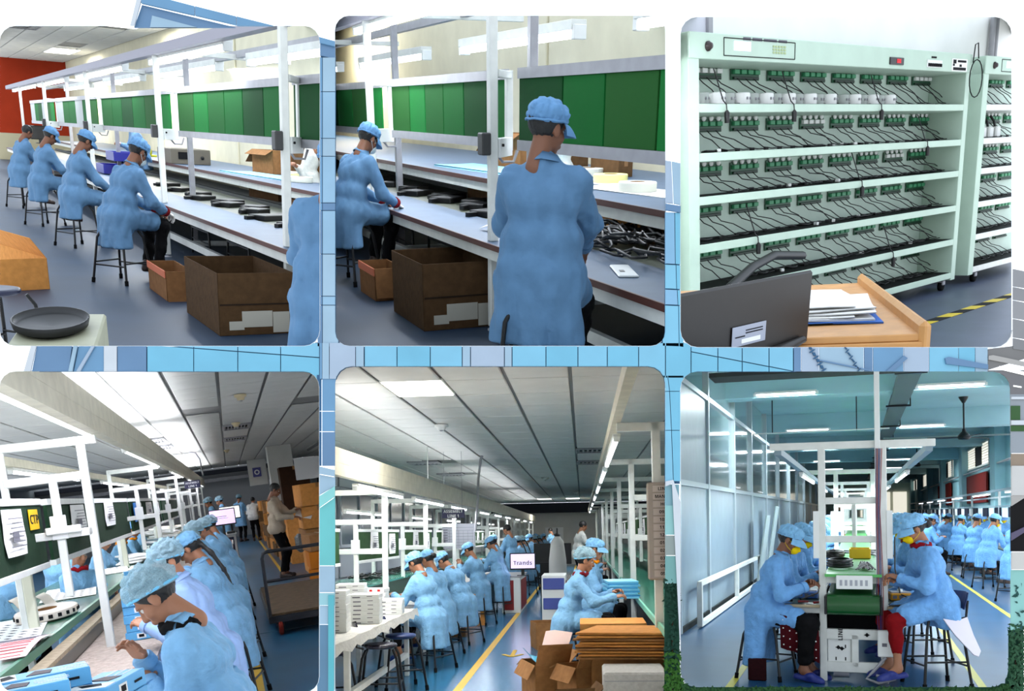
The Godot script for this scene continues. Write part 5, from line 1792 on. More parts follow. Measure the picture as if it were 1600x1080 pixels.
	part("strip", MB.new().sheet(rows, .003), M.tape_cream, cu)
	var pk := []
	for i in 5:
		var row := []
		for j in 6: row.append(V(-1.50 + j * .075, .915 + .03 * sin(i * .8) + (.05 if j == 0 else 0.0), -5.55 - i * .22))
		pk.append(row)
	var ps := paper("form_sheet", "curling form with red and grey print, near end of the conveyor, " + W, "paper", pk, mat("form_pink", Color(.88, .76, .76), .8))
	for i in 11: part("print_line", MB.new().box(V(-1.31, .921 + .03 * sin(i * .30), -5.6 - i * .075), V(.30, .002, .018), 0.0), mat("print_red", Color(.70, .12, .13), .6) if i < 6 else M.print_grey, ps)
	for i in 3:
		solo("white_pouch", MB.new().box(V(-1.35, .925 + .03 * i, -13.8 - .15 * i), V(.32, .025, .9), .01, Basis(Vector3.UP, .15 * i)), M.paper_white, "white paper pouch, %s from the bottom of the small conveyor pile, %s" % [NTH[i], W], "pouch", Transform3D(), "pouches on the conveyor")
	solo("white_strip", MB.new().box(V(-1.22, .905, -12.3), V(.10, .004, 1.2), .001), M.paper_white, "long white paper strip beside the pouches on the conveyor in the " + W, "paper")
	var rg := RandomNumberGenerator.new()
	rg.seed = 8
	for i in 26:
		solo("white_packet", MB.new().box(Vector3.ZERO, V(.24, .035, .5), .01), M.paper_white if i % 3 else M.tape_cream, "white packet in the heap far along the conveyor of the " + W, "packet", X(V(-1.45 + rg.randf_range(-.25, .25), .93 + .05 * (i % 4), -21.0 - rg.randf() * 6.0), rg.randf() * 3.0, .1), "white packets heaped far along the conveyor")
	for i in 6: solo("cable_tray", MB.new().box(Vector3.ZERO, V(.28, .03, .5), .004), mat("tray_slate", Color(.25, .33, .36), .5) if i % 2 else M.paper_white, "flat tray, %s from the bottom of the stack on the conveyor, %s" % [NTH[i], W], "tray", X(V(-1.25 + .03 * (i % 3), .92 + .03 * i, -17.0), .1 * i), "trays stacked on the conveyor")
	# blue boxes: printed lids
	var lid := MB.new().box(V(0, 0, 0), V(.29, .058, .15), .003).mesh()
	var pic := MB.new().prism(PackedVector2Array([V2(-.02, -.03), V2(.05, -.045), V2(.06, .02), V2(.01, .05)]), .002, Transform3D(Basis(V(1, 0, 0), V(0, 0, -1), V(0, 1, 0)), V(-.02, .029, 0))).mesh()
	var pic2 := MB.new().prism(PackedVector2Array([V2(-.03, -.04), V2(.01, -.02), V2(-.005, .05), V2(-.04, .02)]), .002, Transform3D(Basis(V(1, 0, 0), V(0, 0, -1), V(0, 1, 0)), V(-.08, .029, 0))).mesh()
	var wht := MB.new().box(V(-.105, .0295, .0), V(.075, .001, .13), 0.0).box(V(.10, .0295, .01), V(.10, .001, .004), 0.0).box(V(.10, .0295, -.02), V(.10, .001, .004), 0.0).box(V(.10, .0295, .035), V(.08, .001, .004), 0.0).mesh()
	var lab := MB.new().box(V(.146, 0, .03), V(.002, .036, .05), 0.0).box(V(-.04, 0, .0755), V(.06, .034, .002), 0.0).mesh()
	var ink := MB.new().box(V(.1472, .004, .03), V(.002, .02, .02), 0.0).box(V(-.04, 0, .0768), V(.035, .02, .002), 0.0).box(V(.08, .0, .0765), V(.06, .008, .002), 0.0).mesh()
	var stacks := [[V(-.72, 0, -3.02), 6, .20], [V(-.69, 0, -3.22), 7, .20], [V(-.66, 0, -3.42), 7, .20], [V(-.47, 0, -3.42), 6, 1.3], [V(-.42, 0, -3.22), 5, 1.3], [V(-.66, 0, -7.2), 6, .0], [V(-.75, 0, -8.4), 7, .15]]
	for si in stacks.size():
		var s: Array = stacks[si]
		for k in s[1]:
			var t := thing("blue_box", "pale blue product box, %s from the bottom of the %s, %s" % [NTH[k], ["nearest stack", "second near stack", "third near stack", "upright right stack", "small front-right stack", "stack before the post", "stack behind the post"][si], W], "box", s[0] + V(.004 * sin(k * 2.7 + si), .731 + k * .0595, .004 * cos(k * 3.1)), s[2] + .03 * sin(k * 4.1 + si), "blue boxes in the near stacks" if si < 5 else "blue boxes beside the post")
			part("carton", lid, mat("box_blue", Color(.34, .64, .83), .5), t)
			part("label", lab, M.paper_white, t)
			part("print", ink, M.ink, t)
			if k == s[1] - 1:
				part("picture", pic, mat("picture_grey", Color(.30, .27, .28), .6), t)
				part("picture", pic2, M.ink, t)
				part("lid_print", wht, M.paper_white, t)
	for i in 8: solo("dark_tray", MB.new().box(Vector3.ZERO, V(.22, .025, .4), .004), M.tray_slate, "dark slate tray, %s from the bottom under the conveyor edge, %s" % [NTH[i], W], "tray", X(V(-.95 + .02 * (i % 3), .715 + .027 * i, -10.5 - .5 * (i % 2))), "dark trays under the conveyor edge")
	for i in 5: solo("sticker_label", MB.new().box(Vector3.ZERO, V(.05, .002, .06), 0.0), M.paper_white if i % 2 else M.ink, "small sticker label lying on the cloth before the nearest woman, " + W, "sticker", X(V(-.62 + .05 * i, .704, -5.0 - .35 * i), .6 * i), "stickers on the cloth")

	# women along the bench
	var base := {"woman": true, "s": .94, "seat": .52, "hem": .26, "lean": .34, "coat": M.coat_pale, "hat": "net", "skin": 1}
	var lab_w := ["nearest woman in blue coat and hairnet peeling stickers", "second woman in lilac blue coat and hairnet, face turned down", "third woman in blue cap with long dark braid", "fourth woman in hairnet leaning over the bench with braid", "fifth woman in hairnet, head turned to us", "sixth woman in hairnet, mostly hidden", "seventh woman in hairnet before the monitor"]
	var wp := [V(-.11, 0, -4.12), V(-.22, 0, -6.5), V(-.14, 0, -7.9), V(-.12, 0, -9.6), V(-.22, 0, -11.4), V(-.14, 0, -12.6), V(-.10, 0, -14.2)]
	for i in 7:
		var d: Dictionary = base.duplicate()
		d.merge([{"head": [.72, .1], "lh": V(.05, .90, .30), "rh": V(-.02, .99, .33), "scarf": mat("scarf_black", Color(.04, .04, .045), .8), "q": .95, "hair": "bun", "skin": 1, "curl": .45},
			{"head": [.42, .62], "skin": 0, "coat": mottled("coat_lilac", Color(.60, .72, .90), .62, .88, 1.7, .25, .015), "q": 1.0, "hair": "bun"},
			{"head": [.55, .1], "hat": "cap", "cap_mat": M.cap_pale, "badge": true, "hair": "braid", "q": 1.1},
			{"head": [.6, .2], "lean": .5, "hair": "bun", "q": 1.25}, {"head": [.3, .7], "skin": 0, "q": 1.4}, {"head": [.5, .3], "q": 1.7}, {"head": [.4, -.2], "q": 1.8}][i], true)
		person("%s in the %s" % [lab_w[i], W], "", wp[i], [-1.8, -1.75, -1.95, -1.9, -1.6, -1.8, -1.9][i], d)
		if i > 0: stool("black stool under the %s woman of the packing line in the %s" % [NTH[i], W], wp[i], -1.8, .52)
	var far := person("worker in blue beyond the monitors of the packing line in the " + W, "", V(-.35, 0, -25.0), -1.6, {"woman": true, "s": .95, "lean": .2, "head": [.4, .2], "coat": M.coat_pale, "hat": "net", "q": 2.0})
	again(far, V(-.12, 0, -28.0), -1.9, "second worker in blue beyond the monitors of the packing line, " + W)
	again(far, V(.28, 0, -35.0), 2.6, "worker in blue standing far back in the aisle of the " + W)
	person("person in white shirt bending far down the aisle in the " + W, "", V(.72, 0, -34.0), 2.9, {"hat": "none", "coat": M.coat_white, "shirt": true, "q": 2.0, "lean": .5, "s": .9})
	# across the conveyor
	var fw := person("woman in red scarf and hairnet facing us across the conveyor of the " + W, "", V(-1.52, .0, -10.2), .75, {"woman": true, "s": .92, "seat": .5, "hem": .4, "lean": .12, "head": [.2, .0], "coat": M.coat_pale, "hat": "net", "skin": 1, "scarf": mat("scarf_crimson", Color(.50, .04, .08), .8), "q": 1.1})
	var ow := person("bareheaded woman facing right across the conveyor, behind the near post, in the " + W, "", V(-1.72, 0, -13.4), 1.3, {"woman": true, "s": .94, "seat": .5, "hem": .4, "lean": .15, "head": [.3, .1], "coat": M.coat_pale, "hat": "none", "hair": "bun", "skin": 1, "q": 1.5})
	var yw := person("woman in yellow scarf across the conveyor, nearer of two, in the " + W, "", V(-1.70, 0, -15.4), 1.4, {"woman": true, "s": .95, "seat": .52, "hem": .4, "lean": .2, "head": [.35, .1], "coat": M.coat_pale, "hat": "none", "hair": "bun", "scarf": mat("scarf_yellow", Color(.85, .50, .03), .8), "q": 1.6})
	person("woman in blue cap and yellow scarf across the conveyor, farther, in the " + W, "", V(-1.70, 0, -17.0), 1.4, {"woman": true, "s": .95, "seat": .52, "hem": .4, "lean": .2, "head": [.35, .1], "coat": M.coat_pale, "cap_mat": M.cap_blue, "scarf": M.scarf_yellow, "q": 1.7})
	var bk := person("worker in blue with back turned left of the red scarf in the " + W, "", V(-2.35, 0, -10.6), 2.7, {"woman": true, "s": .95, "seat": .5, "hem": .3, "lean": .2, "head": [.3, 0], "coat": M.coat_pale, "hat": "cap", "cap_mat": M.cap_pale, "q": 1.7})
	again(bk, V(-1.95, 0, -8.2), 2.4, "worker in blue cut by the left edge across the conveyor of the " + W)
	again(bk, V(-2.05, 0, -12.6), 2.9, "worker in blue with back turned behind the red scarf in the " + W)
	again(bk, V(-1.9, 0, -20.5), 2.9, "worker in blue with back turned far across the conveyor of the " + W)
	solo("black_bag", MB.new().box(V(-2.0, .62, -9.4), V(.25, .5, .6), .08), mottled("bag_black", Color(.05, .045, .05), .6, .7, 4.0, .5), "black bag hanging behind the conveyor at the left of the " + W, "bag")
	# aisle
	for i in 2:
		struct("trim_%d" % (42 + i), MB.new().span(V([.0, .78][i], 0, -40), V([.065, .84][i], .003, [-5.5, -18.5][i]), 0.0), mat("line_yellow", Color(.78, .62, .12), .5))
	struct("trim_44", MB.new().box(V(1.0, .001, -11.4), V(2.0, .003, .03), 0.0), mat("line_faint", Color(.34, .42, .44), .6))
	for i in 2:
		var z: float = [-20.8, -26.0][i]
		var cb := thing("cabinet", "white cabinet with dark blue side, %s of two by the aisle, in the %s" % [["nearer", "farther"][i], W], "cabinet", V([-.20, -.10][i], 0, z))
		part("body", MB.new().box(V(0, .34, 0), V(.30, .66, 1.6), .01), M.white_plastic, cb)
		part("side_panel", MB.new().box(V(.153, .36, 0), V(.008, .5, 1.4), .003).box(V(-.02, .36, .803), V(.22, .5, .008), .003), mat("panel_navy", Color(.05, .09, .22), .4), cb)
		part("top", MB.new().box(V(0, .68, 0), V(.34, .02, 1.64), .004), M.white_plastic, cb)
		solo("red_tool_box", MB.new().box(V([-.16, -.06][i], .72, z + .4), V(.2, .06, .3), .01), [mat("tool_red", Color(.55, .14, .10), .5), M.black_plastic][i], "%s box on top of the %s cabinet in the %s" % [["small red", "small black"][i], ["nearer", "farther"][i], W], "box")
		var mn := thing("monitor", "flat monitor with a %s screen over the aisle cabinets of the %s" % [["lilac", "white"][i], W], "monitor", V([-.18, -.02][i], .69, z - .3))
		part("case", MB.new().box(V(0, .52, 0), V(.54, .35, .04), .008), M.black_plastic, mn)
		var sc := part("screen", MB.new().box(V(0, .525, .0205), V(.50, .30, .002), 0.0), [glow("screen_lilac2", Color(.85, .78, .90), .9), glow("screen_white2", Color(.95, .95, .93), 1.0)][i], mn)
		part("screen_lines", MB.new().box(V(-.05, .54, .022), V(.28, .012, .001), 0.0).box(V(.02, .50, .022), V(.2, .008, .001), 0.0), M.print_grey, sc)
		part("stand", MB.new().box(V(0, .18, -.02), V(.05, .36, .03)).box(V(0, .008, 0), V(.24, .016, .18), .004), M.black_plastic, mn)
	# man reading a sheet
	person("man in cream printed shirt and black trousers reading in the aisle of the " + W, "", V(.77, 0, -18.2), 1.25, {"s": 1.0, "hat": "none", "shirt": true, "coat": mottled("shirt_cream", Color(.80, .74, .66), .8, .72, 5.0, .2, .06), "lean": .06, "head": [.45, .1], "lh": V(.0, 1.22, .40), "rh": V(-.12, 1.10, .36), "skin": 2, "q": 1.25})
	paper("paper_sheet", "white sheet held by the man in the cream shirt in the " + W, "paper", [[V(1.12, 1.12, -18.1), V(1.25, 1.06, -18.0), V(1.38, 1.02, -17.9)], [V(1.20, 1.24, -18.3), V(1.33, 1.18, -18.2), V(1.46, 1.14, -18.1)]])
	# trolley
	var tr := thing("trolley", "flat platform trolley with wooden deck and navy handle frame in the " + W, "trolley", V(.26, 0, -11.0))
	var navy := mat("steel_navy", Color(.035, .045, .085), .4, .2)
	part("deck", MB.new().span(V(.0, .225, -3.4), V(1.5, .25, 0), .004), mottled("deck_wood", Color(.36, .29, .21), .8, .7, 1.5, .2), tr)
	part("frame", MB.new().span(V(-.02, .15, -.03), V(1.52, .225, .03)).span(V(-.02, .15, -3.4), V(.03, .225, 0)).span(V(-.02, .15, -3.43), V(1.52, .225, -3.37)), navy, tr)
	part("handle", MB.new().tube([V(.0, .2, .0), V(.0, .88, .0), V(.02, .935, .0), V(.06, .95, .0), V(1.5, .95, .0)], .021, 10).tube([V(.0, .62, .0), V(1.5, .62, .0)], .018, 10), navy, tr)
	for p in [[.10, -.05], [1.3, -.05], [.10, -3.2]]:
		var w := part("wheel", MB.new().lathe([V2(.03, -.025), V2(.085, -.025), V2(.10, -.015), V2(.10, .015), V2(.085, .025), V2(.03, .025)], 22, Transform3D(Basis(Vector3.FORWARD, PI / 2), V(p[0], .10, p[1]))), mat("wheel_rust", Color(.45, .13, .09), .6), tr)
		part("fork", MB.new().box(V(p[0] + .04, .13, p[1]), V(.01, .08, .06), .002).box(V(p[0] - .04, .13, p[1]), V(.01, .08, .06), .002), navy, w)
	# cartons along the right
	var cr := RandomNumberGenerator.new()
	cr.seed = 5
	var seen := 0
	var ord := ["nearest", "second", "third", "fourth", "fifth", "sixth", "seventh", "eighth"]
	for c in range(8):
		var z := -22.6 - c * 2.2
		var n := 4 if c < 6 else 3
		for k in n:
			carton("brown carton, %s in the %s stack along the right of the aisle, %s" % [["lowest", "second", "third", "topmost"][k], ord[c], W], V(1.16 - .05 * (c % 2) + cr.randf() * .05, k * .34, z), cr.randf_range(-.08, .08), V(.42, .335, 1.3), [M.cardboard, M.cardboard_dark, M.cardboard_bright][(c + k) % 3], [], "", (c + k) % 2 == 0)
	for k in 4:
		carton("large tan carton %s behind the man's sheet in the %s" % [["at the bottom", "second up", "third up", "on top"][k], W], V(1.55, k * .42, -18.6), .05 * (k % 2), V(.62, .41, 1.2), [M.cardboard_bright, M.cardboard, M.cardboard_bright, M.cardboard_bright][k])
	for k in 3:
		carton("orange carton %s stack beyond the trolley in the %s" % [["lowest in the", "in the middle of the", "topmost in the"][k], W], V(1.36, k * .28, -16.2), .1 * (k - 1), V(.5, .27, .8), mat("cardboard_orange", Color(.72, .42, .12), .8) if k < 2 else M.cardboard)
	carton("very large dark brown carton standing behind the man in the " + W, V(1.42, 1.15, -21.5), 0.0, V(.62, .95, .7), mottled("cardboard_umber", Color(.20, .12, .07), .85, .85, 2.0))
	carton("pale carton under the dark brown one behind the man in the " + W, V(1.42, 0, -21.5), 0.0, V(.62, 1.14, .7), M.cardboard_bright)
	solo("plastic_wrap", MB.new().box(V(1.12, .62, -17.8), V(.16, .34, .3), .06), mottled("wrap_grey", Color(.42, .43, .43), .25, .6, 5.0, .8), "grey crumpled plastic bag hanging below the man's sheet in the " + W, "bag")
	for i in 2: solo("steel_beam", MB.new().box(V(2.1 + i * .3, 2.55 - i * .2, -21), V(.05, .05, 8.0), .004), M.dark_steel, "dark steel beam under the ceiling at the right, %s, in the %s" % [["upper", "lower"][i], W], "beam")
	solo("white_screen_panel", MB.new().box(V(1.85, 2.0, -20.5), V(.9, .45, .05), .01), M.sheet_white, "white panel above the tan cartons at the right edge of the " + W, "panel")

# ---------------------------------------------------------------- white post-and-beam frames over benches (used in both halls)
const NTH := ["first", "second", "third", "fourth", "fifth", "sixth", "seventh", "eighth", "ninth", "tenth", "eleventh", "twelfth", "thirteenth", "fourteenth", "fifteenth", "sixteenth"]

func bench_frame(label: String, xp: float, xr: float, xb: float, zs: Array, top: float, mid: float, low: float, w := .06) -> Node3D:
	# posts at xp and behind them at xr, arms towards a beam at xb
	var t := thing("assembly_line", label, "workbench", Vector3.ZERO)
	for z in zs:
		part("post", post(MB.new(), xp, z, 0, top, w), M.white_steel, t)
		part("rear_post", post(MB.new(), xr, z, 0, top, w * .8), M.white_steel, t)
		part("arm", MB.new().span(V(minf(xb, xr), top - w, z - w / 2), V(maxf(xb, xr), top, z + w / 2), .004), M.white_steel, t)
		for y in [mid, low]:
			part("rail", MB.new().span(V(minf(xp, xr), y - w / 2, z - w / 2), V(maxf(xp, xr), y + w / 2, z + w / 2), .004), M.white_steel, t)
		var xm := lerpf(xp, xr, .5) + (.045 if xr < xp else -.045)
		part("upright", MB.new().span(V(xm - .025, low - .42, z - .025), V(xm + .025, mid, z + .025), .004), M.white_steel, t)
		part("joint_plate", MB.new().box(V(xm, low + .05, z + .03), V(.10, .16, .012), .003), M.white_plastic, t)
	part("beam_lip", MB.new().span(V(xb + .028, top + .12, zs[-1] - .5), V(xb + .037, top + .25, zs[0] + 4.5), .0), mottled("beam_cream", Color(.84, .82, .74), .5, .9, 1.0), t)  # added strip, made to hide an upward-shining tube behind it
	part("beam", MB.new().span(V(xb - .035, top + .01, zs[-1] - .5), V(xb + .035, top + .12, zs[0] + 4.5), .004), mottled("beam_cream", Color(.84, .82, .74), .5, .9, 1.0), t)
	return t

func notices(label: String, x: float, spots: Array, face: float, group: String) -> void:
	# sheets of paper pinned on a board: [z, bottom, top, width]
	for si in spots.size():
		var s: Array = spots[si]
		var t := thing("notice", label % (NTH[si]), "paper", V(x, 0, s[0]), 0.0, group)
		var rows := []
		for i in 4:
			var row := []
			for j in 4: row.append(V(face * (.006 + .012 * sin(i * 1.3 + j) * (3 - i) / 3.0), lerpf(s[1], s[2], i / 3.0), (j / 3.0 - .5) * s[3]))
			rows.append(row)
		part("sheet", MB.new().sheet(rows, .002), M.paper_white, t)
		var pr := MB.new()
		for i in 7: pr.box(V(face * .024, lerpf(s[1], s[2], .2 + i * .1), -.02 * (i % 3) * s[3]), V(.002, (s[2] - s[1]) * .022, s[3] * (.75 - .12 * (i % 3))), 0.0)
		pr.box(V(face * .024, lerpf(s[1], s[2], .42), s[3] * .1), V(.002, (s[2] - s[1]) * .2, s[3] * .3), 0.0)
		part("print", pr, mat("print_grey", Color(.42, .42, .45), .8), t)

# ---------------------------------------------------------------- bottom middle: a long hall between two lines
func hall_room() -> void:
	enter(5)
	var W: String = SPOT[5]
	var floor_m := mottled("floor_teal", Color(.15, .40, .55), .24, .84, .25)
	struct("floor", MB.new().span(V(-6, -.1, -46), V(6, 0, -2.3), 0.0), floor_m)
	struct("wall_back", MB.new().span(V(-6, 0, -46), V(6, 2.45, -45.5), 0.0), mottled("wall_offwhite", Color(.78, .78, .76), .8, .95, .3))
	struct("trim_50", MB.new().span(V(-6, 2.45, -46), V(6, 2.92, -45.4), 0.0), mat("duct_dark", Color(.16, .17, .20), .6))
	struct("door_1", MB.new().span(V(-1.75, 0, -45.52), V(-.9, 1.75, -45.44), .01), mat("door_white", Color(.84, .85, .85), .6))
	var wl := struct("wall_left", MB.new().span(V(-4.5, 0, -46), V(-4.3, 2.92, -2.3), 0.0), mottled("wall_grey", Color(.60, .63, .66), .6, .94, .3))
	struct("wall_right", MB.new().span(V(3.9, 0, -46), V(4.1, 2.92, -2.3), 0.0), M.wall_grey)
	for i in 12:
		var z := -9.0 - i * 3.05
		part("panel", MB.new().box(V(-4.28, 2.62, z), V(.03, .46, 2.9), .008), mat("panel_silver", Color(.66, .69, .72), .5), wl)
		part("panel", MB.new().box(V(-4.28, 1.02, z), V(.03, .5, 2.9), .008), M.panel_silver, wl)
		var wd := struct("window_%d" % (50 + i), MB.new().box(V(-4.28, 1.82, z), V(.02, .98, 2.7), .0), mat("window_dim", Color(.34, .40, .46), .15))
		part("frame", MB.new().span(V(-4.30, 1.30, z - 1.5), V(-4.24, 1.36, z + 1.5), .004).span(V(-4.30, 2.31, z - 1.5), V(-4.24, 2.37, z + 1.5), .004).box(V(-4.27, 1.83, z + 1.48), V(.06, 1.05, .08)).box(V(-4.27, 1.83, z), V(.05, 1.0, .05)), M.panel_silver, wd)
	var xs := []
	var zz := []
	for i in 15: xs.append(-4.72 + i * .58)
	for i in 41: zz.append(-7.7 - i * .92)
	tiled_ceiling(2.9, xs, zz, mottled("ceiling_tile", Color(.80, .80, .79), .9, .95, .4), M.ceiling_joint, Vector2(-.29, .12), {Vector2i(5, 1): 1, Vector2i(5, 34): 1, Vector2i(7, 34): 1, Vector2i(3, 11): 1, Vector2i(3, 15): 1, Vector2i(8, 9): 1, Vector2i(8, 12): 1}, -20.0)
	var lp := [[-1.53, -9.05], [-1.53, -39.5], [-.37, -39.5]]
	for i in 3:
		var t := thing("ceiling_light", ["warm square ceiling light panel nearest in the ", "left strip of light at the far ceiling of the ", "right strip of light at the far ceiling of the "][i] + W, "light", V(lp[i][0], 2.9, lp[i][1]))
		part("diffuser", MB.new().box(V(0, .0, 0), V(.55, .02, .88), .002), M.panel_glow, t)
		part("frame", MB.new().box(V(0, .012, 0), V(.58, .02, .92), .004), M.white_steel, t)
		area(t, V(0, -.03, 0), .55, .88, 8.0 if i == 0 else 8.0)
	for p in [[-3.0, -18.3, "left of the hanging rod"], [-3.0, -22.0, "behind the hanging rod"], [.2, -16.4, "beside the right beam"], [.2, -19.2, "behind the one beside the right beam"]]:
		vent("dark ceiling vent %s in the %s" % [p[2], W], V(p[0], 2.9, p[1]), .55, .7, 7)
	for p in [[-1.75, -12.0, "behind the light panel"], [-.9, -24.0, "above the middle of the aisle"], [-.2, -33.0, "far over the aisle"]]:
		var t := thing("smoke_detector", "round white smoke detector on the ceiling %s, %s" % [p[2], W], "detector", V(p[0], 2.88, p[1]))
		part("base", MB.new().lathe([V2(0, -.06), V2(.05, -.055), V2(.065, -.02), V2(.09, -.018), V2(.09, .01)], 18), M.white_plastic, t)
		part("sensor", MB.new().lathe([V2(0, -.075), V2(.02, -.07), V2(.025, -.055)], 12), M.grey_steel, t)
	solo("hanging_rod", MB.new().tube([V(-2.4, 2.9, -14.9), V(-2.4, 2.05, -14.9)], .008, 6), M.white_steel, "thin white hanging rod above the left line in the " + W, "rod")
	solo("cable_drop", MB.new().tube([V(-1.75, 2.9, -17.0), V(-1.78, 2.84, -17.0), V(-1.83, 2.5, -17.0), V(-1.86, 1.95, -17.0), V(-1.9, 1.55, -17.0)], .022, 8), M.grey_steel, "thick grey cable dropping from the ceiling in the " + W, "cable")

	# left line
	var zs := [-10.6, -13.4, -16.4]
	for i in 9: zs.append(-19.4 - i * 2.9)
	var fr := bench_frame("long white post and beam frame with cloth-covered table, left line in the " + W, -2.2, -2.95, -2.12, zs, 2.02, 1.66, 1.33)
	var lamps := [[-8.8, -11.1], [-11.9, -14.4], [-15.2, -17.3], [-19.5, -21.5], [-22.8, -24.8], [-26, -28], [-30, -32], [-34, -36], [-38, -40]]
	for i in lamps.size():
		tube_lamp("white tube light under the left beam, %s from the near end, in the %s" % [NTH[i], W], "", V(-2.1, 1.95, lamps[i][0]), V(-2.1, 1.95, lamps[i][1]), 3.0, .055, Color(.97, .98, 1), i < 6)
	for i in 5:
		tube_lamp("white tube light at the rear of the left line, %s from near, in the %s" % [NTH[i], W], "", V(-3.05, 1.82, -12.2 - i * 4.6), V(-3.05, 1.82, -14.6 - i * 4.6), 2.5, .05, Color(.97, .98, 1), i < 3)
	for i in 7:
		var z0 := -7.4 - 3.05 * i if i == 0 else -10.7 - 2.95 * (i - 1)
		var b := thing("pin_board", "green pin board %s from the near end over the left line, %s" % [NTH[i], W], "board", V(-2.58, 0, z0))
		part("felt", MB.new().span(V(-.012, 1.22, -2.6), V(.012, 1.55, -.15), .003), mottled("felt_green", Color(.165, .29, .155), .9, .85, 2.5), b)
		part("top_rail", MB.new().span(V(-.02, 1.55, -2.62), V(.02, 1.585, -.13), .003), M.white_steel, b)
		part("bottom_rail", MB.new().span(V(-.02, 1.185, -2.62), V(.02, 1.22, -.13), .003), M.white_steel, b)
		notices("white printed notice, %s, on the " + NTH[i] + " green board of the left line, " + W, -2.565, [[z0 - 1.0, 1.28, 1.55, .42], [z0 - 2.1, 1.26, 1.53, .4]], 1.0, "notices on the left pin boards, " + W)
	var bn := fr
	part("cloth_table", MB.new().span(V(-2.5, .68, -10.4), V(-1.82, .70, -4.0), .004), mottled("cloth_white", Color(.78, .78, .76), .8, .9, 2.5, .5), bn)
	var hang := []
	for i in 2:
		var row := []
		for j in 34: row.append(V(-1.82 + .012 * sin(j * 1.9) + (.0 if i else .02), .705 - (1 - i) * (.075 + .02 * sin(j * 2.7)), -4.0 - j * .195))
		hang.append(row)
	part("cloth_edge", MB.new().sheet(hang, .004), M.cloth_white, bn)
	for z in [-5.2, -7.6, -10.2]:
		for x in [-1.9, -2.42]: part("leg", post(MB.new(), x, z, 0, .68, .05), M.white_steel, bn)
	part("stretcher", MB.new().span(V(-1.93, .2, -10.2), V(-1.88, .25, -5.2), .004), M.white_steel, bn)
	var belt := fr
	part("glass_shelf", MB.new().span(V(-3.2, .90, -42), V(-2.52, .925, -4.5), .004), mottled("glass_green", Color(.30, .62, .52), .15, .92, .6), belt)
	part("front_board", MB.new().span(V(-2.56, .70, -42), V(-2.53, .90, -4.5), .004), mat("belt_dark_green", Color(.16, .26, .22), .6), belt)  # dark green board below the glass shelf
	part("table_top", MB.new().span(V(-2.5, .66, -42), V(-1.95, .70, -11.0), .004), M.cloth_white, belt)
	for i in 9: part("leg", post(MB.new(), -2.0, -12 - i * 3.3, 0, .66, .05), M.white_steel, belt)
	# stacks of white boxes on the table
	var wb := []
	var pr := MB.new().box(V(-.07, .012, .131), V(.07, .01, .002), 0.0).box(V(.05, .02, .131), V(.05, .006, .002), 0.0).mesh()
	var bx := MB.new().box(V(0, .02, 0), V(.27, .038, .26), .003).mesh()
	var sts := [[-2.12, -8.0, 9], [-2.0, -8.75, 7], [-2.22, -9.1, 9], [-1.98, -9.75, 4], [-2.14, -7.1, 4]]
	for si in 5:
		var st: Array = sts[si]
		for k in st[2]:
			var t := thing("white_box", "slim white box, %s from the bottom, %s, cloth table, %s" % [NTH[k], ["far-left tall stack", "middle stack", "rear tall stack", "low stack by woman", "nearest low stack"][si], W], "box", V(st[0] + .006 * sin(k * 3.1), .701 + k * .0385, st[1]), .03 * sin(k * 5.0) + .1, "white boxes stacked on the left table")
			part("body", bx, M.white_plastic, t)
			part("print", pr, M.print_grey, t)
	var rb := MB.new()
	for i in 3: rb.box(V(-.09 + i * .085, .022, .131), V(.03, .022, .002), 0.0)
	var rbm := rb.mesh()
	for k in 6:
		var t := thing("white_box", "white box printed with red squares, %s from the bottom of its stack, %s" % [NTH[k], W], "box", V(-2.22, .701 + k * .041, -10.1), .06 * sin(k * 2.0), "red printed boxes on the left table")
		part("body", bx, M.white_plastic, t)
		part("print", rbm, mat("print_red", Color(.70, .12, .13), .6), t)
	for i in 3:
		var t := thing("cable_heap", "black cable heap on the green shelf, %s from the near end, in the %s" % [NTH[i], W], "cables", V(-2.8, .925, -12.6 - i * 2.2))
		var m := MB.new()
		var rg := RandomNumberGenerator.new()
		rg.seed = 60 + i
		for q in 24:
			var p := []
			var c := V(rg.randf_range(-.2, .2), .02 + rg.randf() * .05, rg.randf_range(-.5, .5))
			for j in 7: p.append(c + V(cos(j) * .07, .015 * sin(j * 2), sin(j) * .12))
			m.tube(p, .009, 5)
		part("cables", m, M.black_plastic, t).set_meta("kind", "stuff")
	paper("plastic_sheet", "crumpled clear plastic sheet on the green shelf by the left edge of the " + W, "plastic", flat_sheet(V(-2.8, .935, -9.6), .4, 1.2, .2, .05), M.paper_white, "", .004)
	var sg := thing("hanging_sign", "navy hanging sign reading assembly line 1 over the left line in the " + W, "sign", V(-2.02, 1.83, -15.0))
	part("plate", MB.new().box(V(0, 0, 0), V(.36, .14, .015), .003), mat("sign_navy", Color(.06, .07, .25), .5), sg)
	part("lettering", letters("ASSEMBLY\nLINE 1", .062), M.white_plastic, sg, X(V(0, 0, .009)))
	for s in [-1, 1]: part("wire", MB.new().tube([V(.14 * s, .07, 0), V(.14 * s, .98, 0)], .003, 4), M.grey_steel, sg)
	var ch := thing("chart_board", "grey wall chart with rows and columns behind the left line in the " + W, "board", V(-2.28, 0, -17.6))
	part("board", MB.new().box(V(0, 1.47, 0), V(.60, .46, .02), .004), mat("chart_grey", Color(.62, .63, .66), .6), ch)
	var gl := MB.new()
	for i in 7: gl.box(V(0, 1.30 + i * .055, .012), V(.56, .005, .003), 0.0).box(V(-.25 + i * .085, 1.42, .012), V(.004, .3, .003), 0.0)
	for i in 8: gl.box(V(-.24, 1.29 + i * .05, .012), V(.08, .016, .003), 0.0)
	part("grid", gl, M.print_grey, ch)
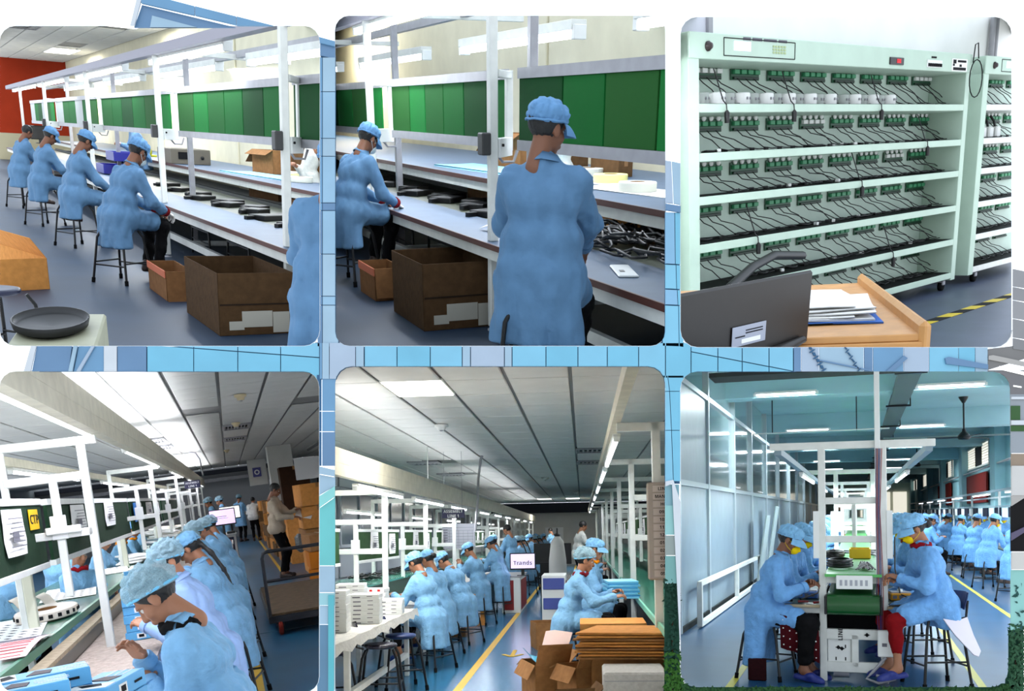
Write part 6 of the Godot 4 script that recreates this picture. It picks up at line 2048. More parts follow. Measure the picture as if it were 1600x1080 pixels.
	part("stand", MB.new().box(V(-.25, .62, 0), V(.03, 1.25, .03)).box(V(.25, .62, 0), V(.03, 1.25, .03)), M.grey_steel, ch)

	for i in 3: added_uplight("added trough light shining up from the left beam, %s, in the %s" % [["near", "middle", "far"][i], W], V(-2.12, 2.16, -8.5 - i * 11.0), V(-2.12, 2.16, -18.0 - i * 11.0), 4.0)  # added lamps, here only to light the hall's ceiling
	# floor markings
	for i in 2:
		var l := struct("trim_%d" % (51 + i), MB.new().span(V([-1.27, -.36][i], 0, -44), V([-1.19, -.29][i], .003, [-8.5, -8.5][i]), 0.0), mat("line_yellow", Color(.78, .62, .12), .5))
	var ar := thing("floor_arrow", "yellow arrow painted on the aisle floor in the " + W, "marking", V(-.89, .002, -11.8))
	part("shaft", MB.new().box(V(0, .001, -.25), V(.05, .003, .6), 0.0), M.line_yellow, ar)
	for s in [-1, 1]: part("barb", MB.new().bar(V(0, .0015, .1), V(.12 * s, .0015, -.12), .05, .003, Vector3.UP, 0.0), M.line_yellow, ar)

	# left row of workers
	var L := "pale blue worker in cap "
	var defs := [
		[V(-1.72, 0, -10.7), -2.0, "nearest in the left row", {"woman": true}],
		[V(-1.80, 0, -12.0), -2.1, "half hidden behind the nearest of the left row", {"woman": true}],
		[V(-1.66, 0, -13.2), -1.95, "bending low, third in the left row", {"woman": true, "lean": .5, "head": [.75, 0]}],
		[V(-1.72, 0, -15.9), -1.9, "hands before the face, fourth in the left row", {"lh": V(.06, 1.0, .34), "rh": V(-.06, 1.0, .34), "seat": .52}],
		[V(-1.56, 0, -18.0), -2.0, "with knotted hair, fifth in the left row", {"woman": true, "hair": "bun", "seat": .6}]]
	for i in 5:
		var d := {"s": .92, "seat": .47, "hem": .24, "lean": .3, "head": [.5, 0], "coat": M.coat_pale, "cap_mat": M.cap_pale, "skin": 1, "hair": "bun" if i in [1] else "short", "lh": V(.10, .82, .42), "rh": V(-.10, .80, .40), "q": [1.05, 1.5, 1.2, 1.4, 1.4][i], "short": .3, "shoes": "slipper", "shoe_mat": mat("slipper_blue", Color(.12, .22, .45), .6)}
		d.merge(defs[i][3], true)
		person(L + defs[i][2] + ", " + W, "", defs[i][0], defs[i][1], d)
		stool("black stool under the %s worker of the left row in the %s" % [NTH[i], W], defs[i][0], defs[i][1], d.seat)
	# the rest of the row, smaller and smaller
	var cap_far := person("capped worker sixth in the left row, looking down behind the monitor, " + W, "", V(-1.75, 0, -20.5), -1.7, {"s": .95, "seat": .6, "hem": .36, "lean": .25, "head": [.4, .5], "coat": M.coat_pale, "cap_mat": M.cap_pale, "q": 2.0, "woman": true})
	var net_far := person("worker in hairnet seventh in the left row of the " + W, "", V(-1.4, 0, -23.5), -2.0, {"s": .93, "seat": .58, "hem": .34, "lean": .35, "head": [.5, 0], "coat": M.coat_pale, "hat": "net", "hair": "braid", "q": 2.0, "woman": true})
	var bare := person("bareheaded man standing among the left row of the " + W, "", V(-1.6, 0, -22.0), -2.0, {"s": .98, "lean": .2, "head": [.4, 0], "coat": M.coat_pale, "hat": "none", "q": 2.0})
	for i in 7:
		again(net_far if i % 2 == 0 else cap_far, V(-1.42 + .05 * (i % 3), 0, -25.6 - i * 2.1), -2.0 + .15 * sin(i * 2.0), "%s pale blue worker beyond the monitor in the left row, %s" % [NTH[i], W], 1.0)
	again(bare, V(-1.25, 0, -41.0), -2.2, "dark haired worker standing at the far end of the left row in the " + W, 1.0)
	var st0 := stool("black stool under the seventh worker of the left row in the " + W, V(-1.4, 0, -23.5), -2.0, .58)
	for i in 6: again(st0, V(-1.38, 0, -25.6 - i * 2.1), .3 * i, "black stool under the %s far worker of the left row in the %s" % [NTH[i], W])

	# aisle furniture
	var cb := thing("cabinet", "white cabinet with red side panels standing by the aisle under the monitor in the " + W, "cabinet", V(-1.36, 0, -19.0))
	part("body", MB.new().box(V(0, .34, 0), V(.36, .68, 1.9), .01), M.white_plastic, cb)
	part("side_panel", MB.new().box(V(-.05, .34, .952), V(.20, .56, .01), .003), mat("panel_red", Color(.55, .08, .10), .5), cb)
	part("side_panel", MB.new().box(V(.182, .34, 0), V(.01, .56, 1.7), .003), M.panel_red, cb)
	part("top", MB.new().box(V(0, .69, 0), V(.40, .02, 1.94), .004), M.grey_steel, cb)
	var mn := thing("monitor", "flat monitor showing the word Trands in lilac in the " + W, "monitor", V(-1.14, .70, -18.2), .05)
	part("case", MB.new().box(V(0, .27, 0), V(.49, .32, .04), .008), M.black_plastic, mn)
	var sc := part("screen", MB.new().box(V(0, .275, .0205), V(.45, .27, .002), 0.0), glow("screen_pink", Color(.86, .80, .92), .9), mn)
	part("lettering", letters("Trands", .11), M.print_grey, sc, X(V(0, .24, .023)))
	part("stand", MB.new().box(V(0, .06, -.02), V(.06, .12, .03)).box(V(0, .006, 0), V(.22, .012, .16), .004), M.black_plastic, mn)
	area(mn, V(0, .27, .05), .44, .26, .25, Color(.86, .80, .92), V(0, 0, 1))
	var bc := carton("tall orange brown carton on the floor between the stools of the " + W, V(-1.86, 0, -16.0), .1, V(.42, .52, .6), M.cardboard_bright)
	carton("darker brown carton on the floor under the third worker of the " + W, V(-1.95, 0, -14.2), .1, V(.4, .46, .5), M.cardboard_dark)
	var wc := thing("cabinet", "white and blue drawer cabinet behind the woman in the hairnet, " + W, "cabinet", V(-.42, 0, -14.0))
	part("body", MB.new().box(V(0, .45, 0), V(.34, .9, .8), .008), M.white_plastic, wc)
	for i in 2: part("drawer", MB.new().box(V(0, .78 - i * .28, .405), V(.30, .16, .02), .006), mat("drawer_blue", Color(.24, .30, .58), .5), wc)
	part("handle", MB.new().box(V(.165, .62, .2), V(.03, .4, .05), .006), mat("strip_maroon", Color(.40, .06, .14), .5), wc)
	carton("open brown carton beside the drawer cabinet in the " + W, V(-.52, 0, -12.6), .2, V(.3, .34, .5), M.cardboard, [30, null, null, 160], "", false)

	# blue chairs at the near left
	for i in 2:
		stool(["blue chair with low back behind the wrapped one in the ", "purple chair wrapped in clear plastic at the lower left of the "][i] + W, [V(-1.80, 0, -9.35), V(-1.83, 0, -8.55)][i], 2.0 - .3 * i, [.52, .52][i], true, [mat("seat_blue", Color(.09, .17, .36), .4), mottled("seat_wrapped", Color(.16, .15, .24), .22, .6, 6.0, .8, .03)][i])
	stool("black stool pushed under the cloth covered table in the " + W, V(-2.2, 0, -8.2), .4, .5)

	# right line
	var zr := [-8.0, -12.0, -16.0, -20.0, -24.5, -29, -33.5, -38, -42]
	var fr2 := bench_frame("long white post and beam frame with green workbench, right line in the " + W, .62, 1.4, .30, zr, 2.40, 1.92, 1.42, .07)
	var rl := [[-8.3, -11.6], [-12.4, -15.4], [-16.4, -19.5], [-21, -24], [-26, -29], [-31, -34], [-36, -39]]
	for i in rl.size():
		tube_lamp("white tube light under the right beam, %s from the near end, in the %s" % [NTH[i], W], "", V(.31, 2.30, rl[i][0]), V(.31, 2.30, rl[i][1]), 3.2, .06, Color(.97, .98, 1), i < 5)
	var rt := fr2
	part("top", MB.new().span(V(.62, .72, -42), V(1.6, .75, -7.0), .004), M.glass_green, rt)
	part("edge", MB.new().span(V(.60, .70, -42), V(.62, .755, -7.0), .003), mat("edge_mint", Color(.42, .70, .60), .4), rt)
	part("front_board", MB.new().span(V(.70, .1, -42), V(.74, .70, -7.0), .004), mat("kick_dark", Color(.10, .12, .12), .6), rt)
	part("shelf", MB.new().span(V(1.0, 1.02, -42), V(1.6, 1.05, -8.4), .004), M.glass_green, rt)
	for i in 5:
		var b := thing("pin_board", "green pin board %s from the near end over the right line, %s" % [NTH[i], W], "board", V(1.02, 0, -9.0 - 4.1 * i))
		part("felt", MB.new().span(V(-.012, 1.40, -3.4), V(.012, 1.72, -.4), .003), M.felt_green, b)
		part("rail", MB.new().span(V(-.02, 1.37, -3.42), V(.02, 1.40, -.38), .003).span(V(-.02, 1.72, -3.42), V(.02, 1.75, -.38), .003), M.white_steel, b)
		notices("white notice, %s, on the " + NTH[i] + " green board of the right line, " + W, 1.0, [[-10.4 - 4.1 * i, 1.42, 1.7, .5], [-11.6 - 4.1 * i, 1.42, 1.7, .5]], -1.0, "notices on the right pin boards, " + W)
	var hb := thing("schedule_board", "aluminium hourly schedule board on the near right post of the " + W, "board", V(.64, 0, -7.93))
	part("plate", MB.new().box(V(.04, 1.50, 0), V(.30, .80, .03), .028), mat("aluminium", Color(.60, .56, .53), .4, .3), hb)
	var rows := ["LINE NO.", "MANPOWER", "HOURS", "09:00-10", "10:00-11", "11:00-12", "12:00-01", "01:00-02", "02:00-03", "03:00-04", "04:00-05", "05:00-06"]
	for i in rows.size():
		var y := 1.845 - i * .063
		var sl := part("slot", MB.new().box(V(.06, y, .017), V(.24, .052, .006), .002), mat("slot_pale", Color(.72, .68, .66), .6), hb)
		part("lettering", letters(rows[i], .036), M.ink, sl, X(V(.06, y, .021)))
	# hairnet woman and her neighbour
	person("woman in blue coat and hairnet packing blue sleeves, right line of the " + W, "", V(-.17, 0, -10.2), 1.5, {"woman": true, "s": .95, "seat": .46, "hem": .34, "lean": .32, "head": [.25, .15], "coat": M.coat_pale, "hat": "net", "hair": "bun", "lh": V(.05, .86, .48), "rh": V(-.10, .82, .50), "scarf": mat("scarf_red", Color(.42, .06, .10), .8), "q": 1.0})
	stool("dark stool under the woman in the hairnet of the " + W, V(-.17, 0, -10.2), 1.2, .45)
	person("woman in blue cap facing right behind the hairnet in the " + W, "", V(.02, 0, -11.6), 1.4, {"woman": true, "s": .97, "seat": .52, "hem": .4, "lean": .2, "head": [.2, .1], "coat": M.coat_pale, "cap_mat": M.cap_pale, "skin": 1, "hair": "bun", "scarf": mat("scarf_orange", Color(.85, .50, .05), .8), "q": 1.1})
	paper("cream_cloth", "pale pink cloth hanging over the stool below the hairnet woman in the " + W, "cloth", [[V(-.40, .47, -10.1), V(-.30, .50, -9.9), V(-.12, .48, -9.85)], [V(-.46, .25, -10.0), V(-.36, .28, -9.8), V(-.18, .30, -9.78)], [V(-.52, .05, -9.95), V(-.42, .04, -9.75), V(-.25, .12, -9.75)]], mat("cloth_pink", Color(.80, .70, .67), .85), "", .008)
	person("man in white shirt standing at the far end of the right line in the " + W, "", V(-.12, 0, -24.0), 1.9, {"hat": "none", "coat": M.coat_white, "q": 2.0, "shirt": true, "lean": .2, "head": [.35, 0], "s": 1.02})
	var rf := person("worker in cap far down the right line behind the blue cap, " + W, "", V(-.05, 0, -16.5), 1.6, {"s": .95, "seat": .5, "hem": .38, "lean": .3, "head": [.4, 0], "coat": M.coat_pale, "cap_mat": M.cap_pale, "q": 2.0})
	again(rf, V(.0, 0, -19.5), 1.8, "worker with dark blue cap farther down the right line, " + W)
	var mc := thing("machine_cover", "machine under a white cover with black knob beside the aisle of the " + W, "machine", V(-.55, 0, -21.0))
	part("cover", MB.new().lathe([V2(.2, .0), V2(.19, .9), V2(.14, 1.3), V2(.06, 1.42), V2(0, 1.43)], 10), mat("cover_white", Color(.76, .76, .74), .7), mc)
	part("knob", MB.new().lathe([V2(.05, 1.42), V2(.09, 1.46), V2(.02, 1.49), V2(.015, 1.6), V2(0, 1.61)], 12), M.black_plastic, mc)
	var dm := thing("large_screen", "wide dark screen standing behind the covered machine of the " + W, "screen", V(-.72, 0, -23.0))
	part("case", MB.new().box(V(0, 1.0, 0), V(.9, .5, .06), .01), M.black_plastic, dm)
	part("stand", MB.new().box(V(0, .4, 0), V(.6, .8, .3), .01), M.dark_steel, dm)
	# sleeves, cartons
	for k in 9:
		solo("blue_sleeve", MB.new().box(V(0, .012, 0), V(.34, .02, .55), .003), mat("sleeve_blue", Color(.20, .55, .75), .5) if k % 2 else mat("sleeve_light", Color(.42, .72, .85), .5), "flat blue sleeve, %s from the bottom of the stack before the hairnet woman, %s" % [NTH[k], W], "sleeve", X(V(.42, .752 + k * .022, -11.0), .1 + .06 * sin(k * 2.3)), "blue sleeves on the right line")
	var cw := carton("brown carton with a window cut in its front holding blue sleeves, " + W, V(.27, .30, -9.3), .0, V(.62, .34, .6), M.cardboard_bright, [null, null, null, null], "", false)
	part("window", MB.new().box(V(.03, .15, .302), V(.44, .2, .004), 0.0), mat("sleeve_pale", Color(.50, .76, .88), .5), cw)
	part("lettering", letters("INTEX", .05), M.ink, cw, X(V(.22, .30, .302)))
	part("lid", MB.new().box(V(0, .342, 0), V(.62, .008, .6), .002), M.cardboard_bright, cw)
	part("print", MB.new().lathe([V2(.055, 0), V2(.05, .003), V2(0, .003)], 18, X(V(.04, .17, .304), 0, PI / 2)).box(V(-.1, .16, .304), V(.05, .1, .003), 0.0), M.ink, cw)
	solo("crate_stand", MB.new().box(V(.28, .15, -9.3), V(.6, .3, .55), .01), M.cardboard_dark, "brown box under the windowed carton in the " + W, "box")
	for k in 7:
		solo("blue_sleeve", MB.new().box(V(0, .01, 0), V(.5, .018, .4), .003), M.sleeve_light if k % 2 else M.sleeve_blue, "flat blue sleeve, %s from the bottom of the pile before the windowed carton, %s" % [NTH[k], W], "sleeve", X(V(.34, .34 + k * .019, -8.7), .05 * sin(k * 2.0)), "blue sleeves before the windowed carton")
	for k in 9:
		var fl := solo("flat_carton", MB.new().prism(PackedVector2Array([V2(-.40, -.3), V2(.36, -.36), V2(.40, .25), V2(-.25, .30)]), .016, Transform3D(Basis(V(1, 0, 0), V(0, 0, -1), V(0, 1, 0)), Vector3.ZERO)), M.cardboard_bright if k % 3 else M.cardboard, "folded flat brown carton, %s from the bottom of the stack, lower right, %s" % [NTH[k], W], "carton", X(V(.33 + .015 * sin(k * 1.7), .50 + k * .024, -7.9), .05 * sin(k * 2.9)), "flat cartons stacked at lower right")
	solo("carton_stand", MB.new().box(V(.36, .25, -7.95), V(.62, .5, .5), .01), M.cardboard, "brown carton under the stack of flat ones in the " + W, "carton")
	var fm := thing("foam_block", "white foam packing block in front of the flat cartons of the " + W, "foam", V(.36, 0, -7.25))
	part("block", MB.new().box(V(0, .24, 0), V(.46, .48, .5), .015), mottled("foam_white", Color(.80, .80, .79), .75, .9, 4.0, .6), fm)
	part("insert", MB.new().box(V(.14, .22, .252), V(.2, .1, .01), .004), M.paper_white, fm)
	for i in 5: part("groove", MB.new().box(V(0, .10 + i * .08, .2515), V(.44, .006, .004), 0.0), M.chart_grey, fm)
	for c in [[V(-.02, 0, -7.9), .5, V(.30, .42, .34), "leaning brown carton left of the flat stack", M.cardboard], [V(-.12, 0, -7.2), .2, V(.3, .26, .3), "crushed brown carton before the leaning one", M.cardboard_dark], [V(-.35, 0, -8.4), .3, V(.3, .38, .5), "open brown carton holding blue plastic", M.cardboard], [V(-.42, 0, -6.75), .4, V(.34, .2, .3), "low brown carton at the bottom edge", M.cardboard_bright], [V(-.75, 0, -6.6), -.3, V(.3, .17, .3), "brown carton corner at the bottom edge left of the others", M.cardboard_bright]]:
		carton(c[3] + " in the " + W, c[0], c[1], c[2], c[4], [40, 150, 35, 110], "", false)
	paper("plastic_bag", "crumpled blue plastic bag sticking out of the open carton in the " + W, "bag", flat_sheet(V(-.35, .36, -8.4), .22, .5, .4, .11), mat("bag_teal", Color(.22, .58, .70), .3), "", .004)
	solo("packing_heap", MB.new().add(MB.new().box(V(.95, .8, -9.2), V(.3, .08, .9), .03)), M.paper_white, "white bag lying on the green workbench in the " + W, "bag")

# ---------------------------------------------------------------- bottom right: a conveyor line seen from its end, rows of workers
func assembly_room() -> void:
	enter(6)
	var W: String = SPOT[6]
	struct("floor", MB.new().span(V(-4, -.1, -75), V(7, 0, -2), 0.0), mottled("floor_blue", Color(.10, .29, .44), .3, .84, .25))
	struct("ceiling", MB.new().span(V(-6, 3.9, -75), V(7, 4.0, -2), 0.0), mottled("ceiling_aqua", Color(.62, .76, .79), .8, .95, .2))
	var aqua := mottled("wall_aqua", Color(.60, .77, .80), .75, .94, .3)
	for i in 3: struct("window_%d" % (70 + i), MB.new().span(V(.2 + i * 1.1, .6, -73.98), V(1.1 + i * 1.1, 2.9, -73.9), 0.0), glow("window_light", Color(.92, .90, .84), 1.0))
	struct("wall_back", MB.new().span(V(-6, 0, -75), V(7, 4, -74), 0.0), mat("wall_back_light", Color(.80, .82, .78), .8))
	var wr := struct("wall_right", MB.new().span(V(3.6, 0, -75), V(3.9, 4, -8), 0.0), aqua)
	for i in 7:
		struct("wall_column", MB.new().span(V(3.35, 0, -28.6 - i * 8.4), V(3.7, 3.9, -27.6 - i * 8.4), .01), aqua)
	for i in 8:
		var z := -16.8 - i * 7.6
		struct("beam", MB.new().span(V(-6, 3.46, z - .5), V(7, 3.92, z), .01), M.ceiling_aqua)
		for s in 2:
			if i < 5:
				var a := V([-1.62, .92][s], 3.50, z + .06)
				tube_lamp("white tube light on the %s ceiling beam, %s side, in the %s" % [NTH[i], ["left", "right"][s], W], "", a, a + V(1.0, 0, 0), 13.0, .06, Color(.93, .98, 1), i < 4)
	struct("trim_60", MB.new().span(V(-1.9, 3.36, -13.9), V(7, 3.42, -13.3), 0.0), mottled("mesh_grey", Color(.36, .37, .37), .7, .5, 9.0, .5, .09))
	# windows high in the right wall, red boards below
	for i in 4:
		var z := -30.4 - i * 11.5
		var w := struct("window_%d" % (60 + i), MB.new().span(V(3.56, 2.88, z - 6.2), V(3.6, 3.52, z), 0.0), glow("window_light", Color(.92, .90, .84), 1.0))
		part("frame", MB.new().span(V(3.53, 2.84, z - 6.3), V(3.58, 2.89, z + .1)).span(V(3.53, 3.51, z - 6.3), V(3.58, 3.56, z + .1)).span(V(3.53, 2.84, z - .05), V(3.58, 3.56, z + .1)).span(V(3.53, 2.84, z - 6.3), V(3.58, 3.56, z - 6.1)), M.white_steel, w)
		part("shutter", MB.new().span(V(3.54, 2.9, z - 3.4), V(3.57, 3.5, z - 1.8), 0.0), mat("shutter_dark", Color(.10, .10, .10), .7), w)
		for b in 7: part("window_bar", MB.new().span(V(3.545, 2.96 + b * .08, z - 6.1), V(3.555, 2.972 + b * .08, z), 0.0), M.dark_steel, w)
		if i < 2:
			solo("red_board", MB.new().span(V(3.50, 1.74, z - 6.6), V(3.55, 2.64, z - .3), .004), mottled("board_red", Color(.48, .12, .10), .8, .9, 1.0), "%s red board fixed on the right wall under a window of the %s" % [["nearer", "farther"][i], W], "board")
	solo("wall_pipe", MB.new().tube([V(3.4, 2.75, -17.0), V(3.42, 2.72, -30), V(3.45, 2.7, -60)], .03, 6), M.grey_steel, "thin grey pipe along the right wall below the windows of the " + W, "pipe")
	# left partition: metal sheets below, glass above
	var sheet := mottled("sheet_metal", Color(.50, .57, .61), .38, .93, .5)
	var wl := thing("wall_left", "", "")
	wl.set_meta("kind", "structure")
	var mz := [-9.4, -11.9, -14.4, -17.6, -20.6, -24.0, -28.0, -32.5, -37.0, -42, -48, -55, -63, -74]
	for i in mz.size() - 1:
		part("sheet", MB.new().span(V(-2.14, .06, mz[i + 1] + .03), V(-2.1, 1.86, mz[i] - .03), .004), sheet, wl)
		if i < 2: part("sheet", MB.new().span(V(-2.14, 1.93, mz[i + 1] + .03), V(-2.1, 3.18, mz[i] - .03), .004), sheet, wl)
		part("mullion", MB.new().span(V(-2.15, 0, mz[i] - .05), V(-2.06, 3.9, mz[i] + .05), .006), mat("mullion", Color(.66, .71, .73), .35, .3), wl)
		if i >= 2:
			var gm := mat("glass_clear", Color(.75, .86, .88, .16), .08)
			gm.transparency = BaseMaterial3D.TRANSPARENCY_ALPHA
			part("pane", MB.new().span(V(-2.125, 1.93, mz[i + 1] + .04), V(-2.115, 3.16, mz[i] - .04), 0.0), gm, wl)
			part("pane", MB.new().span(V(-2.125, 3.24, mz[i + 1] + .04), V(-2.115, 3.86, mz[i] - .04), 0.0), gm, wl)
	part("rail", MB.new().span(V(-2.15, 1.86, -74), V(-2.07, 1.93, -8), .004), M.mullion, wl)
	part("rail", MB.new().span(V(-2.15, 3.17, -74), V(-2.07, 3.24, -8), .004), M.mullion, wl)
	part("kick_rail", MB.new().span(V(-2.15, 0, -74), V(-2.07, .07, -8), .004), mat("kick_dark", Color(.10, .12, .12), .6), wl)
	struct("wall_far", MB.new().span(V(-6.0, 0, -75), V(-5.8, 4, -8), 0.0), mat("wall_dim", Color(.20, .25, .27), .8))
	for i in 3: tube_lamp("tube light seen through the glass partition, %s from the near end, in the %s" % [NTH[i], W], "", V(-4.4, 2.5, -26.0 - i * 10), V(-4.4, 2.5, -29.0 - i * 10), 5.0, .08, Color(.93, .98, 1), true)
	for i in 3: solo("duct_pipe", MB.new().tube([V(-3.3, 2.2 + i * .35, -12), V(-3.6, 2.15 + i * .35, -40)], .06, 8), M.dark_steel, "dark pipe behind the glass partition, %s from the bottom, in the %s" % [NTH[i], W], "pipe")
	for i in 2: solo("loose_sheet", MB.new().box(V(-1.85, .7 + .1 * i, -20.5 - 2.2 * i), V(.03, 1.5 + .2 * i, .9), .004, Basis(Vector3.BACK, -.14)), mottled("sheet_pale", Color(.60, .66, .66), .45, .93, .5), "%s loose metal sheet leaning on the left partition of the %s" % [["nearer", "farther"][i], W], "sheet")
	var rf := thing("guard_frame", "low white steel frame standing along the left partition of the " + W, "frame", V(-1.95, 0, 0))
	part("top_rail", MB.new().span(V(-.03, .55, -20.8), V(.03, .61, -12.6), .004), M.white_steel, rf)
	part("bottom_rail", MB.new().span(V(-.03, .02, -20.8), V(.03, .08, -12.6), .004), M.white_steel, rf)
	for z in [-12.63, -16.7, -20.77]: part("post", post(MB.new(), 0, z, .02, .6, .07), M.white_steel, rf)
	for l in [[-1.09, -6.5, -14.0], [.95, -6.5, -45.0], [1.98, -10.0, -60.0]]:
		struct("trim_%d" % (61 + int(l[0] + 2)), MB.new().span(V(l[0], 0, l[2]), V(l[0] + .065, .003, l[1]), 0.0), mat("line_lime", Color(.72, .70, .16), .5))
	# cable tray and fans
	var ct := thing("cable_tray", "perforated grey cable tray hanging under the ceiling of the " + W, "tray", V(.71, 3.42, 0))
	part("tray", MB.new().span(V(-.14, 0, -60), V(.14, .02, -9), .0).span(V(-.15, 0, -60), V(-.14, .07, -9)).span(V(.14, 0, -60), V(.15, .07, -9)), mottled("tray_mesh", Color(.42, .47, .48), .55, .55, 7.0, .4, .09), ct)
	for i in 9: part("hanger", MB.new().box(V(0, -.02, -14.2 - i * 4.4), V(.42, .03, .08)).box(V(.2, .1, -14.2 - i * 4.4), V(.02, .25, .06)), M.dark_steel, ct)
	for i in 2:
		var f := thing("ceiling_fan", "dark three-bladed ceiling fan, %s of two, on the right of the %s" % [["nearer", "farther"][i], W], "fan", [V(2.12, 3.05, -22.2), V(1.95, 3.1, -36.0)][i], .5 + i)
		part("rod", MB.new().tube([V(0, .1, 0), V(0, .85, 0)], .018, 8), M.dark_steel, f)
		part("canopy", MB.new().lathe([V2(.03, .72), V2(.09, .82), V2(.10, .86)], 16), M.dark_steel, f)
		part("motor", MB.new().lathe([V2(0, -.06), V2(.10, -.05), V2(.14, 0), V2(.10, .06), V2(.04, .12), V2(.03, .18)], 20), M.dark_steel, f)
		for b in 3: part("blade", MB.new().box(V(.42, 0, 0), V(.58, .012, .13), .004, Basis()), M.dark_steel, f, Transform3D(Basis(Vector3.UP, TAU / 3 * b + .3) * Basis(Vector3.RIGHT, .15), Vector3.ZERO))
	solo("ceiling_rod", MB.new().tube([V(-2.0, 3.1, -20.0), V(.6, 3.12, -20.0)], .014, 6), M.white_steel, "thin horizontal conduit under the ceiling, left part, of the " + W, "conduit")
	for i in 2: solo("drop_rod", MB.new().tube([V([-1.6, .0][i], 3.9, -20.0), V([-1.6, .0][i], 3.1, -20.0)], .012, 6), M.dark_steel, "dark thin drop rod holding the conduit, %s, in the %s" % [["left one", "right one"][i], W], "rod")
	solo("flat_bar", MB.new().box(V(1.85, 3.12, -22.8), V(2.6, .035, .06), .004), mat("bar_grey", Color(.42, .48, .48), .6), "long grey strip behind the nearer fan in the " + W, "strip")

	# the conveyor line, seen from its end
	var z := -9.0
	var ln := thing("assembly_line", "white framed conveyor assembly line seen from its end in the " + W, "workbench", V(-.045, 0, 0))
	for i in 6:
		var zf: float = z - i * 6.0
		for s in [-1, 1]:
			part("post", post(MB.new(), .255 * s, zf, .0, 2.12, .062), M.white_steel, ln)
			part("brace", MB.new().bar(V(.28 * s, .40, zf), V(.52 * s, .62, zf), .05, .05, V(0, 0, 1)), M.white_steel, ln)
			part("table_rail", MB.new().span(V(.28 * s, .60, zf - .03), V(.68 * s, .655, zf + .03), .004), M.white_steel, ln)
		part("top_bar", MB.new().span(V(-.70, 2.06, zf - .03), V(.68, 2.125, zf + .03), .004), M.white_steel, ln)
		for y in [1.60, 1.26, .90]: part("cross_bar", MB.new().span(V(-.23, y - .03, zf - .03), V(.23, y + .03, zf + .03), .004), M.white_steel, ln)
		if i == 0:
			for y in [.42, .13]: part("cross_bar", MB.new().span(V(-.23, y - .045, zf - .03), V(.23, y + .045, zf + .03), .004), M.white_steel, ln)
			part("inner_post", post(MB.new(), .01, zf, .13, .42, .06), M.white_steel, ln)
		else:
			part("middle_post", post(MB.new(), .0, zf + 2.5, .97, 1.62, .05), M.white_steel, ln)
		for s in [-1, 1]: part("slotted_plate", MB.new().box(V(.255 * s + .05 * s, 1.30, zf + .034), V(.05, .42, .01), .002), M.white_plastic, ln)
	for s in [-1, 1]:
		part("table_top", MB.new().span(V(.28 * s, .655, -50), V(.68 * s, .675, z + .05), .003), mottled("mat_green_dark", Color(.035, .20, .15), .5, .85, 1.2), ln)
		part("table_edge", MB.new().span(V(.28 * s, .652, z + .05), V(.68 * s, .678, z + .062), .003), mat("edge_beige", Color(.70, .64, .52), .6), ln)
		part("side_rail", MB.new().span(V(.235 * s, .84, -50), V(.26 * s, .90, z), .003), M.grey_steel, ln)
		part("top_beam", MB.new().span(V(.60 * s, 2.02, -50), V(.66 * s, 2.08, z), .003), mat("beam_grey_blue", Color(.48, .56, .60), .45), ln)
	part("upper_belt", MB.new().span(V(-.235, .93, -50), V(.235, .955, z + .1), .003), mottled("belt_light_green", Color(.30, .66, .32), .35, .93, .8), ln)
	var bg := mat("belt_green", Color(.01, .28, .09), .22)
	part("lower_belt", MB.new().span(V(-.215, .765, -30), V(.215, .78, z + .12), .003).tube([V(-.215, .69, z + .12), V(.215, .69, z + .12)], .09, 20), bg, ln)
	part("roller_cheek", MB.new().box(V(-.228, .69, z + .12), V(.02, .16, .2), .006).box(V(.228, .69, z + .12), V(.02, .16, .2), .006), M.dark_steel, ln)
	part("belt_shade", MB.new().box(V(0, .53, z - .3), V(.44, .16, .4), .006), M.rubber, ln)  # dark rubber block under the lower belt
	var gearbox := part("gear_cabinet", MB.new().box(V(-.12, .27, z - .05), V(.20, .24, .1), .006), M.white_plastic, ln)
	part("motor", MB.new().tube([V(-.17, .10, z - .05), V(-.04, .10, z - .05)], .07, 14), M.grey_steel, ln)
	var arrow := MB.new()
	for a in [[-.13, .30], [-.10, .29], [.11, .42]]:
		arrow.box(V(a[0], a[1], z + .034 if a[1] > .4 else z + .002), V(.028, .028, .002), 0.0, Basis(Vector3.BACK, PI / 4)).box(V(a[0], a[1], z + .034 if a[1] > .4 else z + .002), V(.05, .006, .002), 0.0)
	for a in [[-.15, .20], [-.07, .20], [-.07, .31]]: arrow.box(V(a[0], a[1], z + .002), V(.010, .03, .002), 0.0)
	part("printed_marks", arrow, M.ink, ln)
	part("lettering", letters("LINE", .05), M.ink, ln, Transform3D(Basis(Vector3.BACK, PI / 2), V(-.11, .42, z + .034)))
	var cn := part("conduit", MB.new().span(V(.19, .95, z + .035), V(.235, 3.0, z + .075), .004), M.white_plastic, ln)
	for i in 5: part("cable", MB.new().tube([V(.20 + i * .012, 2.05, z + .08), V(.195 + i * .008, 1.5, z + .085 + .01 * (i % 2)), V(.20 + i * .011, 1.0, z + .09), V(.19 + i * .014, .75, z + .10), V(.20 + i * .010, .46, z + .09)], .0035, 5), [mat("cable_purple", Color(.30, .14, .34), .5), mat("cable_red", Color(.5, .07, .10), .5), mat("cable_blue", Color(.10, .18, .45), .5)][i % 3], cn)
	var cbx := part("control_box", MB.new().box(V(.26, .36, z + .10), V(.13, .23, .06), .008), M.white_plastic, ln)
	part("label", MB.new().box(V(.25, .35, z + .131), V(.04, .03, .002), 0.0).box(V(.29, .44, z + .131), V(.016, .012, .002), 0.0), M.print_grey, cbx)
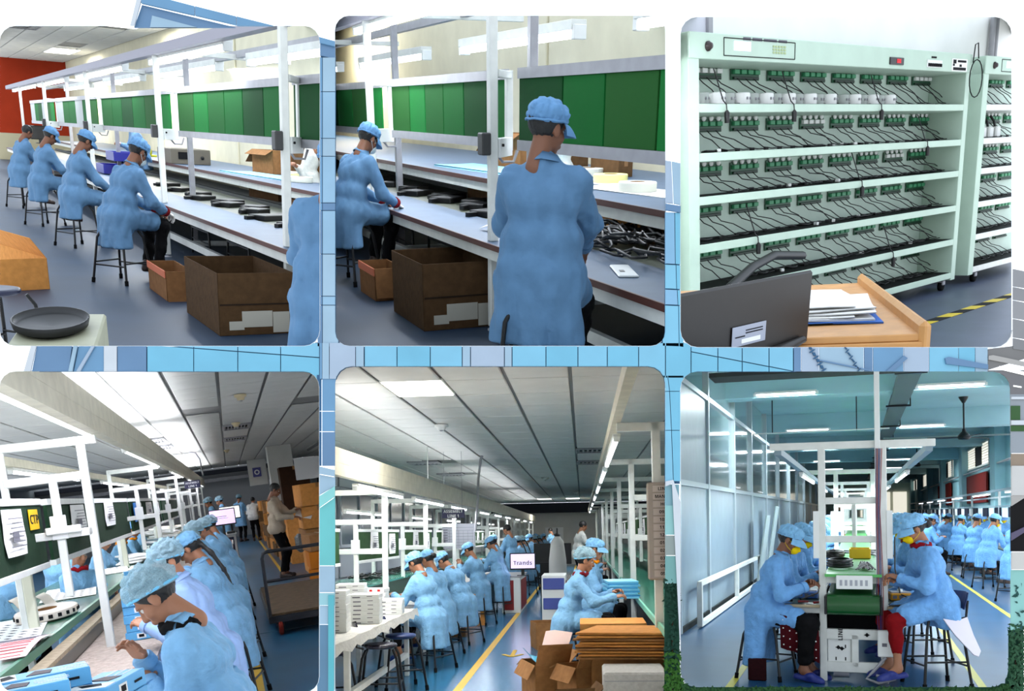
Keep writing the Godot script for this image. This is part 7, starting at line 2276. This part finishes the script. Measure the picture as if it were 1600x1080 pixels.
	part("floor_cable", MB.new().tube([V(.26, .24, z + .1), V(.16, .12, z + .12), V(.10, .05, z + .1), V(.20, .02, z + .15), V(.33, .05, z + .12), V(.18, .08, z + .1)], .014, 6), M.grey_steel, ln)
	var tag_ := thing("line_tag", "white printed card hung on the end of the green belt in the " + W, "sign", V(-.045, .885, z + .11))
	part("card", MB.new().box(V(.01, 0, 0), V(.30, .12, .01), .004), M.white_plastic, tag_)
	for i in 6: part("print", MB.new().box(V(-.10 + i * .042, -.005, .006), V(.022, .05, .002), 0.0), M.chart_grey if M.has("chart_grey") else M.print_grey, tag_)
	for s in [-1, 1]:
		tube_lamp("tube light under the %s top beam of the conveyor line in the %s" % [["left", "right"][0 if s < 0 else 1], W], "", V(.62 * s - .045, 1.97, -12.6), V(.62 * s - .045, 1.97, -16.2), 12.0, .05, Color(.93, .98, 1))
		tube_lamp("tube light farther under the %s top beam of the conveyor line, %s" % [["left", "right"][0 if s < 0 else 1], W], "", V(.62 * s - .045, 1.97, -19.6), V(.62 * s - .045, 1.97, -23.2), 12.0, .05, Color(.93, .98, 1))
	# on the belt and the tables
	var rg := RandomNumberGenerator.new()
	rg.seed = 12
	for c in [[V(-.17, .965, -9.9), "coil of black cable on the left of the green belt in the "], [V(-.27, .965, -12.0), "coil of black cable behind the left post on the belt of the "]]:
		var m := MB.new()
		for i in 9:
			var p := []
			for j in 13: p.append(V(cos(j * TAU / 12) * (.10 + rg.randf() * .02), .01 + i * .008, sin(j * TAU / 12) * (.28 + rg.randf() * .05)))
			m.tube(p, .008, 5)
		solo("cable_coil", m, M.black_plastic, c[1] + W, "cable", X(c[0]))
	var bun := MB.new()
	for i in 26: bun.tube([V(rg.randf_range(-.06, .06), .02, -.15), V(rg.randf_range(-.05, .05), .04 + rg.randf() * .03, 0), V(rg.randf_range(-.09, .09), .015, .2 + rg.randf() * .2)], .006, 4)
	solo("wire_bundle", bun, mat("wire_grey", Color(.14, .13, .12), .5), "bundle of thin dark wires on the right of the green belt in the " + W, "wires", X(V(.06, .96, -9.7)))
	var bun2 := MB.new()
	for i in 24: bun2.tube([V(rg.randf_range(-.2, .2), .02 + rg.randf() * .04, -.4), V(rg.randf_range(-.2, .2), .03 + rg.randf() * .05, 0), V(rg.randf_range(-.2, .2), .02, .5)], .008, 4)
	solo("wire_bundle", bun2, M.black_plastic, "black wires strewn across the belt by the yellow bin in the " + W, "wires", X(V(.12, .955, -12.6), .6))
	var yb := thing("bin", "small yellow plastic bin on the green belt in the " + W, "bin", V(.02, .957, -11.8))
	part("body", MB.new().box(V(0, .06, 0), V(.22, .11, .02)).box(V(0, .06, -.4), V(.22, .12, .02)).box(V(-.11, .06, -.2), V(.015, .11, .4)).box(V(.11, .06, -.2), V(.015, .11, .4)).box(V(0, .01, -.2), V(.22, .015, .4)), mat("bin_yellow", Color(.82, .66, .02), .4), yb)
	for c in [[V(-.46, .68, -9.65), mat("meter_blue", Color(.22, .42, .72), .5), "blue test meter on the left green table of the ", .0], [V(.36, .68, -9.6), mat("meter_yellow", Color(.80, .55, .06), .5), "yellow test meter on the right green table of the ", .1]]:
		var t := thing("test_meter", c[2] + W, "instrument", c[0], c[3])
		part("body", MB.new().box(V(0, .035, 0), V(.19, .065, .25), .008), c[1], t)
		part("top_plate", MB.new().box(V(0, .072, -.02), V(.17, .012, .18), .003), M.chart_grey if M.has("chart_grey") else M.print_grey, t)
		part("knob", MB.new().lathe([V2(.025, .078), V2(.022, .10), V2(0, .102)], 12), M.white_plastic, t)
		for k in 3: part("label", MB.new().box(V(-.06 + k * .055, .035, .126), V(.035, .03, .002), 0.0), M.print_grey, t)
	for c in [[V(-.46, .68, -9.1), "red handled screwdriver lying on the left table edge in the ", .2], [V(-.62, .68, -9.2), "black pliers lying on the left table edge in the ", 2.4], [V(-.34, .68, -9.05), "short red plug on the left table beside the post in the ", .9]]:
		var t := thing("hand_tool", c[1] + W, "tool", c[0], c[2])
		part("handle", MB.new().tube([V(-.06, .012, 0), V(.03, .012, .0)], [.011, .009], 8), M.dark_steel if "pliers" in c[1] else mat("handle_red", Color(.55, .09, .08), .4), t)
		part("shaft", MB.new().tube([V(.03, .012, 0), V(.11, .01, .0)], .004, 6), M.dark_steel, t)
	var wires := MB.new()
	for i in 14: wires.tube([V(.28 + rg.randf_range(-.05, .05), .685, -9.15 + rg.randf() * .3), V(.42, .69 + rg.randf() * .02, -9.1 + rg.randf() * .3), V(.60 + rg.randf_range(-.06, .02), .685, -9.05 + rg.randf() * .25)], .005, 4)
	solo("wire_bundle", wires, M.wire_grey, "thin wires spread on the front of the right green table in the " + W, "wires")
	for s in [-1, 1]: solo("test_lead", MB.new().tube([V(.34 * s, 1.25, -10.2), V(.33 * s, .95, -9.9), V(.36 * s, .74, -9.5), V(.50 * s, .70, -9.2)], .007, 6), M.black_plastic, "black test lead hanging down to the %s green table of the %s" % [["left", "right"][0 if s < 0 else 1], W], "cable")
	solo("blue_bin", MB.new().box(V(-.44, .40, -9.5), V(.26, .36, .4), .012), mat("bin_blue", Color(.02, .26, .70), .4), "bright blue bin under the left table of the " + W, "bin")
	solo("foam_pad", MB.new().box(V(-.64, .585, -8.93), V(.07, .05, .05), .012), mat("foam_cream", Color(.80, .75, .55), .9), "cream foam pad under the left table corner in the " + W, "pad")

	# people at the line
	var yl := "yellow"
	var lw := ["nearest woman on the left in long blue coat, cap and yellow mask", "second woman on the left with yellow mask behind the nearest", "third woman on the left with yellow mask bending over the table", "fourth woman on the left in blue cap, head bowed", "fifth woman on the left with yellow mask at the post"]
	var lp := [V(-.80, 0, -9.05), V(-.76, 0, -10.5), V(-.70, 0, -12.4), V(-.82, 0, -15.2), V(-.74, 0, -17.0)]
	for i in 5:
		var d := {"woman": true, "s": .98, "seat": .50, "hem": .12 if i == 0 else .3, "lean": .34, "fat": 1.1, "head": [.42, .12], "coat": M.coat_bright, "cap_mat": M.cap_pale, "mask": yl, "badge": true, "hair": "short" if i == 0 else "bun", "skin": [2, 0, 1, 1, 1][i], "lh": V(.05, .86, .36), "rh": V(-.05, .84, .38), "q": [1.0, 1.1, 1.2, 1.6, 1.7][i], "trousers": M.black_cloth, "shoes": "slipper", "shoe_mat": mat("slipper_royal", Color(.06, .14, .45), .5), "short": .25, "trouser_width": 1.25, "rest": .10}
		if i == 3: d.merge({"lean": .5, "head": [.8, .3], "mask": ""}, true)
		person(lw[i] + ", " + W, "", lp[i], [1.35, 1.3, 1.35, 1.2, 1.3][i], d)
		stool("dark stool under the %s woman on the left of the %s" % [NTH[i], W], lp[i], 1.3, .5)
	var rw := ["nearest woman on the right in blue coat, cap, yellow mask and red trousers", "second woman on the right with orange scarf and yellow mask", "third woman on the right in a white mask", "fourth woman on the right in blue cap half hidden"]
	var rp := [V(.62, 0, -9.0), V(.60, 0, -10.5), V(.60, 0, -12.2), V(.56, 0, -14.2)]
	for i in 4:
		var d := {"woman": true, "s": .95, "seat": .60, "hem": .50 if i == 0 else .4, "lean": .26, "head": [.42, -.05], "coat": M.coat_bright, "cap_mat": M.cap_pale, "mask": "white" if i == 2 else yl, "badge": true, "hair": "bun", "skin": [1, 1, 0, 1][i], "lh": V(.05, .93, .32), "rh": V(-.06, .90, .34), "q": [1.0, 1.1, 1.3, 1.6][i], "trousers": mottled("cloth_red", Color(.48, .02, .05), .8, .85, 3.0) if i == 0 else M.black_cloth, "shoes": "slipper", "shoe_mat": M.slipper_royal, "short": .42, "scarf": [mat("scarf_rose", Color(.50, .04, .10), .8), mat("scarf_rust", Color(.60, .22, .05), .8), null, null][i], "rest": .16}
		person(rw[i] + ", " + W, "", rp[i], [-1.25, -1.15, -1.2, -1.2][i], d)
		stool("black stool with blue seat under the %s woman on the right of the %s" % [NTH[i], W], rp[i], -1.2, .6, i == 0, mat("seat_blue", Color(.09, .17, .36), .4))
	paper("cloth_flap", "white cloth corner hanging from the right front stool in the " + W, "cloth", [[V(.66, .60, -8.75), V(.76, .58, -8.8), V(.86, .60, -8.95)], [V(.74, .48, -8.68), V(.82, .45, -8.75), V(.90, .46, -8.9)], [V(.88, .32, -8.66), V(.92, .30, -8.72), V(.95, .33, -8.85)]], mat("cloth_lavender", Color(.82, .80, .84), .85), "", .008)
	solo("maroon_cloth", MB.new().box(V(-.86, .10, -8.82), V(.16, .2, .03), .01), mottled("cloth_maroon", Color(.16, .03, .05), .8, .8, 5.0), "maroon cloth end hanging below the nearest long coat in the " + W, "cloth")
	var wrap := thing("patterned_shawl", "maroon shawl with rows of white dots over the knees of the nearest woman, " + W, "shawl", Vector3.ZERO)
	var rows := []
	for i in 5:
		var row := []
		for j in 7: row.append(V(-.66 + j * .055, .60 - i * .075 - j * .022 + .01 * sin(j * 2 + i), -8.82 - .02 * i + .02 * sin(j * 1.5)))
		rows.append(row)
	part("cloth", MB.new().sheet(rows, .008), mat("shawl_maroon", Color(.25, .03, .06), .85), wrap)
	var dts := MB.new()
	for i in 4:
		for j in 6:
			dts.box(rows[i][j].lerp(rows[i + 1][j + 1], .5) + V(0, 0, .012), V(.011, .011, .006), .002)
	part("dots", dts, M.white_plastic, wrap)
	# far line at the right: rows of backs, boards, lamps
	var fl := thing("far_line", "long workbench with rails along the right wall rows of the " + W, "workbench", Vector3.ZERO)
	part("table_top", MB.new().span(V(2.75, .68, -62), V(3.25, .71, -15), .003), M.mat_green_dark, fl)
	part("upper_rail", MB.new().span(V(2.9, 1.92, -62), V(2.95, 1.97, -14), .003).span(V(3.2, 1.80, -62), V(3.24, 1.84, -14), .003).span(V(2.98, 1.58, -62), V(3.02, 1.61, -14), .003), M.beam_grey_blue, fl)
	for i in 8: part("post", post(MB.new(), 3.0, -18.5 - i * 5.5, 0, 1.95, .05), M.white_steel, fl)
	for i in 20:
		var zz := -15.0 - i * 2.2
		solo("board_panel", MB.new().span(V(2.99, 1.36, zz - 1.0), V(3.01, 1.57, zz), .003), mat("board_navy", Color(.03, .06, .16), .6), "navy board panel number %d from the near end above the right rows, %s" % [i + 1, W], "board", Transform3D(), "navy panels over the right rows")
		solo("white_notice", MB.new().span(V(2.985, 1.35, zz - 1.9), V(3.0, 1.56, zz - 1.15), .002), M.paper_white, "white notice number %d from the near end above the right rows, %s" % [i + 1, W], "paper", Transform3D(), "notices over the right rows")
	for i in 6:
		tube_lamp("white tube light over the right rows, %s from the near end, in the %s" % [NTH[i], W], "", V(2.92, 1.88, -19.0 - i * 6.0), V(2.92, 1.88, -22.4 - i * 6.0), 3.0, .05, Color(.93, .98, 1), i < 4)
	var b0 := person("seated worker from behind in blue coat, nearest of the right rows, " + W, "", V(2.42, 0, -17.6), 2.35, {"s": .98, "seat": .56, "hem": .36, "lean": .2, "head": [.35, .2], "coat": M.coat_bright, "cap_mat": M.cap_blue, "mask": yl, "q": 1.5, "hair": "bun", "woman": true})
	var b1 := person("seated worker seen from behind, second of the right rows in the " + W, "", V(2.36, 0, -20.6), 2.2, {"s": .95, "seat": .56, "hem": .4, "lean": .28, "head": [.4, -.1], "coat": M.coat_bright, "cap_mat": M.cap_pale, "mask": yl, "q": 1.6, "woman": true})
	var sb := stool("black stool under the nearest worker of the right rows in the " + W, V(2.42, 0, -17.6), 2.3, .56)
	again(sb, V(2.36, 0, -20.6), .4, "black stool under the second worker of the right rows in the " + W)
	for i in 12:
		var zz := -23.6 - i * 3.0
		again(b1 if i % 2 else b0, V(2.40 - .05 * (i % 3), 0, zz), 2.2 + .2 * sin(i * 1.7), "blue worker %s in the right row seen from behind in the %s" % [["third", "fourth", "fifth", "sixth", "seventh", "eighth", "ninth", "tenth", "eleventh", "twelfth", "thirteenth", "fourteenth"][i], W], .97)
		if i < 7: again(sb, V(2.40 - .05 * (i % 3), 0, zz), .3 * i, "black stool under the %s worker of the right rows in the %s" % [["third", "fourth", "fifth", "sixth", "seventh", "eighth", "ninth"][i], W])
	var c0 := person("worker with yellow mask facing us across the far bench, nearest, in the " + W, "", V(3.2, .08, -18.6), -.6, {"s": .95, "seat": .5, "hem": .4, "lean": .2, "head": [.35, .1], "coat": M.coat_bright, "mask": yl, "q": 1.9, "woman": true})
	for i in 9: again(c0, V(3.18, .08, -21.4 - i * 3.0), -.7 + .3 * sin(i * 2.0), "blue capped worker number %d from the near end across the far bench, %s" % [i + 2, W], 1.0, "workers across the far bench")
	var e0 := person("seated worker in the crowded middle row, seen from behind, nearest, in the " + W, "", V(1.40, 0, -23.5), 1.9, {"s": .95, "seat": .56, "hem": .4, "lean": .3, "head": [.45, 0], "coat": M.coat_bright, "cap_mat": M.cap_blue, "q": 2.1, "woman": true})
	for i in 24: again(e0, V(1.35 + .14 * (i % 2) - .004 * i, 0, -25.3 - i * 1.7), 1.7 + .5 * sin(i * 2.3), "blue capped worker number %d from the front of the crowded middle rows, %s" % [i + 2, W], 1.0, "workers in the crowded middle rows")
	for i in 10: again(e0, V(-.75, 0, -20.5 - i * 2.4), 1.4 + .3 * sin(i * 1.3), "blue capped worker number %d of those far along the conveyor's left, %s" % [i + 1, W], 1.0, "workers far along the left of the conveyor")
	for i in 9: again(e0, V(.66, 0, -17.5 - i * 2.5), -1.3 + .3 * sin(i * 1.9), "blue capped worker number %d of those far along the conveyor's right, %s" % [i + 1, W], 1.0, "workers far along the right of the conveyor")
	person("man in dark clothes standing far back left of the conveyor in the " + W, "", V(-.78, 0, -46.0), .2, {"s": 1.05, "hat": "none", "coat": M.black_cloth, "shirt": true, "q": 2.1})

# ---------------------------------------------------------------- the glass tower that the cases hang on, and what shows between them
var holes: Array = []

func front(u: float, v: float) -> Vector2:
	return Vector2((u - 800.0) * D / 1500.0, EYE.y + (795.0 - v) * D / 1500.0)

func panel(parent: Node3D, called: String, pts: Array, m: Material, back := .03, thick := .003) -> void:
	# a flat panel on the front, cut round the display windows
	var poly := PackedVector2Array()
	for p in pts: poly.append(front(p[0], p[1]))
	var list := [poly]
	for h in holes:
		var next := []
		for q in list: next.append_array(Geometry2D.clip_polygons(q, h))
		list = next
	for q in list:
		if q.size() >= 3 and not Geometry2D.triangulate_polygon(q).is_empty():
			part(called, MB.new().prism(q, thick, Transform3D(Basis(), V(0, 0, -D - back * .13))), m, parent)

func quad_px(x0: float, y0: float, x1: float, y1: float) -> Array:
	return [[x0, y0], [x1, y0], [x1, y1], [x0, y1]]

func tower_mat(n: String, r: int, g: int, b: int, rough := .35) -> StandardMaterial3D:
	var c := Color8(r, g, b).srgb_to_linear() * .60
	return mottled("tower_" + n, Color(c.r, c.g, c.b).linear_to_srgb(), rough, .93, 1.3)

func tower() -> void:
	RT = Transform3D()
	room = 0
	for i in WINDOWS:
		holes.append(window_outline(i, .0012, 4))
		for k in holes[-1].size(): holes[-1][k].y += EYE.y
	var cyan := tower_mat("cyan", 122, 203, 234)
	var cyan2 := tower_mat("cyan_soft", 135, 208, 238)
	var pale := tower_mat("pale", 172, 205, 226)
	var lav := tower_mat("lavender", 183, 203, 224)
	var blue := tower_mat("blue", 112, 165, 205)
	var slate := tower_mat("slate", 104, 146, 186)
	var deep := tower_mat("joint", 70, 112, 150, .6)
	var white := tower_mat("white", 225, 232, 238)
	var teal := tower_mat("teal", 110, 208, 208)
	var t := thing("glass_tower", "pale blue glass office tower whose facade shows in the gaps between the displays", "building")
	# roof edge at the upper left
	panel(t, "edge_strip", [[214, -2], [221, 0], [209, 44], [203, 44]], white, .02, .004)
	panel(t, "fascia", [[220, -1], [262, -1], [304, 10], [304, 24], [221, 5]], blue, .03, .005)
	panel(t, "fascia", [[305, 10], [369, 26], [369, 39], [305, 24]], blue, .03, .005)
	panel(t, "fascia", [[370, 26], [434, 42], [434, 46], [370, 40]], blue, .03, .005)
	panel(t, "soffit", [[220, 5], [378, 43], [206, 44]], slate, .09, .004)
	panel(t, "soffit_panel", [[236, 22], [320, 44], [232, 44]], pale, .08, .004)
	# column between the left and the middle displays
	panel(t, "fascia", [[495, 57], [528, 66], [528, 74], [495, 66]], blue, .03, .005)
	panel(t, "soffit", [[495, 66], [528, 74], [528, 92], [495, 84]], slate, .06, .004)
	var ys := [88, 142, 215, 243, 316, 328, 396, 462, 476, 541]
	for i in ys.size() - 1:
		var m: Material = slate if i == 4 else [pale, tower_mat("ice", 158, 200, 228)][i % 2]
		panel(t, "pane", quad_px(496, ys[i] + 1.2, 503, ys[i + 1]), blue if i < 5 else slate, .04)
		panel(t, "pane", quad_px(504, ys[i] + 1.2, 528, ys[i + 1]), m, .04)
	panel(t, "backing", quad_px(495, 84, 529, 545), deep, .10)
	# strip between the rows
	panel(t, "edge_strip", [[50, 536], [58, 536], [47, 586], [36, 586]], white, .02, .004)
	panel(t, "pane", [[58, 536], [112, 536], [106, 586], [48, 586]], slate, .04)
	panel(t, "strut", [[116, 536], [122, 536], [112, 586], [106, 586]], pale, .02, .004)
	panel(t, "pane", [[123, 536], [161, 536], [161, 586], [113, 586]], blue, .05)
	panel(t, "strut", [[146, 536], [151, 536], [122, 586], [116, 586]], lav, .02, .004)
	panel(t, "pane", quad_px(162, 536, 182, 586), white, .03)
	panel(t, "pane", quad_px(183, 536, 228, 586), slate, .04)
	var xs := [229, 302, 371, 438, 499, 503, 514]
	for i in xs.size() - 1:
		if xs[i + 1] - xs[i] < 12:
			panel(t, "mullion", quad_px(xs[i] + .6, 536, xs[i + 1], 592), [blue, pale][i % 2], .03, .004)
		else:
			panel(t, "pane", [[xs[i] + .8, 536], [xs[i + 1] - .6, 536], [xs[i + 1] - .6, 543 + (xs[i + 1] - 300) * .075], [xs[i] + .8, 543 + (xs[i] - 300) * .075]], cyan2, .04)
			panel(t, "pane", [[xs[i] + .8, 544.5 + (xs[i] - 300) * .075], [xs[i + 1] - .6, 544.5 + (xs[i + 1] - 300) * .075], [xs[i + 1] - .6, 592], [xs[i] + .8, 592]], cyan, .04)
	panel(t, "mullion", quad_px(515, 536, 555, 592), lav, .03, .004)
	panel(t, "mullion", quad_px(556, 536, 568, 592), pale, .04, .004)
	var x2 := [569, 620, 672, 722, 735, 788, 800, 853, 903, 949, 998, 1040, 1080, 1122, 1160, 1202, 1240]
	for i in x2.size() - 1:
		var m: Material = lav if i == 4 else pale if i in [3, 5] else cyan if i % 2 else cyan2
		if i < 12:
			panel(t, "pane", quad_px(x2[i] + .8, 536, x2[i + 1] - .6, 590), m, .04)
		else:
			var f := func(x: float) -> float: return 545.0 + (x - 1060.0) * .19
			panel(t, "pane", [[x2[i] + .8, 536], [x2[i + 1] - .6, 536], [x2[i + 1] - .6, f.call(x2[i + 1])], [x2[i] + .8, f.call(x2[i])]], cyan2, .04)
			panel(t, "pane", [[x2[i] + .8, f.call(x2[i]) + 1.5], [x2[i + 1] - .6, f.call(x2[i + 1]) + 1.5], [x2[i + 1] - .6, 590], [x2[i] + .8, 590]], cyan, .04)
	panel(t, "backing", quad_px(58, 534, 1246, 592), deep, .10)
	# canopy part right of it
	var cols := [[1241, 1252, slate], [1253, 1280, lav], [1281, 1350, pale], [1351, 1364, slate], [1365, 1412, blue], [1413, 1452, lav], [1453, 1498, cyan2], [1499, 1524, cyan], [1525, 1544, pale]]
	for c in cols: panel(t, "pane", quad_px(c[0], 536, c[1], 586), c[2], .04)
	panel(t, "beam", [[1476, 560], [1482, 558], [1543, 570], [1543, 577], [1478, 569]], slate, .015, .005)
	panel(t, "strut", [[1380, 584], [1388, 586], [1418, 560], [1412, 556]], slate, .015, .004)
	panel(t, "strut", [[1280, 562], [1360, 578], [1360, 580], [1280, 564]], slate, .015, .004)
	for i in 8:
		var a := 1318.0 + i * 3.0
		panel(t, "zigzag_bar", [[a + (4 if i % 2 else 0), 541 + i * 5], [a + (6 if i % 2 else 2), 541 + i * 5], [a + (2 if i % 2 else 6), 546 + i * 5], [a + (0 if i % 2 else 4), 546 + i * 5]], deep, .015, .004)
		panel(t, "zigzag_bar", [[a - 55 + (4 if i % 2 else 0), 541 + i * 5], [a - 53 + (6 if i % 2 else 2), 541 + i * 5], [a - 55 + (2 if i % 2 else 6), 546 + i * 5], [a - 57 + (0 if i % 2 else 4), 546 + i * 5]], deep, .015, .004)
	# column between the middle and the right displays
	panel(t, "pane", [[1036, 250], [1049, 252], [1052, 318], [1036, 316]], lav, .03)
	panel(t, "pane", [[1050, 252], [1068, 256], [1068, 321], [1053, 318]], pale, .03)
	panel(t, "ledge", [[1036, 318], [1068, 323], [1068, 333], [1036, 328]], slate, .02, .005)
	var y2 := [330, 412, 451, 476, 541]
	for i in 4:
		panel(t, "pane", [[1036, y2[i] + 1], [1054 + i * 2, y2[i] + 2], [1055 + i * 2, y2[i + 1]], [1036, y2[i + 1] - 1]], cyan2 if i % 2 else tower_mat("sky", 140, 196, 232), .04)
		panel(t, "pane", [[1055 + i * 2, y2[i] + 2], [1068, y2[i] + 3], [1068, y2[i + 1] + 1], [1056 + i * 2, y2[i + 1]]], cyan, .04)
	panel(t, "backing", quad_px(1035, 330, 1069, 545), deep, .10)
	var y3 := [586, 611, 672, 752]
	for i in 3:
		panel(t, "pane", [[1036, y3[i] + 1], [1043 + i * 3, y3[i] + 1], [1046 + i * 3, y3[i + 1]], [1036, y3[i + 1]]], cyan2, .04)
		panel(t, "pane", [[1044 + i * 3, y3[i] + 1], [1068, y3[i] + 1], [1068, y3[i + 1]], [1047 + i * 3, y3[i + 1]]], cyan, .04)
	panel(t, "backing", quad_px(1035, 586, 1069, 756), deep, .10)
	panel(t, "ledge", [[1036, 753], [1052, 750], [1068, 800], [1068, 1000], [1062, 1000], [1050, 756], [1036, 762]], white, .02, .004)
	# lower column between left and middle
	for q in [[586, 642, blue], [643, 674, blue], [675, 728, slate]]:
		panel(t, "pane", quad_px(495, q[0], 502, q[1]), deep, .03)
		panel(t, "pane", quad_px(503, q[0], 529, q[1]), q[2], .04)
	panel(t, "ledge", [[495, 728], [529, 736], [529, 746], [495, 740]], pale, .02, .004)
	panel(t, "pane", [[495, 741], [529, 747], [529, 756], [495, 776]], pale, .05)
	var g := thing("teal_gate", "teal painted steel gate and wall showing in the gap between the lower left displays", "gate")
	panel(g, "beam", [[495, 778], [529, 756], [529, 772], [495, 796]], tower_mat("mint", 150, 228, 224), .03, .005)
	panel(g, "sheet", [[495, 797], [529, 773], [529, 884], [495, 884]], teal, .05)
	panel(g, "glass", quad_px(495, 885, 529, 926), pale, .05)
	panel(g, "letter_band", quad_px(495, 927, 529, 946), tower_mat("mint2", 160, 214, 222), .03, .004)
	panel(g, "glass", quad_px(495, 947, 512, 976), pale, .05)
	panel(g, "glass", quad_px(495, 977, 512, 1084), tower_mat("steel", 92, 140, 172), .05)
	panel(g, "pipe", quad_px(513, 930, 522, 1084), tower_mat("turquoise", 88, 192, 204), .02, .005)
	panel(g, "pane", quad_px(523, 884, 530, 1084), pale, .05)
	# lower column between middle and right: wall and trees
	var w := thing("boundary_wall", "grey green boundary wall before the trees in the gap beside the lower right display", "wall")
	w.set_meta("kind", "structure")
	panel(w, "panel", quad_px(1034, 757, 1062, 790), tower_mat("murk", 132, 184, 196), .08)
	panel(w, "panel", quad_px(1034, 790, 1056, 836), tower_mat("aqua_wall", 150, 208, 206), .06)
	panel(w, "panel", quad_px(1034, 837, 1068, 868), tower_mat("stone", 150, 165, 160), .05)
	panel(w, "panel", quad_px(1034, 869, 1068, 912), tower_mat("stone_teal", 116, 176, 172), .05)
	panel(w, "panel", quad_px(1034, 913, 1068, 1084), mat("tree_dark_green", Color(.10, .22, .17), .9), .12)  # dark green sheet behind the leaves
	# right edge: a strip of another hall, wall and greenery
	var e := thing("hall_picture_strip", "narrow strip of another hall with grey ceiling tiles at the right edge of the picture", "display")
	for q in [[420, 447, 158], [448, 468, 150], [469, 497, 160], [498, 527, 150], [528, 545, 140]]:
		panel(e, "ceiling_tile", [[1584, q[0]], [1604, q[0] + 4], [1604, q[1] + 3], [1584, q[1]]], tower_mat("tile%d" % q[2], q[2], q[2], q[2] + 2), .04)
	panel(e, "ceiling_tile", [[1545, 545], [1604, 538], [1604, 560], [1545, 578]], tower_mat("tile128", 128, 126, 124), .05)
	panel(e, "beam", [[1545, 556], [1552, 555], [1604, 566], [1604, 573], [1545, 562]], tower_mat("cream", 190, 186, 180), .03, .004)
	panel(e, "tube", [[1562, 572], [1604, 582], [1604, 587], [1562, 577]], glow("strip_tube", Color(.95, .96, .96), .9), .02, .003)
	panel(e, "ceiling_tile", quad_px(1545, 578, 1604, 616), tower_mat("tile118", 120, 118, 120), .06)
	panel(e, "tube", [[1584, 602], [1596, 604], [1596, 606], [1584, 604]], M.strip_tube, .02)
	panel(e, "post", quad_px(1579, 620, 1604, 624), white, .03, .004)
	panel(e, "felt", quad_px(1579, 634, 1595, 656), tower_mat("felt", 75, 110, 70, .8), .04)
	panel(e, "rail", quad_px(1579, 657, 1604, 664), white, .03, .004)
	panel(e, "felt", quad_px(1579, 665, 1604, 674), tower_mat("felt", 75, 110, 70, .8), .04)
	panel(e, "panel", quad_px(1579, 674, 1604, 708), tower_mat("grey", 160, 168, 175), .05)
	panel(e, "panel", quad_px(1579, 616, 1604, 674), tower_mat("grey", 160, 168, 175), .06)
	panel(e, "box_stack", quad_px(1579, 709, 1604, 730), tower_mat("tan", 160, 140, 118), .04)
	panel(e, "box_stack", quad_px(1579, 728, 1602, 774), tower_mat("box_white", 222, 220, 216), .03, .005)
	panel(e, "cloth", [[1579, 776], [1604, 764], [1604, 776], [1579, 792]], tower_mat("cream", 190, 186, 180), .03, .004)
	panel(e, "dark_under", [[1579, 792], [1604, 776], [1604, 862], [1579, 862]], mat("strip_black", Color(.05, .045, .05), .6), .05)
	panel(e, "seat", [[1579, 834], [1604, 822], [1604, 830], [1579, 846]], mat("strip_purple", Color(.25, .22, .32), .4), .03, .004)
	var lw := thing("pool_wall", "pale wall top with teal water tone below it at the right edge of the picture", "wall")
	lw.set_meta("kind", "structure")
	panel(lw, "coping", quad_px(1576, 863, 1604, 890), tower_mat("coping", 222, 219, 212), .03, .005)
	panel(lw, "panel", quad_px(1576, 891, 1604, 985), tower_mat("water", 150, 214, 206), .05)
	panel(lw, "panel", quad_px(1576, 986, 1604, 1084), mat("tree_dark_green", Color(.10, .22, .17), .9), .12)
	panel(lw, "panel", quad_px(1060, 1070, 1604, 1084), M.tree_dark_green, .12)
	# leaves
	var rg := RandomNumberGenerator.new()
	rg.seed = 77
	var beds := [["leafy dark shrub in the gap between the lower middle and right displays", 1036, 905, 1068, 1035, 260, Color(.10, .27, .21)], ["bright green shrub at the foot of the gap between lower middle and right displays", 1036, 1020, 1068, 1082, 220, Color(.22, .42, .14)], ["green shrub along the foot of the lower right display", 1066, 1071, 1582, 1083, 900, Color(.17, .34, .17)], ["pale green shrub at the lower right edge of the picture", 1580, 975, 1602, 1083, 320, Color(.22, .40, .28)], ["grey green twigs over the teal wall at the right edge", 1586, 910, 1602, 990, 60, Color(.20, .38, .36)]]
	for b in beds:
		var m := MB.new()
		for i in b[5]:
			var p := front(rg.randf_range(b[1], b[3]), rg.randf_range(b[2], b[4]))
			var q := V(p.x, p.y, -D - .001 - rg.randf() * .012)
			var inside := false
			for h in holes:
				if Geometry2D.is_point_in_polygon(p, h): inside = true
			if inside: continue
			var an := rg.randf() * TAU
			var l := rg.randf_range(.004, .009)
			var d := V(cos(an), sin(an), rg.randf_range(-.5, .5)) * l
			var s := V(-sin(an), cos(an), rg.randf_range(-.6, .6)) * l * .45
			m.quad(q - d, q + s, q + d, q - s, V(0, 0, 1))
		var c := mottled("leaf%d" % int(b[1] + b[2]), b[6], .6, .45, 40.0, 0.0, .05)
		var sh := thing("shrub", b[0], "shrub")
		part("leaves", m, c, sh).set_meta("kind", "stuff")
		part("stem", MB.new().tube([V(front((b[1] + b[3]) / 2, b[4]).x, front(0, b[4]).y, -D - .012), V(front((b[1] + b[3]) / 2, b[2]).x, front(0, (b[2] + b[4]) / 2).y, -D - .011)], .002, 5), mat("twig", Color(.16, .12, .08), .9), sh)

const SKY := 2.1

func build_all() -> void:
	people_materials()
	prop_materials()
	for i in WINDOWS: make_case(i, 85.0 if i == 6 else 60.0, {1: ["top", "left"], 2: ["top"], 3: ["top", "right"], 6: ["right"], 4: ["left"]}.get(i, []))
	line_room(1)
	line_room(2)
	rack_room()
	packing_room()
	hall_room()
	assembly_room()
	tower()
	trim_all()
